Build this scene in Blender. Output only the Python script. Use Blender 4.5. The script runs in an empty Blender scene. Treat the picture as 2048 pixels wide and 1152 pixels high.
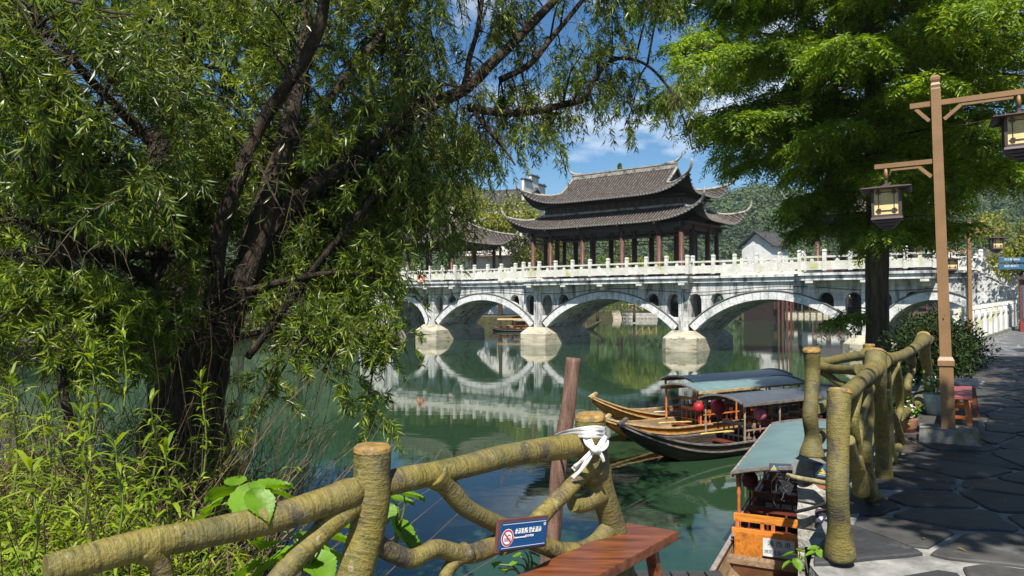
import bpy, bmesh, math, random
import numpy as np
from mathutils import Vector, Matrix

random.seed(7)
rng = np.random.default_rng(7)
SC = bpy.context.scene
COL = SC.collection

# ------------------------------------------------------------------ camera
F = 1462.0                      # focal length in pixels of the 2048 px photograph
PITCH = math.atan(29.0 / F)
CAMZ = 1.6
cam = bpy.data.cameras.new('camera')
cam.sensor_width = 36.0
cam.lens = 36.0 * F / 2048.0
cam.clip_start = 0.05
cam.clip_end = 6000
camo = bpy.data.objects.new('camera', cam)
COL.objects.link(camo)
camo.location = (0, 0, CAMZ)
camo.rotation_euler = (math.radians(90) + PITCH, 0, 0)
SC.camera = camo

# ------------------------------------------------------------------ light
SUN_EL = math.radians(54)
SUN_AZ_FROM = (-0.16, -1.0)     # horizontal direction towards the sun (behind the camera, slightly left)
_h = math.hypot(*SUN_AZ_FROM)
SUN_DIR = Vector((SUN_AZ_FROM[0] / _h * math.cos(SUN_EL), SUN_AZ_FROM[1] / _h * math.cos(SUN_EL), math.sin(SUN_EL)))
W = bpy.data.worlds.new('World')
SC.world = W
W.use_nodes = True
nt = W.node_tree
nt.nodes.clear()
n_out = nt.nodes.new('ShaderNodeOutputWorld')
n_bg = nt.nodes.new('ShaderNodeBackground')
n_sky = nt.nodes.new('ShaderNodeTexSky')
n_sky.sky_type = 'NISHITA'
n_sky.sun_disc = False
n_sky.sun_elevation = SUN_EL
n_sky.sun_rotation = math.atan2(SUN_DIR.x, SUN_DIR.y)
n_sky.air_density = 1.0
n_sky.dust_density = 0.25
n_sky.ozone_density = 2.2
# clouds: noise on the view direction, the same everywhere in the sky
n_tc = nt.nodes.new('ShaderNodeTexCoord')
n_map = nt.nodes.new('ShaderNodeMapping')
n_map.inputs['Location'].default_value = (0.35, 0.1, 0.62)
n_map.inputs['Scale'].default_value = (1.0, 1.0, 2.6)
n_noise = nt.nodes.new('ShaderNodeTexNoise')
n_noise.inputs['Scale'].default_value = 2.6
n_noise.inputs['Detail'].default_value = 9
n_noise.inputs['Roughness'].default_value = 0.58
n_noise.inputs['Distortion'].default_value = 0.3
n_ramp = nt.nodes.new('ShaderNodeValToRGB')
n_ramp.color_ramp.elements[0].position = 0.54
n_ramp.color_ramp.elements[0].color = (0, 0, 0, 1)
n_ramp.color_ramp.elements[1].position = 0.74
n_ramp.color_ramp.elements[1].color = (1, 1, 1, 1)
n_mix = nt.nodes.new('ShaderNodeMix')
n_mix.data_type = 'RGBA'
n_mix.inputs[7].default_value = (13.5, 13.8, 14.2, 1)
n_hsv = nt.nodes.new('ShaderNodeHueSaturation')
n_hsv.inputs['Saturation'].default_value = 1.32
n_hsv.inputs['Value'].default_value = 1.18
L = nt.links.new
L(n_tc.outputs['Generated'], n_map.inputs['Vector'])
L(n_map.outputs['Vector'], n_noise.inputs['Vector'])
L(n_noise.outputs['Fac'], n_ramp.inputs['Fac'])
L(n_ramp.outputs['Color'], n_mix.inputs[0])
L(n_sky.outputs['Color'], n_hsv.inputs['Color'])
L(n_hsv.outputs['Color'], n_mix.inputs[6])
L(n_mix.outputs[2], n_bg.inputs['Color'])
n_bg.inputs['Strength'].default_value = 0.058
L(n_bg.outputs['Background'], n_out.inputs['Surface'])

sl = bpy.data.lights.new('sun', 'SUN')
sl.energy = 5.0
sl.angle = math.radians(0.53)
sl.color = (1.0, 0.95, 0.86)
so = bpy.data.objects.new('sun', sl)
COL.objects.link(so)
so.rotation_euler = SUN_DIR.to_track_quat('Z', 'Y').to_euler()
so.location = (0, -20, 40)

SC.view_settings.view_transform = 'Standard'
SC.view_settings.look = 'None'
SC.view_settings.exposure = 0.78
SC.view_settings.gamma = 1.0
SC.view_settings.use_curve_mapping = False
SC.cycles.max_bounces = 7
SC.cycles.diffuse_bounces = 3
SC.cycles.glossy_bounces = 3
SC.cycles.transmission_bounces = 3
SC.cycles.transparent_max_bounces = 8
SC.cycles.use_denoising = True
SC.render.filter_size = 1.1

# ------------------------------------------------------------------ projection helpers
_cp, _sp = math.cos(PITCH), math.sin(PITCH)

def ray(px, py):
    x = (px - 1024.0) / F
    z = (576.0 - py) / F
    return Vector((x, _cp - z * _sp, z * _cp + _sp))

def at(px, py, d):
    r = ray(px, py)
    return Vector((0, 0, CAMZ)) + r * (d / r.y)

def onz(px, py, z):
    r = ray(px, py)
    return Vector((0, 0, CAMZ)) + r * ((z - CAMZ) / r.z)

def onplane(px, py, p0, p1):
    r = ray(px, py)
    nx, ny = (p1[1] - p0[1]), -(p1[0] - p0[0])
    t = (nx * p0[0] + ny * p0[1]) / (nx * r.x + ny * r.y)
    return Vector((0, 0, CAMZ)) + r * t

# ------------------------------------------------------------------ materials
MATS = {}

def M(name, col, rough=0.6, var=0.25, scale=6.0, bump=0.0, bscale=40.0, col2=None, spec=0.4, stretch=None,
      metallic=0.0, island=0.0, transl=0.0, tcol=None, detail=5, lo=0.35, hi=0.65, rings=0.0, bdist=0.01, coat=0.0,
      col3=None, scale3=2.0, lo3=0.5, hi3=0.62, emis=0.0):
    if name in MATS:
        return MATS[name]
    m = bpy.data.materials.new(name)
    m.use_nodes = True
    t = m.node_tree
    b = t.nodes['Principled BSDF']
    out = t.nodes['Material Output']
    K = t.links.new
    tc = t.nodes.new('ShaderNodeTexCoord')
    src = tc.outputs['Object']
    if stretch:
        mp = t.nodes.new('ShaderNodeMapping')
        mp.inputs['Scale'].default_value = stretch
        K(src, mp.inputs['Vector'])
        src = mp.outputs['Vector']
    ns = t.nodes.new('ShaderNodeTexNoise')
    ns.inputs['Scale'].default_value = scale
    ns.inputs['Detail'].default_value = detail
    ns.inputs['Roughness'].default_value = 0.65
    K(src, ns.inputs['Vector'])
    rp = t.nodes.new('ShaderNodeValToRGB')
    c1 = tuple(c * (1 - var) for c in col)
    c2 = tuple(min(1, c * (1 + var)) for c in col) if col2 is None else col2
    rp.color_ramp.elements[0].color = (*c1, 1)
    rp.color_ramp.elements[0].position = lo
    rp.color_ramp.elements[1].color = (*c2, 1)
    rp.color_ramp.elements[1].position = hi
    K(ns.outputs['Fac'], rp.inputs['Fac'])
    colsock = rp.outputs['Color']
    if col3 is not None:
        n3 = t.nodes.new('ShaderNodeTexNoise')
        n3.inputs['Scale'].default_value = scale3
        n3.inputs['Detail'].default_value = 6
        n3.inputs['Roughness'].default_value = 0.7
        K(src, n3.inputs['Vector'])
        r3 = t.nodes.new('ShaderNodeValToRGB')
        r3.color_ramp.elements[0].position = lo3
        r3.color_ramp.elements[0].color = (0, 0, 0, 1)
        r3.color_ramp.elements[1].position = hi3
        r3.color_ramp.elements[1].color = (1, 1, 1, 1)
        K(n3.outputs['Fac'], r3.inputs['Fac'])
        mx = t.nodes.new('ShaderNodeMix')
        mx.data_type = 'RGBA'
        K(r3.outputs['Color'], mx.inputs[0])
        K(colsock, mx.inputs[6])
        mx.inputs[7].default_value = (*col3, 1)
        colsock = mx.outputs[2]
    if island:
        ge = t.nodes.new('ShaderNodeNewGeometry')
        mr = t.nodes.new('ShaderNodeMapRange')
        mr.inputs['To Min'].default_value = 1 - island
        mr.inputs['To Max'].default_value = 1 + island
        K(ge.outputs['Random Per Island'], mr.inputs['Value'])
        hs = t.nodes.new('ShaderNodeHueSaturation')
        K(mr.outputs['Result'], hs.inputs['Value'])
        mr2 = t.nodes.new('ShaderNodeMapRange')
        mr2.inputs['To Min'].default_value = 0.5 + 0.045 * island
        mr2.inputs['To Max'].default_value = 0.5 - 0.045 * island
        K(ge.outputs['Random Per Island'], mr2.inputs['Value'])
        K(mr2.outputs['Result'], hs.inputs['Hue'])
        K(colsock, hs.inputs['Color'])
        colsock = hs.outputs['Color']
    K(colsock, b.inputs['Base Color'])
    b.inputs['Roughness'].default_value = rough
    b.inputs['Metallic'].default_value = metallic
    b.inputs['Specular IOR Level'].default_value = spec
    if coat:
        b.inputs['Coat Weight'].default_value = coat
        b.inputs['Coat Roughness'].default_value = 0.15
    if bump or rings:
        bn = t.nodes.new('ShaderNodeTexNoise')
        bn.inputs['Scale'].default_value = bscale
        bn.inputs['Detail'].default_value = 4
        K(src, bn.inputs['Vector'])
        hsock = bn.outputs['Fac']
        if rings:
            an = t.nodes.new('ShaderNodeAttribute')
            an.attribute_name = 'along'
            # irregular wrinkles across the limb: noise squeezed along its length
            mu = t.nodes.new('ShaderNodeMath'); mu.operation = 'MULTIPLY'; mu.inputs[1].default_value = rings
            K(an.outputs['Fac'], mu.inputs[0])
            sx_ = t.nodes.new('ShaderNodeSeparateXYZ'); K(src, sx_.inputs[0])
            cb = t.nodes.new('ShaderNodeCombineXYZ')
            K(mu.outputs[0], cb.inputs[0])
            for q_ in (1, 2):
                mq = t.nodes.new('ShaderNodeMath'); mq.operation = 'MULTIPLY'; mq.inputs[1].default_value = 16.0
                K(sx_.outputs[q_ - 1], mq.inputs[0]); K(mq.outputs[0], cb.inputs[q_])
            nw = t.nodes.new('ShaderNodeTexNoise'); nw.inputs['Scale'].default_value = 1.0; nw.inputs['Detail'].default_value = 4; nw.inputs['Roughness'].default_value = 0.6
            K(cb.outputs[0], nw.inputs['Vector'])
            m5 = t.nodes.new('ShaderNodeMath'); m5.operation = 'MULTIPLY_ADD'; m5.inputs[1].default_value = 1.1
            K(nw.outputs['Fac'], m5.inputs[0]); K(hsock, m5.inputs[2])
            hsock = m5.outputs[0]
            r5 = t.nodes.new('ShaderNodeMapRange'); r5.inputs['From Min'].default_value = 0.36; r5.inputs['From Max'].default_value = 0.50
            r5.inputs['To Min'].default_value = 0.62; r5.inputs['To Max'].default_value = 1.0
            K(nw.outputs['Fac'], r5.inputs['Value'])
            mx5 = t.nodes.new('ShaderNodeMix'); mx5.data_type = 'RGBA'; mx5.blend_type = 'MULTIPLY'; mx5.inputs[0].default_value = 1
            K(colsock, mx5.inputs[6]); K(r5.outputs['Result'], mx5.inputs[7]); colsock = mx5.outputs[2]
            # pale lichen flecks
            nl_ = t.nodes.new('ShaderNodeTexNoise'); nl_.inputs['Scale'].default_value = 22; nl_.inputs['Detail'].default_value = 6; nl_.inputs['Roughness'].default_value = 0.75
            K(src, nl_.inputs['Vector'])
            rl = t.nodes.new('ShaderNodeMapRange'); rl.inputs['From Min'].default_value = 0.58; rl.inputs['From Max'].default_value = 0.68; rl.inputs['To Max'].default_value = 0.65
            K(nl_.outputs['Fac'], rl.inputs['Value'])
            ml = t.nodes.new('ShaderNodeMix'); ml.data_type = 'RGBA'; ml.inputs[7].default_value = (0.36, 0.33, 0.22, 1)
            K(rl.outputs['Result'], ml.inputs[0]); K(colsock, ml.inputs[6]); colsock = ml.outputs[2]
            # broad olive and grey weathering patches
            np_ = t.nodes.new('ShaderNodeTexNoise'); np_.inputs['Scale'].default_value = 2.3; np_.inputs['Detail'].default_value = 4
            K(src, np_.inputs['Vector'])
            rp_ = t.nodes.new('ShaderNodeMapRange'); rp_.inputs['From Min'].default_value = 0.42; rp_.inputs['From Max'].default_value = 0.62; rp_.inputs['To Max'].default_value = 0.6
            K(np_.outputs['Fac'], rp_.inputs['Value'])
            mp_ = t.nodes.new('ShaderNodeMix'); mp_.data_type = 'RGBA'; mp_.inputs[7].default_value = (0.105, 0.095, 0.045, 1)
            K(rp_.outputs['Result'], mp_.inputs[0]); K(colsock, mp_.inputs[6]); colsock = mp_.outputs[2]
            K(colsock, b.inputs['Base Color'])
        bp = t.nodes.new('ShaderNodeBump')
        bp.inputs['Strength'].default_value = bump
        bp.inputs['Distance'].default_value = bdist
        K(hsock, bp.inputs['Height'])
        K(bp.outputs['Normal'], b.inputs['Normal'])
    if transl:
        tr = t.nodes.new('ShaderNodeBsdfTranslucent')
        hs2 = t.nodes.new('ShaderNodeHueSaturation')
        hs2.inputs['Hue'].default_value = 0.485
        hs2.inputs['Saturation'].default_value = 1.1
        hs2.inputs['Value'].default_value = 1.6
        K(colsock, hs2.inputs['Color'])
        K(hs2.outputs['Color'], tr.inputs['Color'])
        ms = t.nodes.new('ShaderNodeMixShader')
        ms.inputs[0].default_value = transl
        K(b.outputs[0], ms.inputs[1]); K(tr.outputs[0], ms.inputs[2])
        K(ms.outputs[0], out.inputs['Surface'])
    MATS[name] = m
    return m

# ------------------------------------------------------------------ mesh builder
def catmull(P, n):
    P = [Vector(p) for p in P]
    if len(P) == 2:
        return [P[0].lerp(P[1], i / n) for i in range(n + 1)], [i / n for i in range(n + 1)]
    Q = [P[0] * 2 - P[1]] + P + [P[-1] * 2 - P[-2]]
    out, par = [], []
    k = len(P) - 1
    for i in range(n + 1):
        t = i / n * k
        j = min(int(t), k - 1)
        f = t - j
        a, b, c, d = Q[j], Q[j + 1], Q[j + 2], Q[j + 3]
        out.append(0.5 * ((2 * b) + (c - a) * f + (2 * a - 5 * b + 4 * c - d) * f * f + (3 * b - a - 3 * c + d) * f ** 3))
        par.append(t)
    return out, par

class MB:
    def __init__(s):
        s.v = []; s.f = []; s.sm = []; s.al = []

    def add(s, verts, faces, smooth=False, along=None):
        o = len(s.v)
        s.v.extend([tuple(p) for p in verts])
        s.al.extend(along if along is not None else [0.0] * len(verts))
        for f in faces:
            s.f.append(tuple(i + o for i in f)); s.sm.append(smooth)
        return s

    def box(s, c, size, rot=None, taper=1.0):
        hx, hy, hz = size[0] / 2, size[1] / 2, size[2] / 2
        vs = []
        for z in (-1, 1):
            k = taper if z > 0 else 1.0
            for (x, y) in ((-1, -1), (1, -1), (1, 1), (-1, 1)):
                p = Vector((x * hx * k, y * hy * k, z * hz))
                if rot is not None:
                    p = rot @ p
                vs.append(p + Vector(c))
        return s.add(vs, [(0, 3, 2, 1), (4, 5, 6, 7), (0, 1, 5, 4), (1, 2, 6, 5), (2, 3, 7, 6), (3, 0, 4, 7)])

    def bar(s, a, b, w, h, up=(0, 0, 1)):
        a, b = Vector(a), Vector(b)
        d = (b - a)
        l = d.length
        d.normalize()
        upv = Vector(up)
        side = d.cross(upv)
        if side.length < 1e-4:
            side = d.cross(Vector((1, 0, 0)))
        side.normalize()
        u2 = side.cross(d)
        vs = []
        for p in (a, b):
            for (i, j) in ((-1, -1), (1, -1), (1, 1), (-1, 1)):
                vs.append(p + side * (i * w / 2) + u2 * (j * h / 2))
        return s.add(vs, [(0, 1, 2, 3), (7, 6, 5, 4), (0, 4, 5, 1), (1, 5, 6, 2), (2, 6, 7, 3), (3, 7, 4, 0)])

    def tube(s, pts, rad, seg=10, n=None, wob=0.0, wfreq=9.0, cap=True, seed=0, smooth=True, al0=0.0):
        if n is None:
            n = max(4, (len(pts) - 1) * 6)
        P, par = catmull(pts, n)
        if not hasattr(rad, '__len__'):
            rad = [rad] * len(pts)
        R = []
        for t in par:
            t2 = t if len(pts) > 2 else t * (len(rad) - 1)
            j = min(int(t2), len(rad) - 2)
            f = t2 - j
            f = f * f * (3 - 2 * f)
            R.append(rad[j] * (1 - f) + rad[j + 1] * f)
        vs, al = [], []
        up = None
        L_ = al0
        for i, p in enumerate(P):
            tan = (P[min(i + 1, n)] - P[max(i - 1, 0)])
            if tan.length < 1e-9:
                tan = Vector((0, 0, 1))
            tan.normalize()
            if up is None:
                up = Vector((0, 0, 1)) if abs(tan.z) < 0.9 else Vector((0, 1, 0))
            sd = tan.cross(up)
            if sd.length < 1e-6:
                sd = tan.cross(Vector((1, 0, 0)))
            sd.normalize()
            up = sd.cross(tan)
            if i:
                L_ += (P[i] - P[i - 1]).length
            for k in range(seg):
                a = 2 * math.pi * k / seg
                r = R[i]
                if wob:
                    r *= 1 + wob * (math.sin(L_ * wfreq + 1.3 * seed + 2 * math.sin(a + seed)) * 0.6 + math.sin(L_ * wfreq * 2.3 + a * 2 + seed * 2.1) * 0.4)
                vs.append(p + sd * (math.cos(a) * r) + up * (math.sin(a) * r))
                al.append(L_)
        fs = []
        for i in range(n):
            for k in range(seg):
                k2 = (k + 1) % seg
                fs.append((i * seg + k, i * seg + k2, (i + 1) * seg + k2, (i + 1) * seg + k))
        s.add(vs, fs, smooth, al)
        if cap:
            o = len(s.v) - len(vs)
            s.f.append(tuple(o + k for k in range(seg))[::-1]); s.sm.append(False)
            s.f.append(tuple(o + n * seg + k for k in range(seg))); s.sm.append(False)
        return s

    def lathe(s, prof, c=(0, 0, 0), seg=12, smooth=True, sq=False):
        vs, fs = [], []
        for (r, z) in prof:
            for k in range(seg):
                a = 2 * math.pi * (k + (0.5 if sq else 0)) / seg
                vs.append((c[0] + r * math.cos(a), c[1] + r * math.sin(a), c[2] + z))
        for i in range(len(prof) - 1):
            for k in range(seg):
                k2 = (k + 1) % seg
                fs.append((i * seg + k, i * seg + k2, (i + 1) * seg + k2, (i + 1) * seg + k))
        fs.append(tuple(range(seg))[::-1])
        fs.append(tuple((len(prof) - 1) * seg + k for k in range(seg)))
        return s.add(vs, fs, smooth)

    def prism(s, poly, z0, z1, smooth=False):
        n = len(poly)
        vs = [(p[0], p[1], z0) for p in poly] + [(p[0], p[1], z1) for p in poly]
        fs = [tuple(range(n))[::-1], tuple(range(n, 2 * n))]
        for i in range(n):
            j = (i + 1) % n
            fs.append((i, j, n + j, n + i))
        return s.add(vs, fs, smooth)

    def grid(s, fn, nu, nv, smooth=True):
        vs, fs = [], []
        for j in range(nv + 1):
            for i in range(nu + 1):
                vs.append(fn(i / nu, j / nv))
        w = nu + 1
        for j in range(nv):
            for i in range(nu):
                fs.append((j * w + i, j * w + i + 1, (j + 1) * w + i + 1, (j + 1) * w + i))
        return s.add(vs, fs, smooth)

    def mesh(s, name):
        me = bpy.data.meshes.new(name)
        me.from_pydata(s.v, [], s.f)
        me.polygons.foreach_set('use_smooth', s.sm)
        if any(s.al):
            at_ = me.attributes.new('along', 'FLOAT', 'POINT')
            at_.data.foreach_set('value', s.al)
        me.update()
        return me

def tag(o, label=None, cat=None, group=None, kind=None):
    if label: o['label'] = label
    if cat: o['category'] = cat
    if group: o['group'] = group
    if kind: o['kind'] = kind
    return o

def thing(name, label, cat, loc=(0, 0, 0), rotz=0.0, group=None):
    o = bpy.data.objects.new(name, None)
    o.empty_display_size = 0.2
    COL.objects.link(o)
    o.location = loc
    o.rotation_euler = (0, 0, rotz)
    return tag(o, label, cat, group)

def put(name, mb, mat, parent=None, world=False, kind=None, label=None, cat=None, group=None, loc=None, rot=None):
    me = mb.mesh(name) if isinstance(mb, MB) else mb
    o = bpy.data.objects.new(name, me)
    if mat is not None and not me.materials:
        me.materials.append(mat)
    COL.objects.link(o)
    if parent is not None:
        o.parent = parent
        if world:
            mw = Matrix.LocRotScale(parent.location, parent.rotation_euler, None)
            p = parent.parent
            if p is not None:
                mw = Matrix.LocRotScale(p.location, p.rotation_euler, None) @ p_inv(parent) @ mw
            o.matrix_parent_inverse = mw.inverted()
    if loc is not None: o.location = loc
    if rot is not None: o.rotation_euler = rot
    return tag(o, label, cat, group, kind)

def p_inv(o):
    return o.matrix_parent_inverse.copy()

def kids(o):
    return [c for c in KIDS_ALL() if c.parent == o]

def KIDS_ALL():
    return list(COL.objects)

def copy_tree(o, parent=None):
    c = o.copy()
    COL.objects.link(c)
    if parent is not None:
        c.parent = parent
        c.matrix_parent_inverse = o.matrix_parent_inverse.copy()
    for ch in o.children:
        copy_tree(ch, c)
    return c

def np_mesh(name, V, Fc, smooth=False):
    """V (n,3), Fc (m,k) all faces with k corners"""
    V = np.asarray(V, dtype=np.float32); Fc = np.asarray(Fc, dtype=np.int32)
    me = bpy.data.meshes.new(name)
    k = Fc.shape[1]
    me.vertices.add(len(V)); me.vertices.foreach_set('co', V.ravel())
    me.loops.add(Fc.size); me.loops.foreach_set('vertex_index', Fc.ravel())
    me.polygons.add(len(Fc))
    me.polygons.foreach_set('loop_start', np.arange(0, Fc.size, k, dtype=np.int32))
    me.polygons.foreach_set('use_smooth', np.full(len(Fc), smooth))
    me.update(calc_edges=True)
    return me

def unit(a):
    return a / (np.linalg.norm(a, axis=-1, keepdims=True) + 1e-9)

def leaf_quads(P, D, Nn, Ln, Wd, fold=0.25, wide=0.4):
    """diamond leaves: base P, direction D, normal hint Nn, lengths, widths"""
    D = unit(D)
    S = unit(np.cross(D, Nn))
    N2 = np.cross(S, D)
    Ln = Ln[:, None]; Wd = Wd[:, None]
    mid = P + D * Ln * wide
    V = np.stack([P, mid + S * Wd * 0.5 + N2 * Wd * fold, P + D * Ln - N2 * Ln * 0.12, mid - S * Wd * 0.5 + N2 * Wd * fold], 1)
    return V.reshape(-1, 3), np.arange(len(P) * 4).reshape(-1, 4)

def twig_tubes(PP, R):
    """PP (n,k,3) polylines, R (n,k): three-sided tubes"""
    n, k, _ = PP.shape
    T = np.gradient(PP, axis=1)
    T = unit(T)
    a = np.array([0.31, 0.77, 0.55])
    S = unit(np.cross(T, a))
    U = np.cross(T, S)
    ring = []
    for i in range(3):
        an = 2 * math.pi * i / 3
        ring.append(PP + (S * math.cos(an) + U * math.sin(an)) * R[..., None])
    V = np.stack(ring, 2)              # n,k,3,3
    idx = np.arange(n * k * 3).reshape(n, k, 3)
    fs = []
    for i in range(3):
        j = (i + 1) % 3
        fs.append(np.stack([idx[:, :-1, i], idx[:, :-1, j], idx[:, 1:, j], idx[:, 1:, i]], -1).reshape(-1, 4))
    return V.reshape(-1, 3), np.concatenate(fs)

def merge(*vf):
    Vs, Fs, o = [], [], 0
    for V, Fc in vf:
        Vs.append(V); Fs.append(Fc + o); o += len(V)
    return np.concatenate(Vs), np.concatenate(Fs)

def rand_unit(n):
    return unit(rng.normal(size=(n, 3)))

def text_mesh(body, size, extrude=0.0008):
    cu = bpy.data.curves.new('lettering', 'FONT')
    cu.body = body; cu.size = size; cu.extrude = extrude
    cu.align_x = 'LEFT'; cu.align_y = 'CENTER'
    o = bpy.data.objects.new('lettering', cu)
    COL.objects.link(o)
    dg = bpy.context.evaluated_depsgraph_get()
    me = bpy.data.meshes.new_from_object(o.evaluated_get(dg))
    bpy.data.objects.remove(o)
    bpy.data.curves.remove(cu)
    me.name = 'lettering'
    me.materials.clear()
    return me

def inside(poly, x, y):
    c = False
    n = len(poly)
    for i in range(n):
        x1, y1 = poly[i]; x2, y2 = poly[(i + 1) % n]
        if (y1 > y) != (y2 > y) and x < (x2 - x1) * (y - y1) / (y2 - y1) + x1:
            c = not c
    return c
# ------------------------------------------------------------------ palette
m_stone = M('bridge_limestone', (0.58, 0.58, 0.56), 0.85, 0.2, 1.6, 0.5, 18, col3=(0.09, 0.09, 0.085), scale3=0.9, lo3=0.48, hi3=0.64, bdist=0.02, stretch=(2.2, 2.2, .5))
m_stone_w = M('pale_balustrade_stone', (0.56, 0.55, 0.50), 0.85, 0.15, 2.5, 0.4, 22, col3=(0.36, 0.36, 0.10), scale3=0.8, lo3=0.54, hi3=0.70)
m_pierbase = M('pier_base_concrete', (0.40, 0.36, 0.27), 0.9, 0.25, 1.2, 0.5, 10, stretch=(1, 1, 3), col3=(0.09, 0.085, 0.05), scale3=1.1, lo3=0.55, hi3=0.68)
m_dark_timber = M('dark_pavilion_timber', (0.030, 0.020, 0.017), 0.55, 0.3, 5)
m_column = M('brown_lacquer_column', (0.095, 0.045, 0.036), 0.35, 0.3, 4, spec=0.5)
m_tile = M('grey_roof_tile', (0.105, 0.090, 0.078), 0.85, 0.45, 4.0, 0.3, 30, col2=(0.25, 0.20, 0.165), lo=0.4, hi=0.75)
m_tile_base = M('dark_roof_bed', (0.030, 0.026, 0.024), 0.9, 0.4, 5)
m_tile_end = M('pale_tile_end', (0.20, 0.19, 0.175), 0.85, 0.4, 20)
m_ridge = M('weathered_ridge_mortar', (0.28, 0.26, 0.23), 0.9, 0.35, 5, 0.4, 20, col3=(0.06, 0.06, 0.055), scale3=2.2, lo3=0.5, hi3=0.62)
m_ringstone = M('arch_ring_stone', (0.58, 0.58, 0.57), 0.85, 0.2, 3.0, 0.4, 20, col3=(0.15, 0.15, 0.14), scale3=1.1, lo3=0.52, hi3=0.70)
m_fence = M('mossy_fake_wood_concrete', (0.155, 0.142, 0.040), 0.6, 0.3, 6.0, 0.9, 90, col2=(0.36, 0.27, 0.050), spec=0.35,
            col3=(0.070, 0.058, 0.040), scale3=6.0, lo3=0.46, hi3=0.62, rings=95.0, bdist=0.006)
m_cut = M('ochre_painted_cut_end', (0.25, 0.135, 0.035), 0.7, 0.3, 30, 0.8, 60, col2=(0.38, 0.24, 0.07), col3=(0.14, 0.10, 0.05), scale3=14, lo3=.48, hi3=.62)
m_lamp = M('brown_painted_steel', (0.225, 0.128, 0.058), 0.42, 0.12, 5, 0.15, 80, spec=0.5)
m_lantern = M('dark_bronze_paint', (0.060, 0.040, 0.038), 0.45, 0.15, 8, spec=0.5)
m_pane = M('parchment_lantern_pane', (0.72, 0.55, 0.26), 0.5, 0.12, 14, 0.1, 30)
m_bench = M('varnished_red_wood', (0.13, 0.036, 0.016), 0.32, 0.45, 3.0, 0.15, 60, col2=(0.22, 0.070, 0.028), stretch=(1, 9, 9), spec=0.5)
m_bench2 = M('faded_maroon_wood', (0.27, 0.075, 0.075), 0.4, 0.3, 3, 0.2, 60, stretch=(1, 8, 8))
m_benchleg = M('orange_varnished_leg', (0.50, 0.15, 0.035), 0.4, 0.3, 6)
m_boat_o = M('orange_varnished_hull', (0.48, 0.165, 0.022), 0.38, 0.4, 3.0, 0.2, 40, stretch=(1, 8, 8), spec=0.5, col3=(0.14, 0.055, 0.02), scale3=1.5, lo3=0.55, hi3=0.7)
m_boat_d = M('weathered_black_hull', (0.045, 0.033, 0.026), 0.5, 0.4, 4, 0.3, 40, col2=(0.13, 0.10, 0.08), stretch=(1, 8, 8), lo=0.5, hi=0.8)
m_boat_in = M('worn_boat_boards', (0.22, 0.15, 0.09), 0.6, 0.4, 4, 0.3, 40, stretch=(1, 8, 8))
m_boat_r = M('dark_red_boat_timber', (0.13, 0.030, 0.018), 0.45, 0.35, 4)
m_canopy = M('grey_green_canopy_sheet', (0.115, 0.185, 0.185), 0.42, 0.14, 2.0, 0.1, 20, spec=0.5, col3=(0.20, 0.24, 0.23), scale3=3.0, lo3=0.6, hi3=0.72)
m_canopy_d = M('slate_canopy_sheet', (0.060, 0.070, 0.085), 0.5, 0.2, 2.0)
m_trim = M('yellow_wood_trim', (0.42, 0.29, 0.13), 0.6, 0.35, 9, 0.3, 40)
m_trim_d = M('grey_weathered_trim', (0.15, 0.13, 0.12), 0.7, 0.35, 9, 0.3, 40)
m_red = M('red_lantern_silk', (0.33, 0.012, 0.020), 0.5, 0.2, 10)
m_pinkl = M('faded_pink_lantern_silk', (0.48, 0.12, 0.16), 0.5, 0.3, 10)
m_pole = M('rough_mooring_timber', (0.135, 0.070, 0.050), 0.8, 0.4, 5, 0.8, 50, stretch=(6, 6, 1), col2=(0.26, 0.15, 0.11))
m_cloth = M('white_cloth', (0.62, 0.60, 0.57), 0.85, 0.12, 20)
m_blue = M('blue_sign_enamel', (0.008, 0.065, 0.20), 0.25, 0.06, 4, spec=0.5)
m_blue2 = M('grey_blue_sign_enamel', (0.035, 0.11, 0.19), 0.35, 0.06, 4)
m_signframe = M('brown_sign_frame', (0.12, 0.045, 0.035), 0.6, 0.2, 20)
m_white = M('white_print', (0.80, 0.80, 0.80), 0.5, 0.03, 5)
m_redp = M('red_print', (0.55, 0.02, 0.05), 0.5, 0.03, 5)
m_black = M('black_print', (0.02, 0.02, 0.02), 0.5, 0.03, 5)
m_yel = M('yellow_print', (0.70, 0.50, 0.03), 0.5, 0.03, 5)
m_plate = M('pale_metal_plate', (0.52, 0.53, 0.52), 0.4, 0.2, 8, spec=0.5)
m_bark = M('dark_willow_bark', (0.028, 0.020, 0.014), 0.9, 0.45, 4, 1.0, 22, stretch=(3, 3, 0.7), col2=(0.068, 0.047, 0.031), bdist=0.03)
m_bark_g = M('redwood_bark', (0.034, 0.025, 0.019), 0.9, 0.4, 3, 1.0, 18, stretch=(4, 4, 0.5), col2=(0.105, 0.075, 0.045), bdist=0.03, col3=(0.13, 0.12, 0.04), scale3=1.3, lo3=0.55, hi3=0.7)
m_twig = M('brown_twig', (0.07, 0.055, 0.028), 0.85, 0.4, 8)
m_dead = M('dry_twig', (0.12, 0.082, 0.045), 0.85, 0.5, 8)
m_willow = M('willow_leaf', (0.068, 0.122, 0.019), 0.36, 0.3, 0.55, island=0.65, transl=0.30, spec=0.45, col2=(0.19, 0.265, 0.025))
m_redw = M('redwood_leaf', (0.105, 0.20, 0.010), 0.45, 0.3, 0.5, island=0.55, transl=0.38, spec=0.4, col2=(0.22, 0.34, 0.016))
m_weed = M('weed_leaf', (0.13, 0.225, 0.014), 0.5, 0.3, 2.0, island=0.4, transl=0.38, col2=(0.27, 0.36, 0.024))
m_broad = M('broad_leaf', (0.13, 0.26, 0.016), 0.45, 0.2, 10, transl=0.35, bump=0.3, bscale=60)
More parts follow.
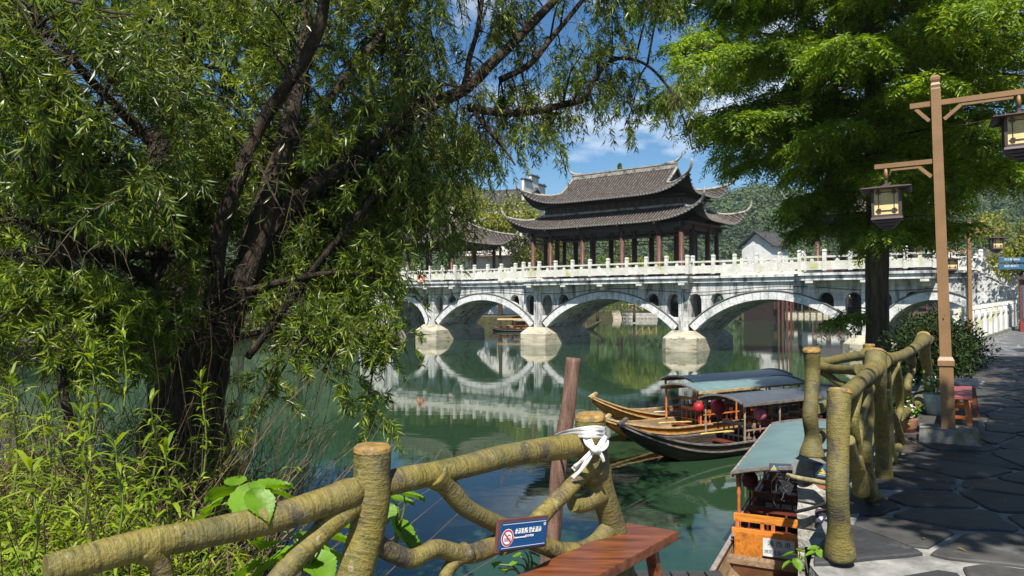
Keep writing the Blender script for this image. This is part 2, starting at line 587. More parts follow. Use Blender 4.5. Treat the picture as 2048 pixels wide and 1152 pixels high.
m_tree_y = M('yellow_green_leaf', (0.13, 0.17, 0.014), 0.5, 0.3, 0.4, island=0.5, transl=0.3, col2=(0.25, 0.26, 0.022))
m_tree_g = M('mid_green_leaf', (0.055, 0.105, 0.018), 0.5, 0.3, 0.4, island=0.5, transl=0.25, col2=(0.115, 0.175, 0.024))
m_tree_d = M('dark_green_leaf', (0.018, 0.040, 0.013), 0.6, 0.3, 0.4, island=0.5, transl=0.2, spec=0.15, col2=(0.042, 0.075, 0.018))
m_hill = M('wooded_hill_ground', (0.030, 0.050, 0.018), 0.95, 0.4, 0.05)
m_forest = M('hill_forest_leaf', (0.040, 0.085, 0.030), 0.7, 0.4, 0.03, island=0.12, transl=0.15, col2=(0.085, 0.135, 0.042))
m_earth = M('bank_earth', (0.060, 0.048, 0.028), 0.95, 0.4, 3, 0.8, 12, col2=(0.10, 0.095, 0.035), bdist=0.05)
m_mortar = M('path_mortar', (0.19, 0.19, 0.18), 0.8, 0.3, 5, 0.5, 40, col2=(0.32, 0.31, 0.29))
m_flag = [M('slate_flagstone_%s' % k, c, 0.58, 0.25, 3.0, 0.5, 25, spec=0.3, bdist=0.012, col2=c2, col3=c3, scale3=2.0, lo3=0.58, hi3=0.75)
          for k, c, c2, c3 in (('blue', (0.034, 0.035, 0.038), (0.056, 0.057, 0.060), (0.13, 0.13, 0.125)),
                               ('grey', (0.050, 0.050, 0.049), (0.085, 0.082, 0.078), (0.15, 0.145, 0.14)),
                               ('brown', (0.062, 0.052, 0.043), (0.095, 0.080, 0.067), (0.14, 0.13, 0.115)))]
m_rub = M('rubble_stone', (0.30, 0.285, 0.26), 0.9, 0.35, 6, 0.8, 30, col2=(0.52, 0.49, 0.44), bdist=0.02, col3=(0.13, 0.13, 0.035), scale3=4, lo3=0.55, hi3=0.68)
m_rub_m = M('rubble_mortar', (0.46, 0.44, 0.38), 0.95, 0.35, 9, 0.8, 40)
m_plinth = M('plinth_stone', (0.20, 0.20, 0.19), 0.9, 0.35, 6, 0.6, 30, col3=(0.14, 0.14, 0.04), scale3=4)
m_brick = M('old_brick', (0.30, 0.12, 0.06), 0.9, 0.3, 10, 0.6, 30)
m_wallw = M('white_plaster_wall', (0.62, 0.61, 0.58), 0.9, 0.15, 0.6, col3=(0.30, 0.29, 0.27), scale3=0.4, lo3=0.55, hi3=0.75)
m_houseroof = M('dark_house_roof', (0.060, 0.057, 0.055), 0.85, 0.3, 2)
m_housewood = M('red_brown_house_timber', (0.13, 0.045, 0.030), 0.6, 0.3, 2)
m_pot = M('pale_glazed_pot', (0.36, 0.47, 0.45), 0.25, 0.12, 6, spec=0.5)
m_pot_t = M('terracotta_pot', (0.30, 0.14, 0.08), 0.8, 0.2, 8)
m_deck = M('dark_wet_deck_board', (0.045, 0.042, 0.042), 0.5, 0.3, 6, 0.3, 40, stretch=(2, 12, 2))
m_orange = M('orange_lifebuoy', (0.70, 0.13, 0.04), 0.5, 0.1, 5)
m_pipe = M('mossy_steel_pipe', (0.22, 0.19, 0.10), 0.6, 0.4, 20, 0.3, 60)
m_rubber = M('black_hose', (0.025, 0.025, 0.028), 0.45, 0.2, 10)
m_petal = M('white_petal', (0.75, 0.70, 0.70), 0.6, 0.1, 10)
m_skin = M('skin', (0.45, 0.28, 0.20), 0.5, 0.08, 10)
m_hair = M('black_hair', (0.012, 0.010, 0.010), 0.4, 0.2, 20)
m_shirt = M('dark_red_shirt', (0.16, 0.03, 0.04), 0.8, 0.2, 10)
m_trous = M('dark_trousers', (0.03, 0.03, 0.04), 0.8, 0.2, 10)

# water: turbid green body under a clear reflecting surface with small ripples
def make_water():
    m = bpy.data.materials.new('river_water')
    m.use_nodes = True
    t = m.node_tree
    b = t.nodes['Principled BSDF']
    K = t.links.new
    b.inputs['Base Color'].default_value = (0.019, 0.046, 0.021, 1)
    b.inputs['Roughness'].default_value = 0.03
    b.inputs['IOR'].default_value = 1.33
    b.inputs['Specular IOR Level'].default_value = 0.5
    tc = t.nodes.new('ShaderNodeTexCoord')
    mp = t.nodes.new('ShaderNodeMapping')
    mp.inputs['Rotation'].default_value = (0, 0, math.radians(18))
    mp.inputs['Scale'].default_value = (0.55, 1.5, 1)
    K(tc.outputs['Object'], mp.inputs['Vector'])
    hs = []
    for sc_, amp in ((1.3, 1.0), (4.5, 0.30), (0.25, 2.2)):
        n = t.nodes.new('ShaderNodeTexNoise')
        n.inputs['Scale'].default_value = sc_
        n.inputs['Detail'].default_value = 2
        n.inputs['Distortion'].default_value = 0.4
        K(mp.outputs['Vector'], n.inputs['Vector'])
        k = t.nodes.new('ShaderNodeMath'); k.operation = 'MULTIPLY'; k.inputs[1].default_value = amp
        K(n.outputs['Fac'], k.inputs[0])
        hs.append(k.outputs[0])
    s = hs[0]
    for h in hs[1:]:
        a = t.nodes.new('ShaderNodeMath'); a.operation = 'ADD'
        K(s, a.inputs[0]); K(h, a.inputs[1]); s = a.outputs[0]
    # calm and ruffled patches
    n = t.nodes.new('ShaderNodeTexNoise'); n.inputs['Scale'].default_value = 0.12; n.inputs['Detail'].default_value = 2
    K(tc.outputs['Object'], n.inputs['Vector'])
    mr = t.nodes.new('ShaderNodeMapRange')
    mr.inputs['From Min'].default_value = 0.35; mr.inputs['From Max'].default_value = 0.65
    mr.inputs['To Min'].default_value = 0.3; mr.inputs['To Max'].default_value = 1.0
    K(n.outputs['Fac'], mr.inputs['Value'])
    bp = t.nodes.new('ShaderNodeBump')
    bp.inputs['Distance'].default_value = 0.0023
    K(mr.outputs['Result'], bp.inputs['Strength'])
    K(s, bp.inputs['Height'])
    K(bp.outputs['Normal'], b.inputs['Normal'])
    return m
m_water = make_water()
WATER = -1.55
# ------------------------------------------------------------------ water, banks, hill
mb = MB()
mb.add([(-500, -30, WATER), (600, -30, WATER), (600, 700, WATER), (-500, 700, WATER)], [(0, 1, 2, 3)])
put('river_water', mb, m_water, kind='structure')
mb = MB()
mb.add([(-2500, -500, -4), (3000, -500, -4), (3000, 4500, -4), (-2500, 4500, -4)], [(0, 1, 2, 3)])
put('ground', mb, m_hill, kind='structure')

FA = (2.08, 4.63); FD = (6.75, 12.0)          # right log fence line
FL0 = (-1.21, 2.03); FL1 = (0.38, 3.57)       # left log fence line
EDGE = [(-2.6, -3), (-2.2, 1.2), (-1.50, 2.12), (0.10, 3.70), (0.45, 3.98), (1.2, 3.98), (1.80, 4.18), (1.84, 4.55), (1.96, 4.80),
        (3.30, 6.95), (6.42, 11.9), (9.6, 17.0), (12.6, 21.4), (16.7, 26.8), (20.3, 30.8), (26.0, 37.6), (30, 42.5)]
PATH = EDGE + [(60, 60), (60, -3)]

def path_z(x, y):
    return max(0.0, (y - 22.0)) * 0.026 if y > 22 else 0.0

# near path: mortar bed; far path: material takes over
near_poly = [p for p in EDGE if p[1] < 22] + [(24, 22), (24, -3)]
mb = MB()
n = len(near_poly)
mb.add([(p[0], p[1], -0.022) for p in near_poly], [tuple(range(n))])
path = put('path', mb, m_mortar, kind='structure')
path['label'] = 'crazy-paved slate riverside walk'
far_edge = [(13.1, 21.98)] + [p for p in EDGE if p[1] > 22]
mb = MB()
for i in range(len(far_edge) - 1):
    a, b = far_edge[i], far_edge[i + 1]
    za, zb = path_z(*a) - 0.01, path_z(*b) - 0.01
    mb.add([(a[0], a[1], za), (a[0] + 14, a[1], za), (b[0] + 14, b[1], zb), (b[0], b[1], zb)], [(0, 1, 2, 3)])
def make_farpath():
    m = bpy.data.materials.new('far_crazy_paving')
    m.use_nodes = True
    t = m.node_tree; b = t.nodes['Principled BSDF']; K = t.links.new
    tc = t.nodes.new('ShaderNodeTexCoord')
    v = t.nodes.new('ShaderNodeTexVoronoi'); v.feature = 'DISTANCE_TO_EDGE'; v.inputs['Scale'].default_value = 1.5
    K(tc.outputs['Object'], v.inputs['Vector'])
    r = t.nodes.new('ShaderNodeValToRGB')
    r.color_ramp.elements[0].position = 0.02; r.color_ramp.elements[0].color = (0.24, 0.24, 0.23, 1)
    r.color_ramp.elements[1].position = 0.06; r.color_ramp.elements[1].color = (0.09, 0.09, 0.092, 1)
    K(v.outputs['Distance'], r.inputs['Fac'])
    K(r.outputs['Color'], b.inputs['Base Color'])
    b.inputs['Roughness'].default_value = 0.5
    return m
fp = put('far_path', mb, make_farpath(), kind='structure')

# flagstones: clipped voronoi cells, each a stone of its own
def clip_half(poly, px, py, nx, ny):
    out = []
    n = len(poly)
    for i in range(n):
        a = poly[i]; b = poly[(i + 1) % n]
        da = (a[0] - px) * nx + (a[1] - py) * ny
        db = (b[0] - px) * nx + (b[1] - py) * ny
        if da <= 0: out.append(a)
        if (da < 0) != (db < 0):
            t = da / (da - db)
            out.append((a[0] + (b[0] - a[0]) * t, a[1] + (b[1] - a[1]) * t))
    return out

R2 = random.Random(21)
seeds = []
y = 2.6
while y < 22:
    step = 0.62
    x = -1.5 + R2.random() * 0.5
    while x < y * 0.72 + 2.6:
        sx, sy = x + R2.uniform(-0.26, 0.26), y + R2.uniform(-0.24, 0.24)
        if inside(near_poly, sx, sy) and abs(sx) < sy * 0.72 + 0.8:
            seeds.append((sx, sy))
        x += step * R2.uniform(0.85, 1.45)
    y += step * 0.9
NS = 0
vis = []
for i, (sx, sy) in enumerate(seeds):
    poly = [(sx - 1.3, sy - 1.3), (sx + 1.3, sy - 1.3), (sx + 1.3, sy + 1.3), (sx - 1.3, sy + 1.3)]
    for j, (tx, ty) in enumerate(seeds):
        if i == j: continue
        dx, dy = tx - sx, ty - sy
        d2 = dx * dx + dy * dy
        if d2 > 5.5: continue
        d = math.sqrt(d2)
        g = 0.018 + 0.013 * math.sin(i * 3.1 + j * 1.7) ** 2
        poly = clip_half(poly, sx + dx / 2 - dx / d * g, sy + dy / 2 - dy / d * g, dx / d, dy / d)
        if len(poly) < 3: break
    if len(poly) < 3: continue
    for k in range(len(EDGE) - 1):
        a, b = EDGE[k], EDGE[k + 1]
        mx_, my_ = (a[0] + b[0]) / 2, (a[1] + b[1]) / 2
        if (mx_ - sx) ** 2 + (my_ - sy) ** 2 > 16 or k < 1: continue
        ex, ey = b[0] - a[0], b[1] - a[1]
        l = math.hypot(ex, ey)
        nx, ny = -ey / l, ex / l
        if (a[0] - sx) * nx + (a[1] - sy) * ny < 0: continue
        if k in (5, 6, 7) and sy > 5: continue
        poly = clip_half(poly, a[0] - nx * 0.02, a[1] - ny * 0.02, nx, ny)
        if len(poly) < 3: break
    if len(poly) < 3: continue
    area = 0.5 * abs(sum(poly[q][0] * poly[(q + 1) % len(poly)][1] - poly[(q + 1) % len(poly)][0] * poly[q][1] for q in range(len(poly))))
    if area < 0.012: continue
    vis.append((sy, poly))
vis.sort(key=lambda q: q[0])
stuff_mb = MB()
for i, (sy, poly) in enumerate(vis):
    # soften corners, roughen edges
    P2 = []
    nq = len(poly)
    for q in range(nq):
        a, b = Vector(poly[q]), Vector(poly[(q + 1) % nq])
        if (b - a).length < 0.05:
            P2.append(tuple(a.lerp(b, 0.5))); continue
        nrm = Vector((b.y - a.y, a.x - b.x)).normalized()
        P2.append(tuple(a.lerp(b, 0.14)))
        if (b - a).length > 0.25:
            P2.append(tuple(a.lerp(b, 0.5) - nrm * R2.uniform(-0.004, 0.022)))
        P2.append(tuple(a.lerp(b, 0.86)))
    c = Vector((sum(p[0] for p in P2) / len(P2), sum(p[1] for p in P2) / len(P2)))
    h = R2.uniform(-0.008, 0.006)
    tx, ty = R2.uniform(-0.007, 0.007), R2.uniform(-0.007, 0.007)
    m_ = len(P2)
    mbx = MB() if i < 290 else stuff_mb
    lo_ = [(p[0], p[1], -0.04) for p in P2]
    mid = [(p[0], p[1], h - 0.009) for p in P2]
    top = []
    for p in P2:
        q = c + (Vector(p) - c) * (1 - 0.014 / max(0.05, (Vector(p) - c).length))
        top.append((q.x, q.y, h + tx * (q.x - c.x) + ty * (q.y - c.y)))
    vs = lo_ + mid + top
    fs = [tuple(range(2 * m_, 3 * m_))]
    for q in range(m_):
        r_ = (q + 1) % m_
        fs.append((q, r_, m_ + r_, m_ + q)); fs.append((m_ + q, m_ + r_, 2 * m_ + r_, 2 * m_ + q))
    mbx.add(vs, fs)
    if i < 290:
        put('flagstone', mbx, m_flag[R2.choice([0, 0, 1, 1, 1, 2])], path)
if stuff_mb.v:
    put('flagstone', stuff_mb, m_flag[1], path, kind='stuff')

# river wall under the path edge
wall = thing('retaining_wall', 'rough grey stone river wall below the paved walk and the log fence', 'wall', (3.3, 6.95, WATER))
mb = MB()
for k in range(3, len(EDGE) - 1):
    a, b = Vector(EDGE[k]), Vector(EDGE[k + 1])
    za, zb = path_z(*a), path_z(*b)
    e = (b - a).normalized(); nr = Vector((-e.y, e.x))
    bt = 0.25
    a2, b2 = a + nr * bt, b + nr * bt
    vs = [(a.x, a.y, za - 0.03), (b.x, b.y, zb - 0.03), (b2.x, b2.y, -2.6), (a2.x, a2.y, -2.6)]
    mb.add(vs, [(0, 1, 2, 3)])
put('wall_face', mb, m_rub, wall, world=True)
mb = MB()
for k in range(8, len(EDGE) - 1):
    a, b = Vector(EDGE[k]), Vector(EDGE[k + 1])
    e = (b - a).normalized(); nr = Vector((-e.y, e.x))
    za, zb = path_z(*a), path_z(*b)
    mb.add([(*(a - nr * 0.16), za + .0), (*(a + nr * .05), za + .0), (*(a + nr * .05), za - .2), (*(a - nr * .16), za - .2),
            (*(b - nr * 0.16), zb + .0), (*(b + nr * .05), zb + .0), (*(b + nr * .05), zb - .2), (*(b - nr * .16), zb - .2)],
           [(0, 1, 5, 4), (1, 2, 6, 5), (2, 3, 7, 6), (3, 0, 4, 7)])
put('coping', mb, m_plinth, wall, world=True)

# left bank: a weedy earth mound with the willow on it
def bank_h(x, y):
    # crest near the left fence, falling to the river
    ax = -1.35 + (y - 2.2) * -0.16 if y > 2.2 else -1.35
    lim = -0.62 - 0.36 * max(0, y - 2.2) - 0.25 * math.sin(y * 1.7)
    right = 1 / (1 + math.exp((x - lim) * 5.0))
    far = 1 / (1 + math.exp((y - 9.3 - 0.15 * (x + 4)) * 1.6))
    h = -2.3 + 2.15 * right * far
    h -= 0.10 * max(0, y - 2.5) * right
    h += 0.10 * math.sin(x * 2.3 + y) + 0.06 * math.sin(x * 5.1 - y * 3.3)
    return h
mb = MB()
mb.grid(lambda u, v: ((-16 + 17.2 * u), 0.6 + 12.4 * v, bank_h(-16 + 17.2 * u, 0.6 + 12.4 * v)), 90, 64)
put('riverbank', mb, m_earth, kind='structure')

# far banks beyond the bridge
def slab(name, poly, z, mat, zb=-3.0):
    mb = MB()
    mb.prism(poly, zb, z)
    return put(name, mb, mat, kind='structure')
slab('far_bank', [(-60, 66), (-24, 70), (-10, 88), (0, 92), (6, 138), (26, 150), (44, 205), (60, 330), (-120, 330), (-160, 66)], -0.2, m_earth)
slab('left_shore', [(-160, 9), (-26, 13), (-24, 40), (-18.5, 66), (-60, 80), (-160, 80)], -0.6, m_earth)
slab('right_shore', [(33.5, 36), (48, 62), (70, 100), (100, 170), (130, 205), (44, 206), (60, 330), (500, 330), (500, 36)], 0.2, m_earth)

# wooded hill
def ridge(k):
    # k = X / Y direction; height above the camera per metre of distance at the ridge
    px = 1024 + F * k
    pts = [(-1500, 330), (300, 330), (700, 345), (960, 372), (1100, 420), (1250, 430), (1400, 402), (1460, 392), (1510, 373), (1600, 380), (1720, 384), (1870, 372), (1990, 352), (2060, 342), (2400, 330), (3600, 420)]
    for (a, ya), (b, yb) in zip(pts, pts[1:]):
        if a <= px <= b:
            return ya + (yb - ya) * (px - a) / (b - a)
    return 460
HY0, HY1 = 205.0, 330.0
def hill_z(x, y):
    t = min(1.2, max(0, (y - HY0) / (HY1 - HY0)))
    py = ridge(x / y)
    zr = CAMZ + (605 - py) / F * HY1 - 5.0
    s = t * t * (3 - 2 * t) if t < 1 else 1 - (t - 1) * 2.0
    return -1.5 + (zr + 1.5) * (0.55 * s + 0.45 * min(t, 1.0)) + 1.5 * math.sin(x * 0.05 + y * 0.07)
mb = MB()
mb.grid(lambda u, v: (-260 + 620 * u, HY0 + 150 * v, hill_z(-260 + 620 * u, HY0 + 150 * v)), 110, 40)
put('hill', mb, m_hill, kind='structure')
Vs, Fs = [], []
nc = 5200
cx = rng.uniform(-170, 290, nc); cy = HY0 + 5 + 122 * rng.uniform(0, 1, nc) ** 0.8
keep = (np.abs(cx / cy) < 0.82) & ((cx / cy > .10) | (rng.random(nc) < .35))
cx, cy = cx[keep], cy[keep]
cz = np.array([hill_z(a, b) for a, b in zip(cx, cy)])
rad = rng.uniform(2.0, 4.3, len(cx))
nl = 60
nq = len(cx) * nl
dirs = rand_unit(nq); dirs[:, 2] = np.abs(dirs[:, 2]) * 1.25 - 0.15
r_ = np.repeat(rad, nl) * rng.uniform(0.6, 1.05, nq)
P = np.stack([np.repeat(cx, nl), np.repeat(cy, nl), np.repeat(cz + rad * 0.8, nl)], 1) + dirs * r_[:, None]
V, Fc = leaf_quads(P, np.cross(dirs, rand_unit(nq)), dirs + 0.12 * rand_unit(nq), rng.uniform(0.7, 1.5, nq), rng.uniform(0.7, 1.3, nq), 0.1, 0.5)
o = put('hillside_forest', np_mesh('hillside_forest', V, Fc), m_forest, kind='stuff')

# ------------------------------------------------------------------ bridge (local frame: x along it, y away from the viewer)
BO = (6.66, 51.74, 0.0)
BROT = math.atan2(-0.616, 0.788)
BW = 4.7
bridge = thing('stone_arch_bridge', 'long white stone arch bridge with balustrade crossing the green river', 'bridge', BO, BROT)
Z_D, Z_F = 3.30, 2.88            # deck top / fascia bottom
PIERS = [-17.05, -5.91, 5.91, 17.05]
SPR = -0.26
def arch(c, half, crown, ring):
    rise = crown - SPR
    R = (half * half + rise * rise) / (2 * rise)
    return dict(c=c, half=half, crown=crown, ring=ring, R=R, cz=crown - R)
ARCHES = [arch(-20.35, 2.55, 1.75, 0.45), arch(-11.48, 4.82, 1.80, 0.5), arch(0, 5.16, 1.86, 0.5), arch(11.48, 4.82, 1.80, 0.5), arch(20.35, 2.55, 1.75, 0.45)]
def ext_z(x, off=0.0):
    z = SPR - 0.2
    for a in ARCHES:
        R = a['R'] + a['ring'] + off
        dx = x - a['c']
        if abs(dx) < R:
            z = max(z, a['cz'] + math.sqrt(R * R - dx * dx)) if abs(dx) < a['half'] + a['ring'] + .6 else z
    return z
HOLES = []
for p in PIERS:
    for s in (-1, 1):
        HOLES.append((p + s * 0.78, 0.44, 2.18, 0.62))
        HOLES.append((p + s * 2.28, 0.45, 2.20, 1.35))
def build_wall(y0, y1):
    xs = set(np.round(np.arange(-23.2, 23.21, 0.16), 3).tolist())
    for (c, hw, top, bot) in HOLES:
        for k in range(9):
            xs.add(round(c - hw + 2 * hw * k / 8, 4))
    xs = sorted(xs)
    mb = MB()
    for xa, xb in zip(xs, xs[1:]):
        if xb - xa < 0.004: continue
        xm = (xa + xb) / 2
        iv = [(lambda x: ext_z(x) - 0.02, lambda x: Z_F)]
        for (c, hw, top, bot) in HOLES:
            if c - hw <= xm <= c + hw:
                def ht(x, c=c, hw=hw, top=top):
                    return top - hw + math.sqrt(max(0, hw * hw - (x - c) ** 2))
                def hb(x, bot=bot):
                    return max(bot, ext_z(x) + 0.01)
                iv = [(iv[0][0], hb), (ht, iv[0][1])]
        for lo_, hi_ in iv:
            a0, b0, a1, b1 = lo_(xa), lo_(xb), hi_(xa), hi_(xb)
            if a1 - a0 < 0.003 and b1 - b0 < 0.003: continue
            a1 = max(a1, a0); b1 = max(b1, b0)
            vs = [(xa, y0, a0), (xb, y0, b0), (xb, y1, b0), (xa, y1, a0), (xa, y0, a1), (xb, y0, b1), (xb, y1, b1), (xa, y1, a1)]
            mb.add(vs, [(0, 1, 5, 4), (2, 3, 7, 6), (0, 3, 2, 1), (4, 5, 6, 7), (3, 0, 4, 7), (1, 2, 6, 5)])
    return mb

def ashlar_material():
    m = m_stone.copy(); m.name = 'ashlar_limestone'
    t = m.node_tree; b = t.nodes['Principled BSDF']; K = t.links.new
    tc = t.nodes.new('ShaderNodeTexCoord')
    mp = t.nodes.new('ShaderNodeMapping'); mp.inputs['Rotation'].default_value = (math.radians(90), 0, 0)
    K(tc.outputs['Object'], mp.inputs['Vector'])
    br = t.nodes.new('ShaderNodeTexBrick')
    br.inputs['Scale'].default_value = 1.0
    br.inputs['Brick Width'].default_value = 0.9
    br.inputs['Row Height'].default_value = 0.36
    br.inputs['Mortar Size'].default_value = 0.012
    br.inputs['Mortar Smooth'].default_value = 0.3
    br.inputs['Color1'].default_value = (1, 1, 1, 1); br.inputs['Color2'].default_value = (0.86, 0.86, 0.86, 1); br.inputs['Mortar'].default_value = (0.5, 0.5, 0.5, 1)
    K(mp.outputs['Vector'], br.inputs['Vector'])
    old = b.inputs['Base Color'].links[0].from_socket
    mx = t.nodes.new('ShaderNodeMix'); mx.data_type = 'RGBA'; mx.blend_type = 'MULTIPLY'; mx.inputs[0].default_value = 1
    K(old, mx.inputs[6]); K(br.outputs['Color'], mx.inputs[7])
    K(mx.outputs[2], b.inputs['Base Color'])
    return m
m_ashlar = ashlar_material()
put('spandrel_wall', build_wall(0.0, 0.55), m_ashlar, bridge)
put('spandrel_wall', build_wall(BW - 0.55, BW), m_ashlar, bridge)
# vaults and ring stones
for a in ARCHES:
    R, cz, c = a['R'] + 0.03, a['cz'], a['c']
    th = math.asin(min(1, a['half'] / a['R']))
    mb = MB()
    mb.grid(lambda u, v: (c + R * math.sin(-th + 2 * th * u), 0.02 + (BW - 0.04) * v, cz + R * math.cos(-th + 2 * th * u)), 40, 1)
    put('vault', mb, m_ashlar, bridge)
    ns = 22 if a['half'] > 3 else 13
    for yy in (-0.07, BW - 0.30):
        me = None
        for k in range(ns):
            t0 = -th + 2 * th * k / ns + 0.0016; t1 = -th + 2 * th * (k + 1) / ns - 0.0016
            mb = MB()
            vs = []
            for y_ in (yy, yy + 0.37):
                for (t_, r2) in ((t0, a['R']), (t1, a['R']), (t1, a['R'] + a['ring']), (t0, a['R'] + a['ring'])):
                    vs.append((c + r2 * math.sin(t_), y_, cz + r2 * math.cos(t_)))
            if yy > 0 and k % 22: pass
            mb.add(vs, [(0, 1, 2, 3), (7, 6, 5, 4), (0, 4, 5, 1), (1, 5, 6, 2), (2, 6, 7, 3), (3, 7, 4, 0)])
            if yy < 0:
                put('arch_stone', mb, m_ringstone, bridge)
            else:
                if me is None: me = MB()
                me.add(mb.v, mb.f)
        if me is not None:
            put('rear_arch_ring', me, m_ringstone, bridge)
    # dark label moulding over the ring
    mb = MB()
    Rm = a['R'] + a['ring'] + 0.03
    mb.tube([(c + Rm * math.sin(-th + 2 * th * k / 20), -0.085, cz + Rm * math.cos(-th + 2 * th * k / 20)) for k in range(21)], 0.045, 6, 60)
    put('arch_moulding', mb, M('dark_stained_stone', (0.13, 0.13, 0.12), 0.9, 0.3, 4), bridge)
# piers: boat-shaped base and pilaster
for p in PIERS + [-23.4, 23.4]:
    mb = MB()
    def ringp(hw, e, z):
        return [(p - hw, -e + .55, z), (p - hw + .5, -e, z), (p + hw - .5, -e, z), (p + hw, -e + .55, z), (p + hw, BW + e - .55, z), (p + hw - .5, BW + e, z), (p - hw + .5, BW + e, z), (p - hw, BW + e - .55, z)]
    rs = ringp(1.22, 1.35, -3.0) + ringp(1.18, 1.3, -0.72) + ringp(0.80, 0.8, SPR)
    fs = [tuple(range(16, 24))]
    for l in range(2):
        for k in range(8):
            k2 = (k + 1) % 8
            fs.append((l * 8 + k, l * 8 + k2, l * 8 + 8 + k2, l * 8 + 8 + k))
    mb.add(rs, fs)
    put('pier_base', mb, m_pierbase, bridge)
    if abs(p) < 20:
        mb = MB()
        mb.box((p, BW / 2, (SPR + Z_F) / 2 - .01), (0.64, BW + 0.30, Z_F - SPR - .03))
        put('pilaster', mb, m_ashlar, bridge)
        mb = MB()
        mb.box((p, -0.19, 1.0), (0.05, 0.05, 2.5))
        put('drain_pipe', mb, M('pale_pipe', (0.45, 0.44, 0.42), 0.6, 0.1), bridge)
# deck and fascia
PLAT = [(-20.45, -13.65), (-6.6, 6.6), (13.65, 20.45)]
OV = 0.95
mb = MB()
mb.box((0, BW / 2, Z_F + 0.13), (44.4, BW + 0.32, 0.26))
mb.box((0, BW / 2, Z_F + 0.345), (44.6, BW + 0.60, 0.15))
put('deck', mb, m_stone, bridge)
for (a, b) in PLAT:
    mb = MB()
    mb.box(((a + b) / 2, BW / 2, Z_F + 0.14), (b - a, BW + 2 * OV, 0.28))
    mb.box(((a + b) / 2, BW / 2, Z_F + 0.355), (b - a + 0.24, BW + 2 * OV + 0.24, 0.146))
    put('pavilion_platform', mb, m_stone, bridge)
    n = 5 if b - a > 10 else 3
    for k in range(n):
        x = a + 0.45 + (b - a - 0.9) * k / (n - 1)
        mb = MB()
        mb.box((x, -0.47, Z_F - 0.08), (0.42, 0.93, 0.15))
        mb.box((x, -0.30, Z_F - 0.28), (0.34, 0.58, 0.24))
        put('corbel', mb, m_stone_w, bridge)
# cable looped along the wall
mb = MB()
pts = []
for k in range(90):
    x = -22 + 43 * k / 89
    pts.append((x, -0.13, max(2.42 + 0.16 * math.sin(x * 0.55 + 1), ext_z(x) + 0.16)))
mb.tube(pts, 0.022, 5, 180)
put('cable', mb, m_rubber, bridge)

# balustrade: shared meshes for posts and supports
pb = MB()
pb.box((0, 0, 0.53), (0.21, 0.21, 1.06)); pb.box((0, 0, 1.09), (0.17, 0.17, 0.05)); pb.box((0, 0, 1.17), (0.225, 0.225, 0.12), taper=0.8)
me_post = pb.mesh('baluster_post')
me_post.materials.append(m_stone_w)
def rail_bay(p, q):
    p, q = Vector(p), Vector(q)
    d = q - p
    l = d.length
    e = d / l
    mb = MB()
    a, b = p + e * 0.08, q - e * 0.08
    mb.bar(a + Vector((0, 0, .30)), b + Vector((0, 0, .30)), 0.10, 0.50)
    put('railing_panel', mb, m_stone_w, bridge)
    mb = MB()
    mb.bar(a + Vector((0, 0, .80)), b + Vector((0, 0, .80)), 0.13, 0.11)
    put('handrail', mb, m_stone_w, bridge)
    for t in (0.5,) if l < 1.9 else (0.33, 0.67):
        mb = MB()
        c = p + d * t
        mb.box((c.x, c.y, c.z + .645), (0.22, 0.10, 0.19), Matrix.Rotation(math.atan2(d.y, d.x), 3, 'Z'), 0.62)
        put('rail_support', mb, m_stone_w, bridge)
def balustrade(pts, step=1.42, first=True):
    for i in range(len(pts) - 1):
        a, b = Vector(pts[i]), Vector(pts[i + 1])
        n = max(1, round((b - a).length / step))
        for k in range(n):
            p, q = a.lerp(b, k / n), a.lerp(b, (k + 1) / n)
            rail_bay(p, q)
            if k or i == 0 and first or i:
                o = put('baluster_post', me_post, None, bridge, loc=p)
    put('baluster_post', me_post, None, bridge, loc=pts[-1])
ov = OV + 0.0
yf = -0.13
front = [(-22.1, yf, Z_D), (-20.5, yf, Z_D), (-20.5, -ov, Z_D), (-13.6, -ov, Z_D), (-13.6, yf, Z_D), (-6.6, yf, Z_D), (-6.6, -ov, Z_D), (6.6, -ov, Z_D), (6.6, yf, Z_D),
         (13.6, yf, Z_D), (13.6, -ov, Z_D), (20.5, -ov, Z_D), (20.5, yf, Z_D), (22.0, yf, Z_D)]
zoff = 0.128
front = [(x, y, z + zoff) for x, y, z in front]
balustrade(front)
balustrade([(x, BW - y, z) for x, y, z in front])
# end stairs: sloping parapets, solid side walls, treads
for s in (-1, 1):
    rl = 3.9; drop = 2.45
    for y0 in (yf, BW - yf):
        a = Vector((s * 22.05, y0, Z_D + zoff)); b = a + Vector((s * rl, 0, -drop))
        for k in range(2):
            rail_bay(a.lerp(b, k / 2), a.lerp(b, (k + 1) / 2))
            put('baluster_post', me_post, None, bridge, loc=a.lerp(b, (k + 1) / 2) - Vector((0, 0, .1)))
        mb = MB()
        y1, y2 = y0 - 0.16, y0 + 0.16
        xs = (s * 21.9, s * (22.05 + rl + 0.2))
        vs = []
        for yy in (y1, y2):
            vs += [(xs[0], yy, -2.5), (xs[1], yy, -2.5), (xs[1], yy, Z_D + .1 - drop - .2), (xs[0], yy, Z_D + .1)]
        mb.add(vs, [(0, 1, 2, 3), (7, 6, 5, 4), (0, 4, 5, 1), (1, 5, 6, 2), (2, 6, 7, 3), (3, 7, 4, 0)])
        put('stair_side_wall', mb, m_ashlar, bridge)
    for k in range(14):
        mb = MB()
        z = Z_D - (k + 1) * drop / 14
        mb.box((s * (22.2 + (k + .5) * rl / 14), BW / 2, z - 0.6), (rl / 14, BW - 0.05, 1.2))
        put('step', mb, m_stone, bridge)

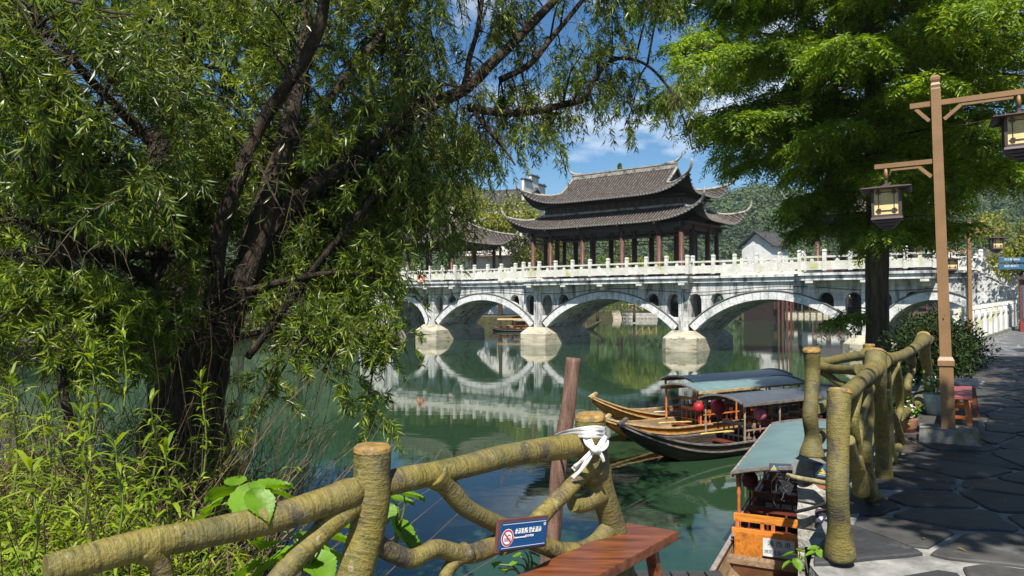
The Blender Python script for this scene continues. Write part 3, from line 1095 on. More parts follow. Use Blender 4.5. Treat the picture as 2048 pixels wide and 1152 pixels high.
# ------------------------------------------------------------------ pavilions on the bridge
def roof_side(base, ribs, ends, side, a0, a1, b0, b1, z0, z1, lift=1.0, vend=1.0, step=0.23, pw=6, out=0.25, tiles=0.042):
    """one slope: eave half length a0 -> top half length a1 (reached at v=vend), eave distance b0 -> b1; side = 2D frame ((ux,uy),(nx,ny))"""
    (ux, uy), (nx, ny) = side
    def half(v):
        return a0 + (a1 - a0) * min(1, v / vend)
    def pt(x, v):
        h = half(v)
        u = max(-1, min(1, x / h))
        c = abs(u) ** pw * max(0, 1 - v / vend) ** 1.6
        d = b0 + (b1 - b0) * v + out * c
        z = z0 + (z1 - z0) * (0.62 * v + 0.38 * v * v) + lift * c
        xx = x + out * c * (1 if x > 0 else -1)
        return Vector((ux * xx + nx * d, uy * xx + ny * d, z))
    base.grid(lambda i, j: pt((2 * i - 1) * half(j), j), 36, 10)
    base.grid(lambda i, j: pt((1 - 2 * i) * half(j), j) - Vector((0, 0, 0.09)), 36, 4)
    # eave board closing the edge
    base.grid(lambda i, j: pt((2 * i - 1) * half(0), 0) - Vector((0, 0, 0.09 * j)), 36, 1)
    nr = int(2 * a0 / step)
    for k in range(nr + 1):
        x = -a0 + 2 * a0 * (k + 0.5) / (nr + 1)
        vm = 1.0 if abs(x) <= a1 else vend * (a0 - abs(x)) / (a0 - a1)
        if vm < 0.03: continue
        P_ = [pt(x, vm * t) + Vector((0, 0, 0.02)) for t in (0, .12, .3, .5, .75, 1)]
        ribs.tube(P_, tiles, 5, 6, cap=True)
        p = P_[0]
        ends.box((p.x + nx * .01, p.y + ny * .01, p.z - 0.015), (0.115, 0.115, 0.115))
    return pt, half

def hip_ridges(mb, pts_list, r=0.075):
    for pts in pts_list:
        mb.tube(pts, [r] * (len(pts) - 2) + [r * 0.8, r * 0.25], 6, len(pts) * 4)

def column_mesh(h, r):
    mb = MB()
    mb.lathe([(r * 1.5, 0), (r * 1.6, 0.1), (r * 1.2, 0.22), (r, 0.24), (r * 0.96, h)], seg=12)
    return mb.mesh('column')

def frieze(parent, hx, hy, cy, z, h, mat):
    mb = MB()
    # fretwork: bars and verticals between the columns
    for (a, b) in (((-hx, cy - hy), (hx, cy - hy)), ((hx, cy - hy), (hx, cy + hy)), ((hx, cy + hy), (-hx, cy + hy)), ((-hx, cy + hy), (-hx, cy - hy))):
        a, b = Vector((*a, z)), Vector((*b, z))
        mb.bar(a, b, 0.05, 0.06); mb.bar(a - Vector((0, 0, h * .5)), b - Vector((0, 0, h * .5)), 0.04, 0.04); mb.bar(a - Vector((0, 0, h)), b - Vector((0, 0, h)), 0.05, 0.05)
        n = int((b - a).length / 0.28)
        for k in range(n + 1):
            p = a.lerp(b, k / n)
            off = 0 if k % 2 else -h * 0.5
            mb.bar(p + Vector((0, 0, off)), p + Vector((0, 0, off - h * 0.5)), 0.035, 0.035, (0, 1, 0))
    put('fretwork', mb, mat, parent)

def xieshan(parent, cy):
    """two-tier hip-and-gable roof"""
    FR = ((1, 0), (0, -1)); BK = ((-1, 0), (0, 1)); RT = ((0, 1), (1, 0)); LF = ((0, -1), (-1, 0))
    def shift(fr):
        return fr
    # lower skirt
    for tier, (a0, a1, b0, b1, z0, z1, vend, lift) in enumerate(((7.6, 5.75, 3.6, 1.95, 6.98, 8.08, 1.0, 1.05), (6.55, 4.35, 3.15, 0.0, 8.86, 11.0, 0.50, 1.15))):
        base, ribs, ends, rd = MB(), MB(), MB(), MB()
        for fr in (FR, BK):
            pt, half = roof_side(base, ribs, ends, fr, a0, a1, b0, b1, z0, z1, lift, vend)
            for s in (-1, 1):
                if fr is FR or True:
                    P_ = [pt(s * half(vend * t), vend * t) + Vector((0, 0, .06)) for t in (1, .75, .5, .3, .15, .05, 0)]
                    tip = P_[-1]
                    dr = (tip - P_[-3]); dr.z = 0; dr.normalize()
                    P_ += [tip + dr * .24 + Vector((0, 0, .25)), tip + dr * .34 + Vector((0, 0, .54)), tip + dr * .33 + Vector((0, 0, .74))]
                    hip_ridges(rd, [P_], 0.10)
                    if tier:
                        hip_ridges(rd, [[pt(s * half(v), v) + Vector((0, 0, .06)) for v in (1, .85, .7, .5)] + [pt(s * half(.5), .5) + Vector((s * .05, 0, .1))]], 0.09)
        if tier == 0:
            for fr in (RT, LF):
                roof_side(base, ribs, ends, fr, b0, b1, a0, a1, z0, z1, lift, 1.0, pw=5)
        else:
            # end slopes stop at the gable
            bm_ = b0 + (b1 - b0) * .5
            zm = z0 + (z1 - z0) * (0.62 * .5 + 0.38 * .25)
            for fr in (RT, LF):
                roof_side(base, ribs, ends, fr, b0, bm_, a0, a1, z0, zm, lift, 1.0, pw=5)
            for s in (-1, 1):
                g = MB()
                x = s * (a1 - 0.12)
                prof = [(b0 + (b1 - b0) * v, z0 + (z1 - z0) * (0.62 * v + 0.38 * v * v)) for v in (0.5, .625, .75, .875, 1.0)]
                vs = [(x, y_, z_ - .04) for y_, z_ in prof] + [(x, -y_, z_ - .04) for y_, z_ in prof[-2::-1]]
                g.add(vs, [tuple(range(len(vs)))])
                put('gable', g, m_dark_timber, parent, loc=(0, cy, 0))
            # main ridge with swept tips
            x = a1
            rd.bar((-x, 0, z1 + .16), (x, 0, z1 + .16), 0.16, 0.30)
            rd.bar((-x, 0, z1 + .36), (x, 0, z1 + .36), 0.24, 0.09)
            for s in (-1, 1):
                rd.tube([(s * (x - .9), 0, z1 + .38), (s * (x - .2), 0, z1 + .46), (s * (x + .25), 0, z1 + .75), (s * (x + .42), 0, z1 + 1.15)], [.12, .11, .08, .02], 6, 14)
        if tier == 0:
            # flashing course at the foot of the upper wall
            for fr in (FR, BK):
                (ux, uy), (nx, ny) = fr
                rd.bar((-a1 * ux, ny * b1, z1 + .06), (a1 * ux, ny * b1, z1 + .06), .16, .16)
            for s in (-1, 1):
                rd.bar((s * a1, -b1, z1 + .06), (s * a1, b1, z1 + .06), .16, .16)
        nm = 'lower_roof' if tier == 0 else 'upper_roof'
        r_ = put(nm, base, m_tile_base, parent, loc=(0, cy, 0))
        put('tile_rows', ribs, m_tile, r_, kind='stuff')
        put('eave_tile_ends', ends, m_tile_end, r_, kind='stuff')
        put('ridge', rd, m_ridge, r_)

def big_pavilion():
    cy = BW / 2
    root = thing('roofed_pavilion', 'long dark timber pavilion with two-tier swept tile roof over the middle of the bridge', 'pavilion',
                 Vector(BO) + Vector((0, 0, 0)), BROT, 'pavilions standing on the bridge')
    h = 3.55
    me = column_mesh(h, 0.17); me.materials.append(m_column)
    for y in (-0.55, BW + 0.55):
        for x in (-6.0, -4.4, -1.6, 1.6, 4.4, 6.0):
            put('column', me, None, root, loc=(x, y, Z_D + .14))
    me2 = column_mesh(h + 1.0, 0.19); me2.materials.append(m_column)
    for y in (1.05, BW - 1.05):
        for x in (-4.9, -1.7, 1.7, 4.9):
            put('column', me2, None, root, loc=(x, y, Z_D + .12))
    for x in (-6.0, 6.0):
        for y in (1.05, BW - 1.05):
            put('column', me, None, root, loc=(x, y, Z_D + .14))
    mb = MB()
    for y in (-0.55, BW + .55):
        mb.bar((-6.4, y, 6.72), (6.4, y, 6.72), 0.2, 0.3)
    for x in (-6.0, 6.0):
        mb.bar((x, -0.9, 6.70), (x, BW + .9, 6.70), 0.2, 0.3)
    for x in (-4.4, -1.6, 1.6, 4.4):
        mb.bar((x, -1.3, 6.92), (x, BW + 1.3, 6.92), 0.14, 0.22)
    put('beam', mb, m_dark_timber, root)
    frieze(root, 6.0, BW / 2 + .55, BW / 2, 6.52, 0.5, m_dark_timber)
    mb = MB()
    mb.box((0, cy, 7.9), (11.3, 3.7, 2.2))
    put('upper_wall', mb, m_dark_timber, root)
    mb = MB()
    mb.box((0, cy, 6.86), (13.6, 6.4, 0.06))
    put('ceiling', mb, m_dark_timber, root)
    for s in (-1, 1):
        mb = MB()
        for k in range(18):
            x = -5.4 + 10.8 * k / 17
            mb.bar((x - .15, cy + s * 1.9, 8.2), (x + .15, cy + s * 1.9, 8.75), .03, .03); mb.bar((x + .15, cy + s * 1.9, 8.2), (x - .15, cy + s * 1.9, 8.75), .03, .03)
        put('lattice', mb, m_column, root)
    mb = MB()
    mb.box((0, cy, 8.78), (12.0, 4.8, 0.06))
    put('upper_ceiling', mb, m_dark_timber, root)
    xieshan(root, cy)
    return root
big_pavilion()

def small_pavilion(x0, label, k=1.0):
    root = thing('roofed_pavilion', label, 'pavilion', Vector(BO) + Vector((0.788 * x0, -0.616 * x0, 0)), BROT, 'pavilions standing on the bridge')
    me = column_mesh(3.3, 0.15); me.materials.append(m_column)
    cy = BW / 2
    for x in (-2.6, 2.6):
        for y in (-0.4, BW + .4):
            put('column', me, None, root, loc=(x, y, Z_D + .14))
    for x in (-1.5, 1.5):
        for y in (0.9, BW - .9):
            put('column', me, None, root, loc=(x, y, Z_D + .12))
    mb = MB()
    for y in (-.4, BW + .4):
        mb.bar((-3, y, 6.45), (3, y, 6.45), .18, .28)
    for x in (-2.6, 2.6):
        mb.bar((x, -.8, 6.43), (x, BW + .8, 6.43), .18, .28)
    put('beam', mb, m_dark_timber, root)
    frieze(root, 2.6, BW / 2 + .4, BW / 2, 6.28, 0.45, m_dark_timber)
    mb = MB(); mb.box((0, cy, 6.6), (5.8, 5.8, .06))
    put('ceiling', mb, m_dark_timber, root)
    base, ribs, ends, rd = MB(), MB(), MB(), MB()
    frs = (((1, 0), (0, -1)), ((-1, 0), (0, 1)), ((0, 1), (1, 0)), ((0, -1), (-1, 0)))
    for fr in frs:
        pt, half = roof_side(base, ribs, ends, fr, 3.75, 0.15, 3.75, 0.15, 6.62, 9.3, .95, 1.0, pw=5)
        P_ = [pt(half(t), t) + Vector((0, 0, .06)) for t in (1, .8, .6, .4, .2, .08, 0)]
        tip = P_[-1]; dr = tip - P_[-3]; dr.z = 0; dr.normalize()
        P_ += [tip + dr * .3 + Vector((0, 0, .35)), tip + dr * .4 + Vector((0, 0, .8))]
        hip_ridges(rd, [P_], .09)
    rd.lathe([(.28, 9.2), (.3, 9.4), (.12, 9.5), (.26, 9.75), (.2, 9.95), (.05, 10.1), (.02, 10.5)], seg=10)
    r_ = put('roof', base, m_tile_base, root, loc=(0, cy, 0))
    put('tile_rows', ribs, m_tile, r_, kind='stuff')
    put('eave_tile_ends', ends, m_tile_end, r_, kind='stuff')
    put('ridge', rd, m_ridge, r_)
    return root
small_pavilion(-17.05, 'small dark pavilion with pyramid tile roof on the bridge behind the willow twigs')
small_pavilion(17.05, 'small dark pavilion with pyramid tile roof on the bridge, mostly hidden by the feathery conifer')
# ------------------------------------------------------------------ fake-log concrete fences
def chain(root, name, pix, plane, rpx, seg=16, wob=0.05, seed=0, cut=False, flare=(1.15, 1.15), doff=0.0):
    wob = wob * 1.25
    pts, rad = [], []
    for i, (x, y) in enumerate(pix):
        p = onplane(x, y, *plane)
        if doff:
            p = p + (p - Vector((0, 0, CAMZ))).normalized() * doff
        pts.append(p)
        r = (rpx[i] if hasattr(rpx, '__len__') else rpx) * p.y / F
        if i == 0: r *= flare[0]
        if i == len(pix) - 1: r *= flare[1]
        rad.append(r)
    mb = MB()
    mb.tube(pts, rad, seg, max(14, len(pts) * 9), wob, 7.0, seed=seed)
    o = put(name, mb, m_fence, root, world=True)
    if cut:
        c = MB()
        d = (pts[0] - pts[1]).normalized()
        r = rad[0]
        c.tube([pts[0] - d * 0.012, pts[0] + d * 0.004, pts[0] + d * 0.016], [r * 1.03, r * 1.0, r * 0.86], 20, 8, 0.02)
        put('cut_end', c, m_cut, o, world=True)
    return o
PL = (FL0, FL1)
lf = thing('log_fence', 'yellow mossy fake-log fence in the foreground with a blue warning sign on it', 'fence', (FL1[0], FL1[1], 0), group='fake-log fences along the water')
chain(lf, 'post', [(745, 898), (744, 945), (742, 1000), (735, 1060), (718, 1120), (702, 1190), (690, 1290), (683, 1420)], PL, [37, 37, 39, 35, 35, 36, 40, 44], 22, 0.025, 1, True, (1, 1.1))
chain(lf, 'post', [(1180, 834), (1183, 880), (1190, 935), (1205, 985), (1222, 1040), (1236, 1090), (1244, 1150), (1250, 1230)], PL, [30, 30, 30, 25, 24, 25, 27, 30], 22, 0.03, 2, True, (1, 1.1))
chain(lf, 'rail', [(92, 1143), (108, 1139), (150, 1127), (273, 1092), (400, 1068), (469, 1054), (560, 1034), (640, 1008), (690, 990), (735, 972)], PL, [33, 33, 32, 30, 29, 29, 29, 29, 30, 22], 20, 0.035, 3, flare=(1, 1))
chain(lf, 'rail', [(765, 972), (800, 960), (871, 946), (941, 930), (1012, 912), (1082, 900), (1140, 892), (1182, 888)], PL, [24, 25, 23, 22, 23, 24, 25, 23], 20, 0.04, 4, flare=(1, 1))
chain(lf, 'branch', [(735, 990), (672, 1035), (630, 1078), (590, 1120), (545, 1175), (500, 1240)], PL, [20, 25, 22, 22, 23, 26], 16, 0.05, 5, flare=(1, 1))
chain(lf, 'branch', [(290, 1095), (318, 1125), (330, 1180), (335, 1260)], PL, [26, 22, 22, 26], 14, 0.05, 6)
chain(lf, 'branch', [(868, 945), (895, 972), (927, 1011), (960, 1032), (1000, 1052), (1050, 1075), (1112, 1100), (1150, 1108)], PL, [26, 21, 18, 18, 18, 18, 18, 20], 16, 0.06, 7)
chain(lf, 'branch', [(1186, 920), (1160, 950), (1130, 985), (1100, 1015), (1075, 1042), (1045, 1075), (1000, 1090)], PL, [22, 18, 17, 17, 18, 18, 18], 16, 0.05, 8)
chain(lf, 'branch', [(745, 1080), (770, 1097), (818, 1117), (850, 1106), (875, 1097), (924, 1109), (960, 1103), (1000, 1085)], PL, [22, 20, 19, 17, 18, 19, 19, 18], 16, 0.05, 9, flare=(1, 1))
chain(lf, 'branch', [(935, 1102), (910, 1122), (892, 1150), (885, 1200), (880, 1300)], PL, [20, 15, 14, 16, 20], 14, 0.06, 10)
chain(lf, 'branch', [(1195, 985), (1178, 1003), (1160, 1010), (1146, 1008)], PL, [24, 17, 16, 13], 14, 0.05, 11)
chain(lf, 'branch', [(1150, 1108), (1190, 1085), (1224, 1050)], PL, [17, 16, 18], 12, 0.05, 12)

PR = (FA, FD)
rf = thing('log_fence', 'yellow mossy fake-log fence along the paved walk by the moored boats', 'fence', (*FA, 0), group='fake-log fences along the water')
chain(rf, 'post', [(1679, 783), (1677, 840), (1676, 900), (1674, 980), (1678, 1050), (1681, 1112)], PR, [23, 22, 21, 21.5, 22, 27], 22, 0.03, 21, True, (1, 1.1))
chain(rf, 'rail', [(1681, 796), (1697, 784), (1716, 768), (1734, 752), (1752, 736)], PR, [15, 16, 15, 15, 17], 16, 0.05, 22)
chain(rf, 'post', [(1752, 706), (1750, 745), (1756, 800), (1764, 870), (1768, 940), (1770, 1008)], PR, [20, 21, 17, 15, 16, 21], 18, 0.04, 23, True, (1, 1.1))
chain(rf, 'branch', [(1698, 880), (1708, 920), (1727, 958), (1740, 985), (1758, 1000)], PR, [10, 12, 14, 14, 14], 14, 0.06, 24)
chain(rf, 'branch', [(1735, 775), (1722, 830), (1716, 885), (1712, 940)], PR, [12, 10, 9, 10], 12, 0.07, 25)
chain(rf, 'branch', [(1790, 725), (1778, 765), (1772, 800), (1790, 838), (1802, 880), (1811, 945)], PR, [9, 8, 6, 7, 8, 11], 12, 0.06, 26)
chain(rf, 'branch', [(1786, 730), (1797, 775), (1800, 820), (1795, 840)], PR, [11, 9, 7, 4], 12, 0.06, 27)
chain(rf, 'rail', [(1762, 722), (1786, 716), (1806, 710), (1832, 694), (1848, 678)], PR, [15, 11, 10, 10, 12], 16, 0.05, 28)
chain(rf, 'branch', [(1820, 708), (1824, 737), (1815, 765), (1816, 790), (1820, 812)], PR, [9, 7, 7, 7, 9], 12, 0.06, 29)
chain(rf, 'branch', [(1800, 832), (1815, 822), (1832, 812), (1841, 800)], PR, [9, 8, 9, 9], 12, 0.06, 30)
chain(rf, 'post', [(1847, 672), (1850, 705), (1854, 740), (1858, 775), (1864, 800), (1866, 838)], PR, [12, 10, 9, 9, 10, 12], 16, 0.05, 31, True, (1, 1.1))
chain(rf, 'branch', [(1846, 812), (1858, 795), (1872, 786), (1880, 780)], PR, [9, 8, 7, 8], 12, 0.05, 32)
chain(rf, 'rail', [(1852, 682), (1862, 678), (1870, 676)], PR, [9, 7, 9], 12, 0.05, 33)
chain(rf, 'post', [(1870, 670), (1873, 700), (1874, 740), (1876, 780), (1878, 800)], PR, [9, 7, 7, 7, 9], 14, 0.05, 34, True, (1, 1.1))
chain(rf, 'rail', [(1872, 680), (1892, 669), (1915, 655)], PR, [7, 5, 6], 12, 0.05, 35)
chain(rf, 'post', [(1914, 648), (1916, 680), (1918, 722)], PR, [6, 5, 6], 12, 0.05, 36)

chain(rf, 'branch', [(1712, 780), (1706, 840), (1714, 905), (1722, 985)], PR, [11, 12, 11, 14], 14, 0.06, 51)
chain(rf, 'branch', [(1730, 768), (1738, 835), (1731, 905), (1742, 995)], PR, [11, 10, 12, 13], 14, 0.06, 52)
chain(rf, 'branch', [(1770, 740), (1777, 815), (1781, 890), (1790, 962)], PR, [9, 8, 8, 11], 12, 0.06, 53)
chain(rf, 'branch', [(1768, 930), (1783, 915), (1797, 895)], PR, [10, 8, 8], 12, 0.06, 54)
# outer stair fence on the rubble pillar
PB = ((2.92, 7.0), (4.30, 9.0))
sf = thing('log_fence', 'short fake-log fence standing on top of the rubble stone pillar', 'fence', (2.92, 7.0, 0.12), group='fake-log fences along the water')
chain(sf, 'post', [(1623, 700), (1625, 740), (1623, 785), (1620, 830), (1624, 870), (1624, 913)], PB, [17, 15, 14, 14, 14, 21], 20, 0.05, 41, True, (1, 1.15))
chain(sf, 'rail', [(1640, 735), (1665, 738), (1695, 740), (1722, 740)], (PB[0], (2.90, 5.95)), [11, 9, 9, 11], 14, 0.04, 42)
chain(sf, 'rail', [(1634, 728), (1662, 722), (1690, 716), (1722, 711), (1738, 708)], PB, [10, 9, 9, 10, 12], 14, 0.05, 43)
chain(sf, 'post', [(1738, 690), (1738, 720), (1741, 770), (1744, 830), (1744, 900)], PB, [11, 12, 10, 10, 13], 16, 0.05, 44, True, (1, 1.1))
chain(sf, 'branch', [(1640, 737), (1658, 752), (1676, 765), (1697, 776)], (PB[0], (2.90, 5.95)), [9, 7, 7, 9], 12, 0.05, 45)
chain(sf, 'branch', [(1634, 818), (1646, 812), (1656, 808)], PB, [9, 7, 6], 12, 0.05, 46)
chain(sf, 'branch', [(1636, 880), (1648, 868), (1662, 868)], PB, [10, 9, 9], 12, 0.05, 47)

# ------------------------------------------------------------------ rubble pillar
pil = thing('stone_pillar', 'rubble masonry pillar with a concrete cap rising from the water beside the near boat', 'pillar', (3.0, 7.1, WATER))
R3 = random.Random(5)
PANG = math.atan2(-.53, .85)
pil.rotation_euler = (0, 0, PANG)
pil.location = (2.71 + .85 * .36 + .53 * .34, 7.0 - .53 * .36 + .85 * .34, 0)
px0, px1, py0, py1 = -.36, .13, -.34, .34
mb = MB(); mb.box(((px0 + px1) / 2, (py0 + py1) / 2, -1.25), (px1 - px0 - .02, py1 - py0 - .02, 2.5))
put('mortar_core', mb, m_rub_m, pil)
def rough_stone(c, s, rr):
    mb = MB()
    vs = []
    for z in (-1, 1):
        for (x, y) in ((-1, -1), (0, -1.08), (1, -1), (1.06, 0), (1, 1), (0, 1.05), (-1, 1), (-1.06, 0)):
            k = 0.96 if z > 0 else 0.97
            vs.append((c[0] + x * s[0] / 2 * k * rr.uniform(.97, 1.03), c[1] + y * s[1] / 2 * rr.uniform(.96, 1.0), c[2] + z * s[2] / 2 * rr.uniform(.92, 1.0)))
    mid = [(c[0] + x * s[0] / 2 * rr.uniform(.96, 1.04), c[1] + y * s[1] / 2 * rr.uniform(1.0, 1.06), c[2] + rr.uniform(-.02, .02)) for (x, y) in ((-1, -1), (0, -1.08), (1, -1), (1.06, 0), (1, 1), (0, 1.05), (-1, 1), (-1.06, 0))]
    vs = vs[:8] + mid + vs[8:]
    fs = [tuple(range(8))[::-1], tuple(range(16, 24))]
    for l in range(2):
        for k in range(8):
            k2 = (k + 1) % 8
            fs.append((l * 8 + k, l * 8 + k2, l * 8 + 8 + k2, l * 8 + 8 + k))
    return mb.add(vs, fs)
z = -1.7
while z < -0.16:
    h = R3.uniform(.17, .29)
    if z + h > -0.06: h = -0.04 - z
    cut = R3.uniform(.35, .65)
    w = px1 - px0
    for (a, b) in ((0, cut), (cut, 1)):
        put('stone', rough_stone((px0 + w * (a + b) / 2, (py0 + py1) / 2, z + h / 2), (w * (b - a) - .016, py1 - py0 + .03, h - .014), R3), m_rub, pil)
    z += h
mb = MB(); mb.box((-.115, 0, .035), (.55, .74, .13), None, .97)
put('cap', mb, m_plinth, pil)
for k in range(2):
    mb = MB(); mb.box((-.19 + .23 * k, -.33, -.10), (.21, .1, .07))
    put('brick', mb, m_brick, pil)

# ------------------------------------------------------------------ signs
def sign_board(root, w, h, face, frame_mat=m_signframe, t=0.014):
    mb = MB(); mb.box((0, 0.008, 0), (w, t, h)); put('frame', mb, frame_mat, root)
    mb = MB(); mb.box((0, -0.002, 0), (w - .022, .006, h - .022)); put('face', mb, face, root)
def lettering(root, body, size, x, z, mat, sx=1.0, y=-0.0065):
    me = text_mesh(body, size)
    me.materials.append(mat)
    o = bpy.data.objects.new('lettering', me); COL.objects.link(o); o.parent = root
    o.location = (x, y, z); o.rotation_euler = (math.radians(90), 0, 0); o.scale = (sx, 1, 1)
    return o
def disc(root, name, r0, r1, x, z, mat, y):
    mb = MB()
    n = 36
    vs, fs = [], []
    for k in range(n):
        a = 2 * math.pi * k / n
        vs += [(x + r0 * math.cos(a), y, z + r0 * math.sin(a)), (x + r1 * math.cos(a), y, z + r1 * math.sin(a))]
    for k in range(n):
        j = (k + 1) % n
        fs.append((2 * k, 2 * k + 1, 2 * j + 1, 2 * j))
    mb.add(vs, fs)
    put(name, mb, mat, root)
c = [onplane(px, py, (FL0[0] + .09, FL0[1] - .11), (FL1[0] + .09, FL1[1] - .11)) for px, py in ((991, 1044), (1091, 1033), (1098, 1091), (1001, 1104))]
cen = sum(c, Vector()) / 4
ex = ((c[1] + c[2]) - (c[0] + c[3])) / 2
ez = ((c[0] + c[1]) - (c[2] + c[3])) / 2
sw, sh = ex.length, ez.length
ex.normalize(); ey = ez.normalized().cross(ex).normalized() * 1
ezn = ex.cross(ey).normalized()
if ezn.z < 0: ezn = -ezn; ey = -ey
sg = thing('warning_sign', 'blue sign with white lettering and a red no-swimming ring wired to the foreground log fence', 'sign', cen)
sg.rotation_euler = Matrix((ex, ey, ezn)).transposed().to_euler()
sign_board(sg, sw, sh, m_blue)
def ob(name, parts_, mat, y=-0.0058):
    mb = MB()
    for (a, b, w) in parts_:
        a, b = Vector((a[0], y, a[1])), Vector((b[0], y, b[1]))
        mb.bar(a, b, 0.0008, w, (0, 0, 1)) if abs((b - a).z) < 1e-6 else mb.bar(a, b, w, 0.0008, (0, 1, 0))
    return put(name, mb, mat, sg)
W2, H2 = sw / 2, sh / 2
ob('white_line', [((-W2 + .018, H2 - .018), (W2 - .018, H2 - .018), .0016), ((-W2 + .018, -H2 + .018), (W2 - .018, -H2 + .018), .0016)], m_white)
rc = (-W2 + .048, -0.006); rr = .032
disc(sg, 'ring_edge', rr * 1.0, rr * 1.10, rc[0], rc[1], m_white, -.0058)
disc(sg, 'ring_ground', 0.0005, rr * .82, rc[0], rc[1], m_white, -.0058)
disc(sg, 'red_ring', rr * .80, rr, rc[0], rc[1], m_redp, -.0066)
mb = MB(); k = rr * .58
mb.bar((rc[0] - k, -.0070, rc[1] + k), (rc[0] + k, -.0070, rc[1] - k), .0055, .0008, (0, 1, 0))
put('red_slash', mb, m_redp, sg)
mb = MB()
disc(sg, 'swimmer_head', 0.0002, .0036, rc[0] - .006, rc[1] + .007, m_black, -.0064)
mb.bar((rc[0] - .001, -.0063, rc[1] + .004), (rc[0] + .007, -.0063, rc[1] + .012), .003, .0006, (0, 1, 0))
mb.bar((rc[0] + .007, -.0063, rc[1] + .012), (rc[0] + .017, -.0063, rc[1] + .006), .003, .0006, (0, 1, 0))
for j in range(3):
    for q in range(4):
        x = rc[0] - .018 + q * .009
        mb.bar((x, -.0063, rc[1] - .001 - j * .005), (x + .0045, -.0063, rc[1] - .003 - j * .005), .0014, .0006, (0, 1, 0))
        mb.bar((x + .0045, -.0063, rc[1] - .003 - j * .005), (x + .009, -.0063, rc[1] - .001 - j * .005), .0014, .0006, (0, 1, 0))
put('swimmer_print', mb, m_black, sg)
ts = sh * 0.185
lettering(sg, '水深危险 禁止游泳', ts, -W2 + .088, .014, m_white, 0.80)
lettering(sg, 'Deep water, no swimming', ts * .40, -W2 + .088, -.009, m_white, 0.60)
lettering(sg, '깊은 물 수영금지', ts * .42, -W2 + .150, -.008, m_white, 0.72)
disc(sg, 'emblem_edge', .0035, .0068, W2 - .026, H2 - .030, m_white, -.0058)
disc(sg, 'emblem', .0002, .0014, W2 - .026, H2 - .030, m_white, -.0058)

def wall_sign(px, py, d, w, h, label, body, tri):
    o = thing('warning_sign', label, 'sign', at(px, py, d))
    o.rotation_euler = (0, 0, PANG)
    sign_board(o, w, h, m_blue2)
    if tri:
        mb = MB(); x0 = -w / 2 + h * .5; s_ = h * .36
        mb.add([(x0 - s_, -.0062, -s_ * .75), (x0 + s_, -.0062, -s_ * .75), (x0, -.0062, s_ * .95)], [(0, 1, 2)]); put('triangle_edge', mb, m_white, o)
        mb = MB(); s2 = s_ * .86
        mb.add([(x0 - s2, -.0067, -s2 * .75), (x0 + s2, -.0067, -s2 * .75), (x0, -.0067, s2 * .95)], [(0, 1, 2)]); put('triangle_border', mb, m_black, o)
        mb = MB(); s3 = s_ * .70
        mb.add([(x0 - s3, -.0072, -s3 * .72), (x0 + s3, -.0072, -s3 * .72), (x0, -.0072, s3 * .95)], [(0, 1, 2)]); put('triangle', mb, m_yel, o)
        mb = MB(); mb.bar((x0 - s3 * .3, -.0077, -s3 * .35), (x0 + s3 * .3, -.0077, s3 * .15), s3 * .2, .0006, (0, 1, 0)); put('symbol', mb, m_black, o)
    else:
        x0 = -w / 2 + h * .52; r = h * .34
        disc(o, 'ring_ground', .0005, r, x0, 0, m_white, -.0060)
        disc(o, 'red_ring', r * .86, r * .99, x0, 0, m_redp, -.0066)
        mb = MB(); k = r * .62
        mb.bar((x0 - k, -.0070, k), (x0 + k, -.0070, -k), r * .14, .0006, (0, 1, 0)); put('red_slash', mb, m_redp, o)
        mb = MB(); mb.bar((x0, -.0064, r * .1), (x0 + r * .4, -.0064, r * .35), r * .2, .0006, (0, 1, 0)); mb.bar((x0 - r * .1, -.0064, -r * .1), (x0 + r * .3, -.0064, -r * .1), .0006, r * .2); put('symbol', mb, m_black, o)
    lettering(o, body, h * .36, -w / 2 + h * 1.02, .006 if not tri else h * .04, m_white, .9)
    if tri:
        mb = MB(); mb.box((-w / 2 + h * 1.55, -.0062, -h * .28), (h * 1.0, .0006, h * .05)); put('small_print', mb, m_white, o)
    return o
wall_sign(1663, 944, 6.76, .31, .135, 'blue sign with a yellow warning triangle on the rubble pillar, upper of two', '小心落水', True)
wall_sign(1666, 1036, 6.76, .30, .128, 'blue sign with a red prohibition ring low on the rubble pillar', '禁止', False)

# pipe and hose fixed across the pillar
mb = MB()
mb.tube([at(1574, 950, 6.98), at(1600, 957, 6.86), at(1640, 964, 6.74), at(1690, 974, 6.55)], [.022, .024, .024, .024], 10, 16, .03)
tag(put('steel_pipe', mb, m_pipe), 'mossy horizontal steel pipe crossing the rubble pillar under the yellow triangle sign', 'pipe')
mb = MB()
mb.tube([at(1590, 1024, 6.92), at(1620, 1017, 6.80), at(1660, 1004, 6.70), at(1690, 994, 6.60)], .017, 10, 16)
tag(put('rubber_hose', mb, m_rubber), 'black rubber hose slung across the rubble pillar between its two signs', 'hose')
mb = MB()
R4 = random.Random(9)
for k in range(9):
    p = at(1560 + R4.uniform(-8, 14), 952 + R4.uniform(-4, 8), 6.65)
    q = [p]
    for j in range(5):
        q.append(q[-1] + Vector((R4.uniform(-.05, .045), R4.uniform(-.03, .03), R4.uniform(-.07, .01))))
    mb.tube(q, .0045, 5, 16)
mb.box(at(1572, 975, 6.64), (.09, .07, .1), Matrix.Rotation(.4, 3, 'Y'))
tag(put('cable_tangle', mb, m_rubber), 'tangle of black and white wires hanging off the pillar over the near boat', 'wires')

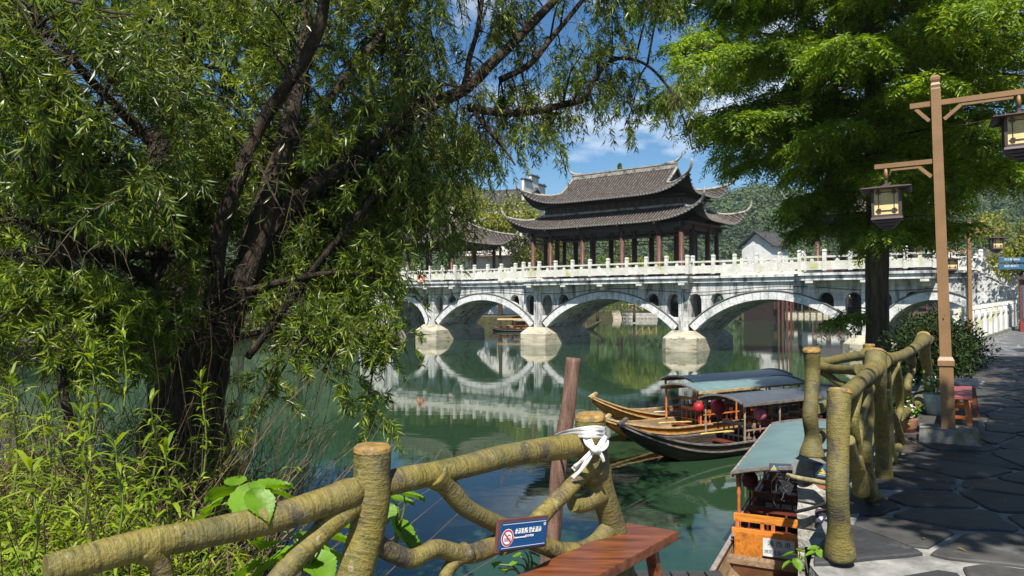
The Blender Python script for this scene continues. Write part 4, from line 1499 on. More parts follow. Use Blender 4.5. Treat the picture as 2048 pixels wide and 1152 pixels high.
# ------------------------------------------------------------------ mooring pole and cloth tie
mb = MB()
pa, pb_ = at(1147, 716, 4.02), at(1098, 1120, 4.02)
dd = (pb_ - pa).normalized()
mb.tube([pa, pa.lerp(pb_, .25) + Vector((.004, 0, 0)), pa.lerp(pb_, .5) + Vector((-.008, 0, 0)), pa.lerp(pb_, .75), pb_, pb_ + dd * 1.1], [.040, .041, .043, .045, .047, .05], 14, 60, .05, 9, seed=3)
tag(put('mooring_pole', mb, m_pole), 'leaning rough brown wooden pole standing in the water behind the fence', 'pole')
tie = thing('cloth_tie', 'white cloth strip knotted round the fence post and the leaning brown pole', 'cloth', at(1185, 880, 3.5))
def strip(pts, w, name='cloth_strip', th=0.004, twist=0.12):
    P_, _ = catmull(pts, len(pts) * 6)
    vs, fs = [], []
    n = len(P_)
    for i, p in enumerate(P_):
        t = (P_[min(i + 1, n - 1)] - P_[max(i - 1, 0)]).normalized()
        side = t.cross(Vector((0, -1, 0.2))).normalized()
        side = Matrix.Rotation(twist * math.sin(i * .5), 3, t) @ side
        nn = t.cross(side)
        ww = w * (0.9 + 0.1 * math.sin(i * .4 + len(pts)))
        for s in (-1, -.35, .3, 1):
            vs.append(p + side * ww / 2 * s + nn * th * .4 * (math.sin(s * 4 + i * .3)))
    for i in range(n - 1):
        for k in range(3):
            fs.append((i * 4 + k, i * 4 + k + 1, i * 4 + 5 + k, i * 4 + 4 + k))
    mb = MB(); mb.add(vs, fs, True)
    o = put(name, mb, m_cloth, tie, world=True)
    md = o.modifiers.new('thickness', 'SOLIDIFY'); md.thickness = .003
    return o
for k, dy in enumerate((-5, 3, 10)):
    strip([at(1212, 864 + dy, 3.52), at(1190, 861 + dy, 3.43 - .004 * k), at(1160, 863 + dy * .9, 3.44), at(1130, 870 + dy * .7, 3.75), at(1112, 875 + dy * .6, 3.97), at(1118, 881 + dy * .6, 4.1)], .024)
strip([at(1213, 872, 3.52), at(1207, 880, 3.45), at(1198, 892, 3.43), at(1188, 904, 3.43)], .026)
strip([at(1216, 880, 3.50), at(1212, 890, 3.44), at(1204, 899, 3.42), at(1190, 906, 3.42)], .022)
strip([at(1176, 866, 3.43), at(1180, 880, 3.41), at(1187, 894, 3.40), at(1196, 906, 3.42)], .020)
strip([at(1168, 868, 3.43), at(1172, 884, 3.41), at(1182, 897, 3.40), at(1192, 904, 3.41)], .018)
strip([at(1190, 898, 3.41), at(1176, 912, 3.41), at(1160, 928, 3.43), at(1146, 940, 3.44)], .026)
strip([at(1186, 899, 3.41), at(1170, 916, 3.40), at(1158, 926, 3.42), at(1149, 934, 3.43)], .018)
strip([at(1188, 902, 3.41), at(1174, 922, 3.40), at(1160, 942, 3.41), at(1145, 957, 3.42)], .020)
strip([at(1192, 900, 3.41), at(1202, 910, 3.41), at(1208, 924, 3.42)], .018)
mb = MB(); mb.tube([at(1180, 893, 3.41), at(1189, 899, 3.395), at(1199, 904, 3.41)], [.010, .019, .010], 10, 10, .08, 60)
put('knot', mb, m_cloth, tie, world=True)

# ------------------------------------------------------------------ benches
def plank_bench(name, label, pts_top, th, leg_h, mat, legmat, group=None):
    """pts_top: four world corners (far-left, far-right, near-right, near-left) of the seat top"""
    c = sum(pts_top, Vector()) / 4
    root = thing(name, label, 'bench', (c.x, c.y, 0), group=group)
    mb = MB()
    dn = Vector((0, 0, -th))
    # slightly bevelled plank
    def inset(k, z):
        return [p + (c - p).normalized() * k + Vector((0, 0, z)) for p in pts_top]
    rings = [inset(0.004, -th), inset(0, -th + .006), inset(0, -.006), inset(0.006, 0)]
    vs = [p for r in rings for p in r]
    fs = [(3, 2, 1, 0), (12, 13, 14, 15)]
    for l in range(3):
        for k in range(4):
            fs.append((l * 4 + k, l * 4 + (k + 1) % 4, l * 4 + 4 + (k + 1) % 4, l * 4 + 4 + k))
    mb.add(vs, fs)
    put('seat', mb, mat, root, world=True)
    fl, fr, nr, nl = pts_top
    axis = ((fl + fr) - (nl + nr)).normalized()
    side = (fr - fl).normalized()
    Lh = ((fl + fr) - (nl + nr)).length / 4
    Wd = (fr - fl).length
    legs = []
    for s in (-1, 1):
        for t in (-1, 1):
            top = c + axis * s * Lh * .74 + side * t * Wd * .26 - Vector((0, 0, th))
            bot = c + axis * s * Lh * .80 + side * t * Wd * .44; bot.z = c.z - leg_h
            mb = MB(); mb.bar(top, bot, .055, .040, axis)
            put('leg', mb, legmat, root, world=True)
            legs.append((top, bot))
        a, b = legs[-2][0].lerp(legs[-2][1], .55), legs[-1][0].lerp(legs[-1][1], .55)
        mb = MB(); mb.bar(a, b, .035, .04)
        put('stretcher', mb, legmat, root, world=True)
    mb = MB(); a = c + axis * Lh * .8 - Vector((0, 0, th + .04)); b = c - axis * Lh * .8 - Vector((0, 0, th + .04))
    mb.bar(a, b, .03, .06); put('apron', mb, legmat, root, world=True)
    return root
zb = .45
p1, p2 = onz(1256, 1045, zb), onz(1357, 1062, zb)
ax = (onz(1030, 1152, zb) - p1).normalized()
plank_bench('wooden_bench', 'varnished red-brown plank bench in the foreground beside the mossy fence', [p1, p2, p2 + ax * 1.25, p1 + ax * 1.25], .045, .45, m_bench, m_bench)
zb = .46
q = [onz(1948, 742, .46), onz(1953, 743, .46)]
b0 = at(1920, 772, 10.05); b0.z = .46
dirb = Vector((.53, .85, 0)); sd = Vector((.85, -.53, 0))
c1 = onz(1887, 791, .46)
plank_bench('wooden_bench', 'plank bench with maroon seat and orange legs just behind the lamp post', [c1 + dirb * 1.35, c1 + dirb * 1.35 + sd * .30, c1 + sd * .30, c1], .04, .46, m_bench2, m_benchleg, 'benches along the walk')
c2 = c1 + dirb * 1.5 + sd * .08
plank_bench('wooden_bench', 'dark plank bench standing behind the maroon bench by the lamp post', [c2 + dirb * 1.1, c2 + dirb * 1.1 + sd * .30, c2 + sd * .30, c2], .04, .46, M('slate_painted_wood', (0.075, 0.08, 0.10), 0.4, 0.2, 4), m_bench, 'benches along the walk')

# landing of dark boards beyond the front bench
ld = thing('wooden_landing', 'dark slatted board landing at the water edge behind the red bench', 'landing', (.9, 4.2, 0))
a0 = Vector((.35, 4.02, -.04)); 
for k in range(8):
    mb = MB(); mb.box((.48 + k * .105, 4.22, -.045), (.092, .52, .03)); put('plank', mb, m_deck, ld, world=True)
mb = MB(); mb.box((.86, 4.06, -.09), (.9, .06, .06)); mb.box((.86, 4.40, -.09), (.9, .06, .06)); 
for x in (.5, 1.2): mb.box((x, 4.40, -1.2), (.09, .09, 2.2))
put('frame', mb, m_deck, ld, world=True)

# flower pots near the lamp post
def pot(px, py, r, h, label, mat, flowers):
    base = onz(px, py, 0)
    root = thing('flower_pot', label, 'flower pot', base, group='potted plants by the fence')
    mb = MB(); mb.lathe([(r * .72, 0), (r * .95, h * .35), (r, h * .8), (r * 1.06, h * .97), (r * 1.06, h), (r * .9, h), (r * .85, h * .85), (.01, h * .84)], seg=20)
    put('pot', mb, mat, root)
    n = 90
    P_ = np.array([[0, 0, h]]) + rng.normal(size=(n, 3)) * np.array([r * .6, r * .6, .09]) + np.array([[0, 0, .10]])
    V, Fc = leaf_quads(P_, rand_unit(n) + np.array([0, 0, .6]), rand_unit(n), rng.uniform(.05, .1, n), rng.uniform(.02, .04, n))
    put('foliage', np_mesh('foliage', V, Fc), m_broad, root, kind='stuff')
    mb = MB()
    for k in range(10):
        mb.tube([(0, 0, h * .8), (random.uniform(-.5, .5) * r, random.uniform(-.5, .5) * r, h + .1), (random.uniform(-1, 1) * r, random.uniform(-1, 1) * r, h + .2)], .004, 4, 6)
    put('stem', mb, m_twig, root)
    if flowers:
        n = 26
        P_ = np.array([[0, 0, h + .14]]) + rng.normal(size=(n, 3)) * np.array([r * .6, r * .6, .07])
        V, Fc = leaf_quads(P_, rand_unit(n), rand_unit(n), rng.uniform(.03, .05, n), rng.uniform(.03, .05, n))
        put('flower_petals', np_mesh('flower_petals', V, Fc), m_petal, root, kind='stuff')
pot(1871, 829, .15, .30, 'pale glazed pot with white flowers beside the orange bench leg', m_pot, True)
pot(1812, 862, .13, .16, 'low terracotta pot of greenery at the foot of the log fence', m_pot_t, True)
# ------------------------------------------------------------------ street lamps
def make_lantern(root, loc, s=1.0):
    mb = MB()
    w = .165 * s
    def fr(z, hw, t):
        for k in range(4):
            a = math.pi / 2 * k
            c_, s_ = math.cos(a), math.sin(a)
            p = Vector((hw, -hw, z)); q = Vector((hw, hw, z))
            R_ = Matrix.Rotation(a, 3, 'Z')
            mb.bar(R_ @ p, R_ @ q, t, t)
    x, y, z = loc
    for sx in (-1, 1):
        for sy in (-1, 1):
            mb.box((sx * w, sy * w, -.36), (.035, .035, .40))
    fr(-.165, w, .034); fr(-.555, w, .034)
    mb.lathe([(.02, -.0), (.025, -.10), (.07, -.12), (.10, -.135), (.42, -.175), (.44, -.19), (.40, -.21), (.25, -.165)], seg=4, smooth=False, sq=True)
    mb.lathe([(.265, -.57), (.275, -.60), (.20, -.615), (.20, -.645), (.155, -.655), (.155, -.685), (.10, -.70), (.09, -.725), (.03, -.74)], seg=4, smooth=False, sq=True)
    ln = put('lantern', mb, m_lantern, root, loc=loc)
    for k in range(4):
        R_ = Matrix.Rotation(math.pi / 2 * k, 4, 'Z')
        mb = MB(); mb.box((0, -w + .006, -.36), (2 * w - .03, .006, .37))
        o = put('pane', mb, m_pane, ln); o.rotation_euler = (0, 0, math.pi / 2 * k)
        mb = MB(); yy = -w - .004; d = .042; hw = w - .03; hh = .165
        for (a, b) in (((-hw, -hh + d), (hw, -hh + d)), ((-hw, hh - d), (hw, hh - d)), ((-hw + d, -hh), (-hw + d, hh)), ((hw - d, -hh), (hw - d, hh))):
            mb.bar((a[0], yy, -.36 + a[1]), (b[0], yy, -.36 + b[1]), .010, .010, (0, 1, 0))
        for sx in (-1, 1):
            for sz in (-1, 1):
                cx_, cz_ = sx * (hw - d), -.36 + sz * (hh - d)
                q = .022
                for (a, b) in (((cx_ - q, cz_ - q), (cx_ + q, cz_ - q)), ((cx_ - q, cz_ + q), (cx_ + q, cz_ + q)), ((cx_ - q, cz_ - q), (cx_ - q, cz_ + q)), ((cx_ + q, cz_ - q), (cx_ + q, cz_ + q))):
                    mb.bar((a[0], yy - .002, a[1]), (b[0], yy - .002, b[1]), .009, .009, (0, 1, 0))
        o = put('tracery', mb, m_lantern, ln); o.rotation_euler = (0, 0, math.pi / 2 * k)
    return ln
def make_lamp(label, base, rz):
    root = thing('street_lamp', label, 'street lamp', base, rz, 'brown lantern posts on the walk')
    mb = MB(); mb.box((0, 0, .05), (.62, .52, .20), None, .94)
    put('plinth', mb, m_plinth, root)
    mb = MB()
    mb.lathe([(.100, .14), (.100, .86), (.120, .87), (.120, .93), (.092, .97), (.084, .975), (.070, 4.10), (.064, 4.12), (.072, 4.15), (.056, 4.18), (.072, 4.21), (.074, 4.24), (.04, 4.27)], seg=4, smooth=False, sq=True)
    put('post', mb, m_lamp, root)
    mb = MB()
    mb.box((.33, 0, 3.94), (1.20, .05, .06))
    put('arm', mb, m_lamp, root)
    for s, L_ in ((1, .24), (-1, .17)):
        mb = MB(); mb.bar((s * .075, 0, 3.74), (s * (.075 + L_ * .8), 0, 3.90), .04, .03, (0, 1, 0))
        if s > 0: mb.bar((.25, 0, 3.885), (.75, 0, 3.885), .04, .025)
        put('bracket', mb, m_lamp, root)
    mb = MB(); mb.box((-.36, 0, 3.26), (.62, .05, .055)); put('arm', mb, m_lamp, root)
    mb = MB(); mb.bar((-.075, 0, 3.08), (-.20, 0, 3.21), .04, .03, (0, 1, 0)); mb.bar((-.2, 0, 3.205), (-.5, 0, 3.205), .04, .022); put('bracket', mb, m_lamp, root)
    for (x, z) in ((.80, 3.91), (-.55, 3.235)):
        mb = MB(); mb.lathe([(.022, 0), (.022, -.14)], (x, 0, z), 8); put('hanger', mb, m_lamp, root)
        ln_ = make_lantern(root, (x, 0, z - .10)); ln_.scale = (.88, .88, .88)
    mb = MB(); mb.box((0, -.088, 1.45), (.012, .012, .012)); mb.box((0, -.115, .5), (.014, .02, .014)); put('bolt', mb, m_lantern, root)
    return root
lamp = make_lamp('brown lantern post near the maroon bench, with two lanterns hanging from its arms', (5.06, 8.5, 0), math.atan2(-.45, .80))
lamp.rotation_euler = (0, math.radians(-1.3), math.atan2(-.45, .80))
l2 = copy_tree(lamp)
l2['label'] = 'distant brown lantern post standing in front of the bridge stairs'
p = at(1940, 655, 24.0)
l2.location = (p.x, 24.0, path_z(0, 24)); l2.rotation_euler = (0, 0, math.radians(-12))
for ch in list(l2.children):
    if ch.name.startswith('plinth'):
        ch.scale = (.7, .7, .7)

# ------------------------------------------------------------------ boats (local: x towards the bow, z = 0 at the waterline)
def red_lantern(label, loc, s=1.0, mat=None, group='red lanterns hung in the boats'):
    root = thing('paper_lantern', label, 'lantern', loc, group=group)
    mb = MB(); mb.lathe([(.05 * s, .14 * s), (.10 * s, .12 * s), (.135 * s, .05 * s), (.14 * s, -.02 * s), (.12 * s, -.10 * s), (.05 * s, -.14 * s)], seg=16)
    put('shade', mb, mat or m_red, root)
    mb = MB(); mb.lathe([(.05 * s, .0), (.055 * s, .03 * s)], (0, 0, .14 * s), 12); mb.lathe([(.055 * s, 0), (.05 * s, .03 * s)], (0, 0, -.17 * s), 12)
    mb.tube([(0, 0, .16 * s), (0, 0, .30 * s)], .004, 5, 4)
    put('cap', mb, m_trim_d, root)
    mb = MB(); mb.tube([(0, 0, -.16 * s), (0, 0, -.24 * s), (0, 0, -.42 * s)], [.006, .018 * s, .014 * s], 8, 8)
    put('tassel', mb, mat or m_red, root)
    return root

def make_boat(label, tip, axis, Lb=7.0, hw=0.68, hull=m_boat_o, inside_=m_boat_in, canopy=m_canopy, trim=m_trim, roof=(2.3, 6.2), bow_h=0.8, gw=.27, roof_z=1.06, seats=True, group='covered wooden boats moored by the walk', bow_len=2.0, stern_in=None, roofhw=.70, posts=m_benchleg):
    ang = math.atan2(-axis[1], -axis[0])      # local +x points to the bow
    # origin at the bow tip's foot on the waterline
    root = thing('wooden_boat', label, 'boat', (tip[0], tip[1], WATER), ang, group)
    N = 26
    def prof(t):                              # t metres aft of the tip
        f = min(1, t / bow_len)
        w = hw * (1 - (1 - f) ** 2.2) * 0.96 + 0.035
        aft = max(0, (t - (Lb - 1.6)) / 1.6)
        w *= 1 - .38 * aft ** 1.6
        g = gw + (bow_h - gw) * (1 - f) ** 2.2 + .22 * aft ** 2
        k = -.16 + (bow_h + .10 - .06) * (1 - min(1, t / (bow_len * .9))) ** 1.9 + .22 * aft ** 2
        k = min(k, g - .05)
        return w, g, k
    outer, inner, rimL, rimR, strL = [], [], [], [], []
    for i in range(N + 1):
        t = Lb * (i / N) ** 1.25
        w, g, k = prof(t)
        x = -t
        outer.append([(x, w, g), (x, w * .93, (g + k) / 2 + .02), (x, w * .62, k), (x, -w * .62, k), (x, -w * .93, (g + k) / 2 + .02), (x, -w, g)])
        wi = max(.008, w - .035); ki = min(max(k + .05, -.06), g - .02)
        inner.append([(x, wi, g - .004), (x, wi * .93, (g + ki) / 2 + .02), (x, wi * .62, ki), (x, -wi * .62, ki), (x, -wi * .93, (g + ki) / 2 + .02), (x, -wi, g - .004)])
        rimL.append((x, w + .006, g + .012)); rimR.append((x, -w - .006, g + .012))
        strL.append((x, w * .985 + .012, g * .70 + k * .30))
    mb = MB()
    for r in outer: mb.v += r; mb.al += [0] * 6
    for i in range(N):
        for k in range(5):
            mb.f.append((i * 6 + k, i * 6 + k + 1, i * 6 + 7 + k, i * 6 + 6 + k)); mb.sm.append(k in (1, 2, 3))
    mb.f.append(tuple(range(6))); mb.sm.append(False)
    mb.f.append(tuple(N * 6 + k for k in range(6))[::-1]); mb.sm.append(False)
    put('hull', mb, hull, root)
    mb = MB()
    for r in inner: mb.v += r; mb.al += [0] * 6
    for i in range(N):
        for k in range(5):
            mb.f.append((i * 6 + 6 + k, i * 6 + 7 + k, i * 6 + k + 1, i * 6 + k)); mb.sm.append(False)
    mb.f.append(tuple(N * 6 + k for k in range(6))); mb.sm.append(False)
    put('hull_lining', mb, inside_, root)
    for rim in (rimL, rimR):
        mb = MB()
        for a, b in zip(rim, rim[1:]): mb.bar(a, b, .055, .030)
        put('gunwale', mb, trim if hull is m_boat_o else m_trim_d, root)
        mb = MB()
        sg_ = 1 if rim is rimL else -1
        for a, b in zip(strL, strL[1:]): mb.bar((a[0], sg_ * a[1], a[2]), (b[0], sg_ * b[1], b[2]), .02, .03)
        put('rubbing_strake', mb, trim if hull is m_boat_o else m_trim_d, root)
    # foredeck boards
    for k in range(4):
        t = bow_len * .45 + k * .17
        w, g, kk = prof(t)
        mb = MB(); mb.box((-t, 0, g - .03), (.155, 2 * w - .08, .02)); put('foredeck_board', mb, inside_, root)
    w, g, kk = prof(bow_len * .12)
    mb = MB(); mb.box((-.05, 0, bow_h + .03), (.24, .09, .05), Matrix.Rotation(.45, 3, 'Y')); put('bow_cap', mb, trim if hull is m_boat_o else m_trim_d, root)
    # canopy
    x0, x1 = -roof[0], -roof[1]
    crown = .12
    def arc(v, dz=0, k=1.0):
        y = roofhw * k * (2 * v - 1)
        return y, roof_z + crown * (1 - (2 * v - 1) ** 2) + dz
    mb = MB()
    mb.grid(lambda u, v: (x0 + (x1 - x0) * u, *arc(v)), 8, 12)
    mb.grid(lambda u, v: (x0 + (x1 - x0) * u, arc(1 - v)[0], arc(1 - v)[1] - .025), 8, 12)
    for xx in (x0, x1):
        mb.grid(lambda u, v: (xx, arc(u)[0], arc(u)[1] - .025 * v), 12, 1)
    mb.grid(lambda u, v: (x0 + (x1 - x0) * u, arc(0)[0], arc(0)[1] - .025 * v), 1, 1)
    mb.grid(lambda u, v: (x0 + (x1 - x0) * u, arc(1)[0], arc(1)[1] - .025 * v), 1, 1)
    cn = put('canopy', mb, canopy, root)
    for s in (-1, 1):
        mb = MB(); mb.bar((x0, s * (roofhw + .012), roof_z - .02), (x1, s * (roofhw + .012), roof_z - .02), .03, .055); put('canopy_edge', mb, trim, cn)
    for xx in (x0 + .02, x1 - .02):
        mb = MB()
        for k in range(12):
            a, b = arc(k / 12, .012), arc((k + 1) / 12, .012)
            mb.bar((xx, *a), (xx, *b), .05, .035)
        put('canopy_edge', mb, m_trim_d, cn)
    np_ = 4
    for k in range(np_):
        x = x0 - .12 + (x1 - x0 + .24) * k / (np_ - 1)
        for s in (-1, 1):
            w, g, kk = prof(-x)
            yb = min(w - .02, roofhw - .05)
            mb = MB(); h = roof_z - g
            pr = [(.024, 0), (.030, .06 * h), (.030, .14 * h), (.018, .18 * h), (.028, .24 * h), (.020, .30 * h), (.020, .62 * h), (.028, .68 * h), (.018, .73 * h), (.031, .80 * h), (.034, .97 * h), (.02, h)]
            mb.lathe(pr, (x, s * yb, g), 8); put('post', mb, posts, root)
    for s in (-1, 1):
        mb = MB(); w, g, kk = prof(3.5); mb.bar((x0 - .1, s * (roofhw - .06), roof_z - .03), (x1 + .1, s * (roofhw - .06), roof_z - .03), .03, .05); put('roof_beam', mb, posts, root)
        mb = MB(); mb.bar((x0 - .2, s * (hw - .06), gw + .22), (x1 + .2, s * (hw - .06), gw + .22), .025, .03); put('side_rail', mb, posts, root)
    if seats:
        n = int((roof[1] - roof[0]) / .75)
        for k in range(n):
            x = x0 - .35 - k * .75
            w = hw - .10
            mb = MB(); mb.box((x, 0, .16), (.30, 2 * w, .03)); put('seat', mb, m_boat_r, root)
            sb = MB()
            sb.bar((x - .2, -w, .55), (x - .2, w, .55), .03, .07); sb.bar((x - .2, -w, .28), (x - .2, w, .28), .025, .04)
            for j in range(7):
                y = -w + .03 + (2 * w - .06) * j / 6
                sb.bar((x - .2, y, .10), (x - .2, y, .53), .03, .022, (0, 1, 0))
            put('seat_back', sb, m_boat_r if k else posts, root)
    return root

AX = (.85, .53)
bk = make_boat('dark weathered boat with black hull and slate canopy, nearest of the three by the bank', (2.08, 14.05), AX, hw=.54, roofhw=.60, hull=m_boat_d, inside_=m_boat_d, canopy=m_canopy_d, trim=m_trim_d, roof=(2.75, 6.3), bow_h=.83, bow_len=2.6, posts=M('bleached_post', (0.27, 0.20, 0.14), 0.6, 0.3, 6))
o2 = make_boat('orange varnished boat with a low bow, lying between the black boat and another orange one', (2.07, 16.4), AX, hw=.58, roofhw=.62, roof=(2.3, 6.2), bow_h=.55, bow_len=2.0)
o3 = make_boat('orange varnished boat with high pointed bow, farthest of the three by the bank', (1.95, 18.0), AX, hw=.60, roofhw=.62, roof=(2.9, 6.8), bow_h=.84, bow_len=2.6)
# near boat: stern towards the camera, boxy open cockpit with registration plate
NAX = Vector((.44, .90)).normalized()
near_tip = Vector((6.04, 14.0))
nb_near = make_boat('boat with broad grey-green canopy and orange seats moored against the rubble pillar', (near_tip.x, near_tip.y), (-NAX.x, -NAX.y), Lb=8.9, hw=.80, hull=m_boat_o, inside_=m_boat_in, canopy=m_canopy, trim=M('brown_grey_canopy_frame', (0.24, 0.20, 0.18), 0.7, 0.3, 9), roof=(2.0, 5.95), bow_h=.7, gw=.27, roof_z=1.06, roofhw=.80, bow_len=2.2, posts=M('orange_brown_post', (0.42, 0.13, 0.04), 0.4, 0.25, 6))
# aft cockpit furniture, local coordinates: x aft is negative
def nb(name, mb, mat, **k): return put(name, mb, mat, nb_near, **k)
m_orange_wood = M('sunlit_orange_varnish', (0.55, 0.20, 0.03), 0.35, 0.3, 4, stretch=(8, 1, 8), spec=0.5)
XS = -6.25
mb = MB(); mb.bar((XS, -.74, .62), (XS, .74, .62), .05, .085); nb('seat_back_rail', mb, m_orange_wood)
for y in (-.70, -.30, .30, .42, .70):
    mb = MB(); mb.bar((XS, y, .44), (XS, y, .59), .05, .04, (0, 1, 0)); nb('seat_back_post', mb, m_benchleg)
mb = MB(); mb.bar((XS - .02, -.76, .47), (XS - .02, .76, .47), .05, .05); nb('cross_beam', mb, m_orange_wood)
mb = MB(); mb.box((XS - .04, 0, .30), (.03, 1.46, .32)); nb('bulkhead', mb, m_boat_o)
mb = MB(); mb.box((XS - .30, 0, .22), (.14, 1.52, .06)); nb('cross_beam', mb, m_boat_in)
mb = MB(); mb.box((XS - .33, 0, .08), (.03, 1.40, .22)); nb('bulkhead', mb, M('dark_brown_board', (0.10, 0.045, 0.02), .5, .3, 5))
mb = MB(); mb.box((XS - .62, 0, .08), (.24, 1.42, .04)); nb('thwart', mb, m_orange_wood)
mb = MB(); mb.box((XS - 1.1, 0, .06), (.22, 1.36, .04)); nb('thwart', mb, m_boat_in)
pl = nb('registration_plate', MB().box((0, 0, 0), (.345, .008, .20)), m_plate, loc=(XS - .068, .235, .33), rot=(math.radians(-6), 0, math.radians(-90)))
for body, sz, x, z in (('湘 西 港', .072, -.125, .045), ('湘凤花岛 0041', .047, -.158, -.050)):
    me = text_mesh(body, sz); me.materials.append(m_black)
    o = bpy.data.objects.new('lettering', me); COL.objects.link(o); o.parent = pl
    o.location = (x, -.0055, z); o.rotation_euler = (math.radians(90), 0, 0)
red_lantern('dark red lantern with a tassel hanging under the near boat canopy edge', at(1500, 960, 9.35), .72, M('dark_red_silk', (0.11, 0.008, 0.010), 0.6, 0.2, 8))
s3 = wall_sign(1561, 936, 8.74, .25, .10, 'small blue warning sign with yellow triangle at the near boat canopy edge', '当心落水', True)
s3.rotation_euler = (0, 0, math.radians(-10))

red_lantern('bright red lantern under the canopy of the far orange boat', at(1397, 815, 17.2), .9)
red_lantern('red lantern with pink top beside a post under the middle canopy', at(1436, 814, 16.4), 1.15)
red_lantern('faded pink lantern hanging under the slate canopy of the black boat', at(1520, 828, 15.6), .95, m_pinkl)
red_lantern('small red lantern hanging deep under the slate canopy', at(1492, 822, 16.4), .75)

def oar(label, a, b, mat):
    root = thing('oar', label, 'oar', a, group='oars lying in the boats')
    mb = MB(); v = Vector(b) - Vector(a); mb.tube([(0, 0, 0), v * .7, v], .018, 7, 8); put('shaft', mb, mat, root)
    mb = MB(); mb.bar(v * .72, v * 1.05, .10, .018); put('blade', mb, mat, root)
m_oar = M('yellow_oar', (0.55, 0.42, 0.12), 0.5, 0.2, 8)
oar('yellow oar laid across the black boat', at(1402, 868, 15.0), at(1462, 862, 15.4), m_oar)
oar('pale oar laid along the far orange boat', at(1308, 824, 18.2), at(1400, 820, 18.9), M('pale_oar', (0.5, 0.45, 0.36), 0.5, 0.2, 8))
oar('orange oar in the middle boat beside its post', at(1318, 846, 17.0), at(1378, 843, 17.5), m_oar)

# boats moored beyond the bridge
def far_boat(label, tip, axis, **k):
    return make_boat(label, tip, axis, group='boats moored beyond the bridge', **k)
far_boat('covered dark boat seen under the arch left of the middle pier', (5.0, 78.5), (-.98, .2), Lb=7.2, hull=m_boat_d, inside_=m_boat_d, canopy=m_trim, roof=(1.3, 6.6), bow_h=.6, posts=m_boat_r, roof_z=1.3)
far_boat('orange boat behind the covered dark boat under the arch', (6.4, 84), (-.98, .2), Lb=7, canopy=m_canopy, roof=(2.0, 6.2), bow_h=.7)
far_boat('boat with raised bow beside the shaded arch foot', (10.2, 84), (-.75, .66), Lb=6, hull=m_boat_in, roof=(2.4, 5.4), bow_h=1.1, bow_len=2.4)
far_boat('boat with upturned orange bow at the bank behind the conifer', (14.0, 25.4), (.9, .43), Lb=6.5, roof=(2.6, 5.6), bow_h=.95, bow_len=2.4)
red_lantern('tiny red lantern in the covered boat under the arch', (2.6, 78.7, WATER + 1.0), 1.2)
# ------------------------------------------------------------------ willow
WB = at(372, 700, 7.4)
willow = thing('willow_tree', 'big old willow with drooping leafy twigs covering the whole upper half beside the water', 'tree', (WB.x, 7.4, -0.9))
LIMBS = []; LR = []
def limb(name, pix, rp, seg=14, wob=.05):
    pts = [at(x, y, d) for x, y, d in pix]
    rad = [r * p.y / F for r, p in zip(rp, pts)]
    mb = MB(); mb.tube(pts, rad, seg, len(pts) * 8, wob, 5.0, seed=len(LIMBS))
    put(name, mb, m_bark, willow, world=True)
    P_, _ = catmull(pts, 24)
    LIMBS.append(np.array([tuple(p) for p in P_])); LR.append(np.interp(np.linspace(0, 1, 25), np.linspace(0, 1, len(rad)), rad))
limb('trunk', [(372, 1010, 7.4), (370, 900, 7.4), (368, 800, 7.4), (372, 700, 7.4), (362, 610, 7.4), (345, 520, 7.5), (330, 420, 7.6), (322, 300, 7.8), (340, 200, 8.0), (372, 90, 8.2), (395, -40, 8.4)], [98, 86, 72, 60, 49, 41, 34, 28, 23, 18, 13], 20, .09)
limb('limb', [(375, 860, 7.3), (400, 760, 7.3), (432, 680, 7.2), (470, 590, 7.2), (505, 510, 7.2), (530, 420, 7.2), (560, 320, 7.3), (582, 240, 7.4), (600, 150, 7.6), (612, 60, 7.8), (620, -50, 8.0)], [64, 52, 40, 33, 28, 24, 21, 17, 13, 10, 8], 16, .07)
limb('limb', [(420, 640, 7.0), (440, 470, 6.9), (468, 380, 6.8), (515, 265, 6.8), (560, 190, 6.8), (612, 110, 6.8), (640, 50, 6.8), (656, -40, 6.8)], [18, 17, 15, 13, 13, 13, 12, 10], 12)
limb('limb', [(505, 510, 7.2), (545, 445, 7.3), (600, 395, 7.5), (660, 350, 7.7), (715, 312, 7.9), (770, 275, 8.1), (850, 215, 8.4), (930, 178, 8.7), (985, 125, 8.9), (1040, 72, 9.1), (1120, -10, 9.4), (1180, -70, 9.6)], [25, 22, 20, 19, 17, 15, 14, 12, 11, 9, 8, 6], 14, .05)
limb('branch', [(935, 215, 8.6), (1010, 226, 8.7), (1075, 222, 8.8), (1130, 208, 8.9), (1168, 196, 9.0), (1195, 150, 9.1), (1232, 118, 9.2), (1290, 128, 9.2), (1340, 180, 9.2), (1372, 250, 9.2), (1385, 300, 9.2)], [9, 8, 7, 7, 6, 5, 4, 3, 2.5, 2, 1.5], 8)
limb('branch', [(930, 178, 8.7), (938, 120, 8.7), (955, 60, 8.7), (968, -30, 8.7)], [6, 5.5, 5, 4], 8)
limb('branch', [(1000, 160, 8.9), (1060, 128, 9.0), (1100, 80, 9.1), (1140, 32, 9.2), (1180, -20, 9.3)], [7, 6, 5.5, 5, 4], 8)
limb('branch', [(950, 225, 8.6), (985, 270, 8.5), (1010, 300, 8.5), (1030, 330, 8.4)], [5, 4.5, 3, 2], 8)
limb('branch', [(745, 395, 7.4), (700, 450, 7.2), (650, 510, 7.0), (590, 590, 6.9), (530, 670, 6.9), (495, 715, 6.9)], [6, 7, 7, 7, 7, 8], 8)
limb('branch', [(300, 560, 7.2), (230, 520, 6.9), (160, 490, 6.6), (90, 462, 6.3), (20, 430, 6.0)], [13, 10, 8, 7, 5], 8)
limb('branch', [(330, 510, 7.3), (220, 512, 7.0), (100, 508, 6.8), (-40, 505, 6.6)], [8, 7, 6, 5], 8)
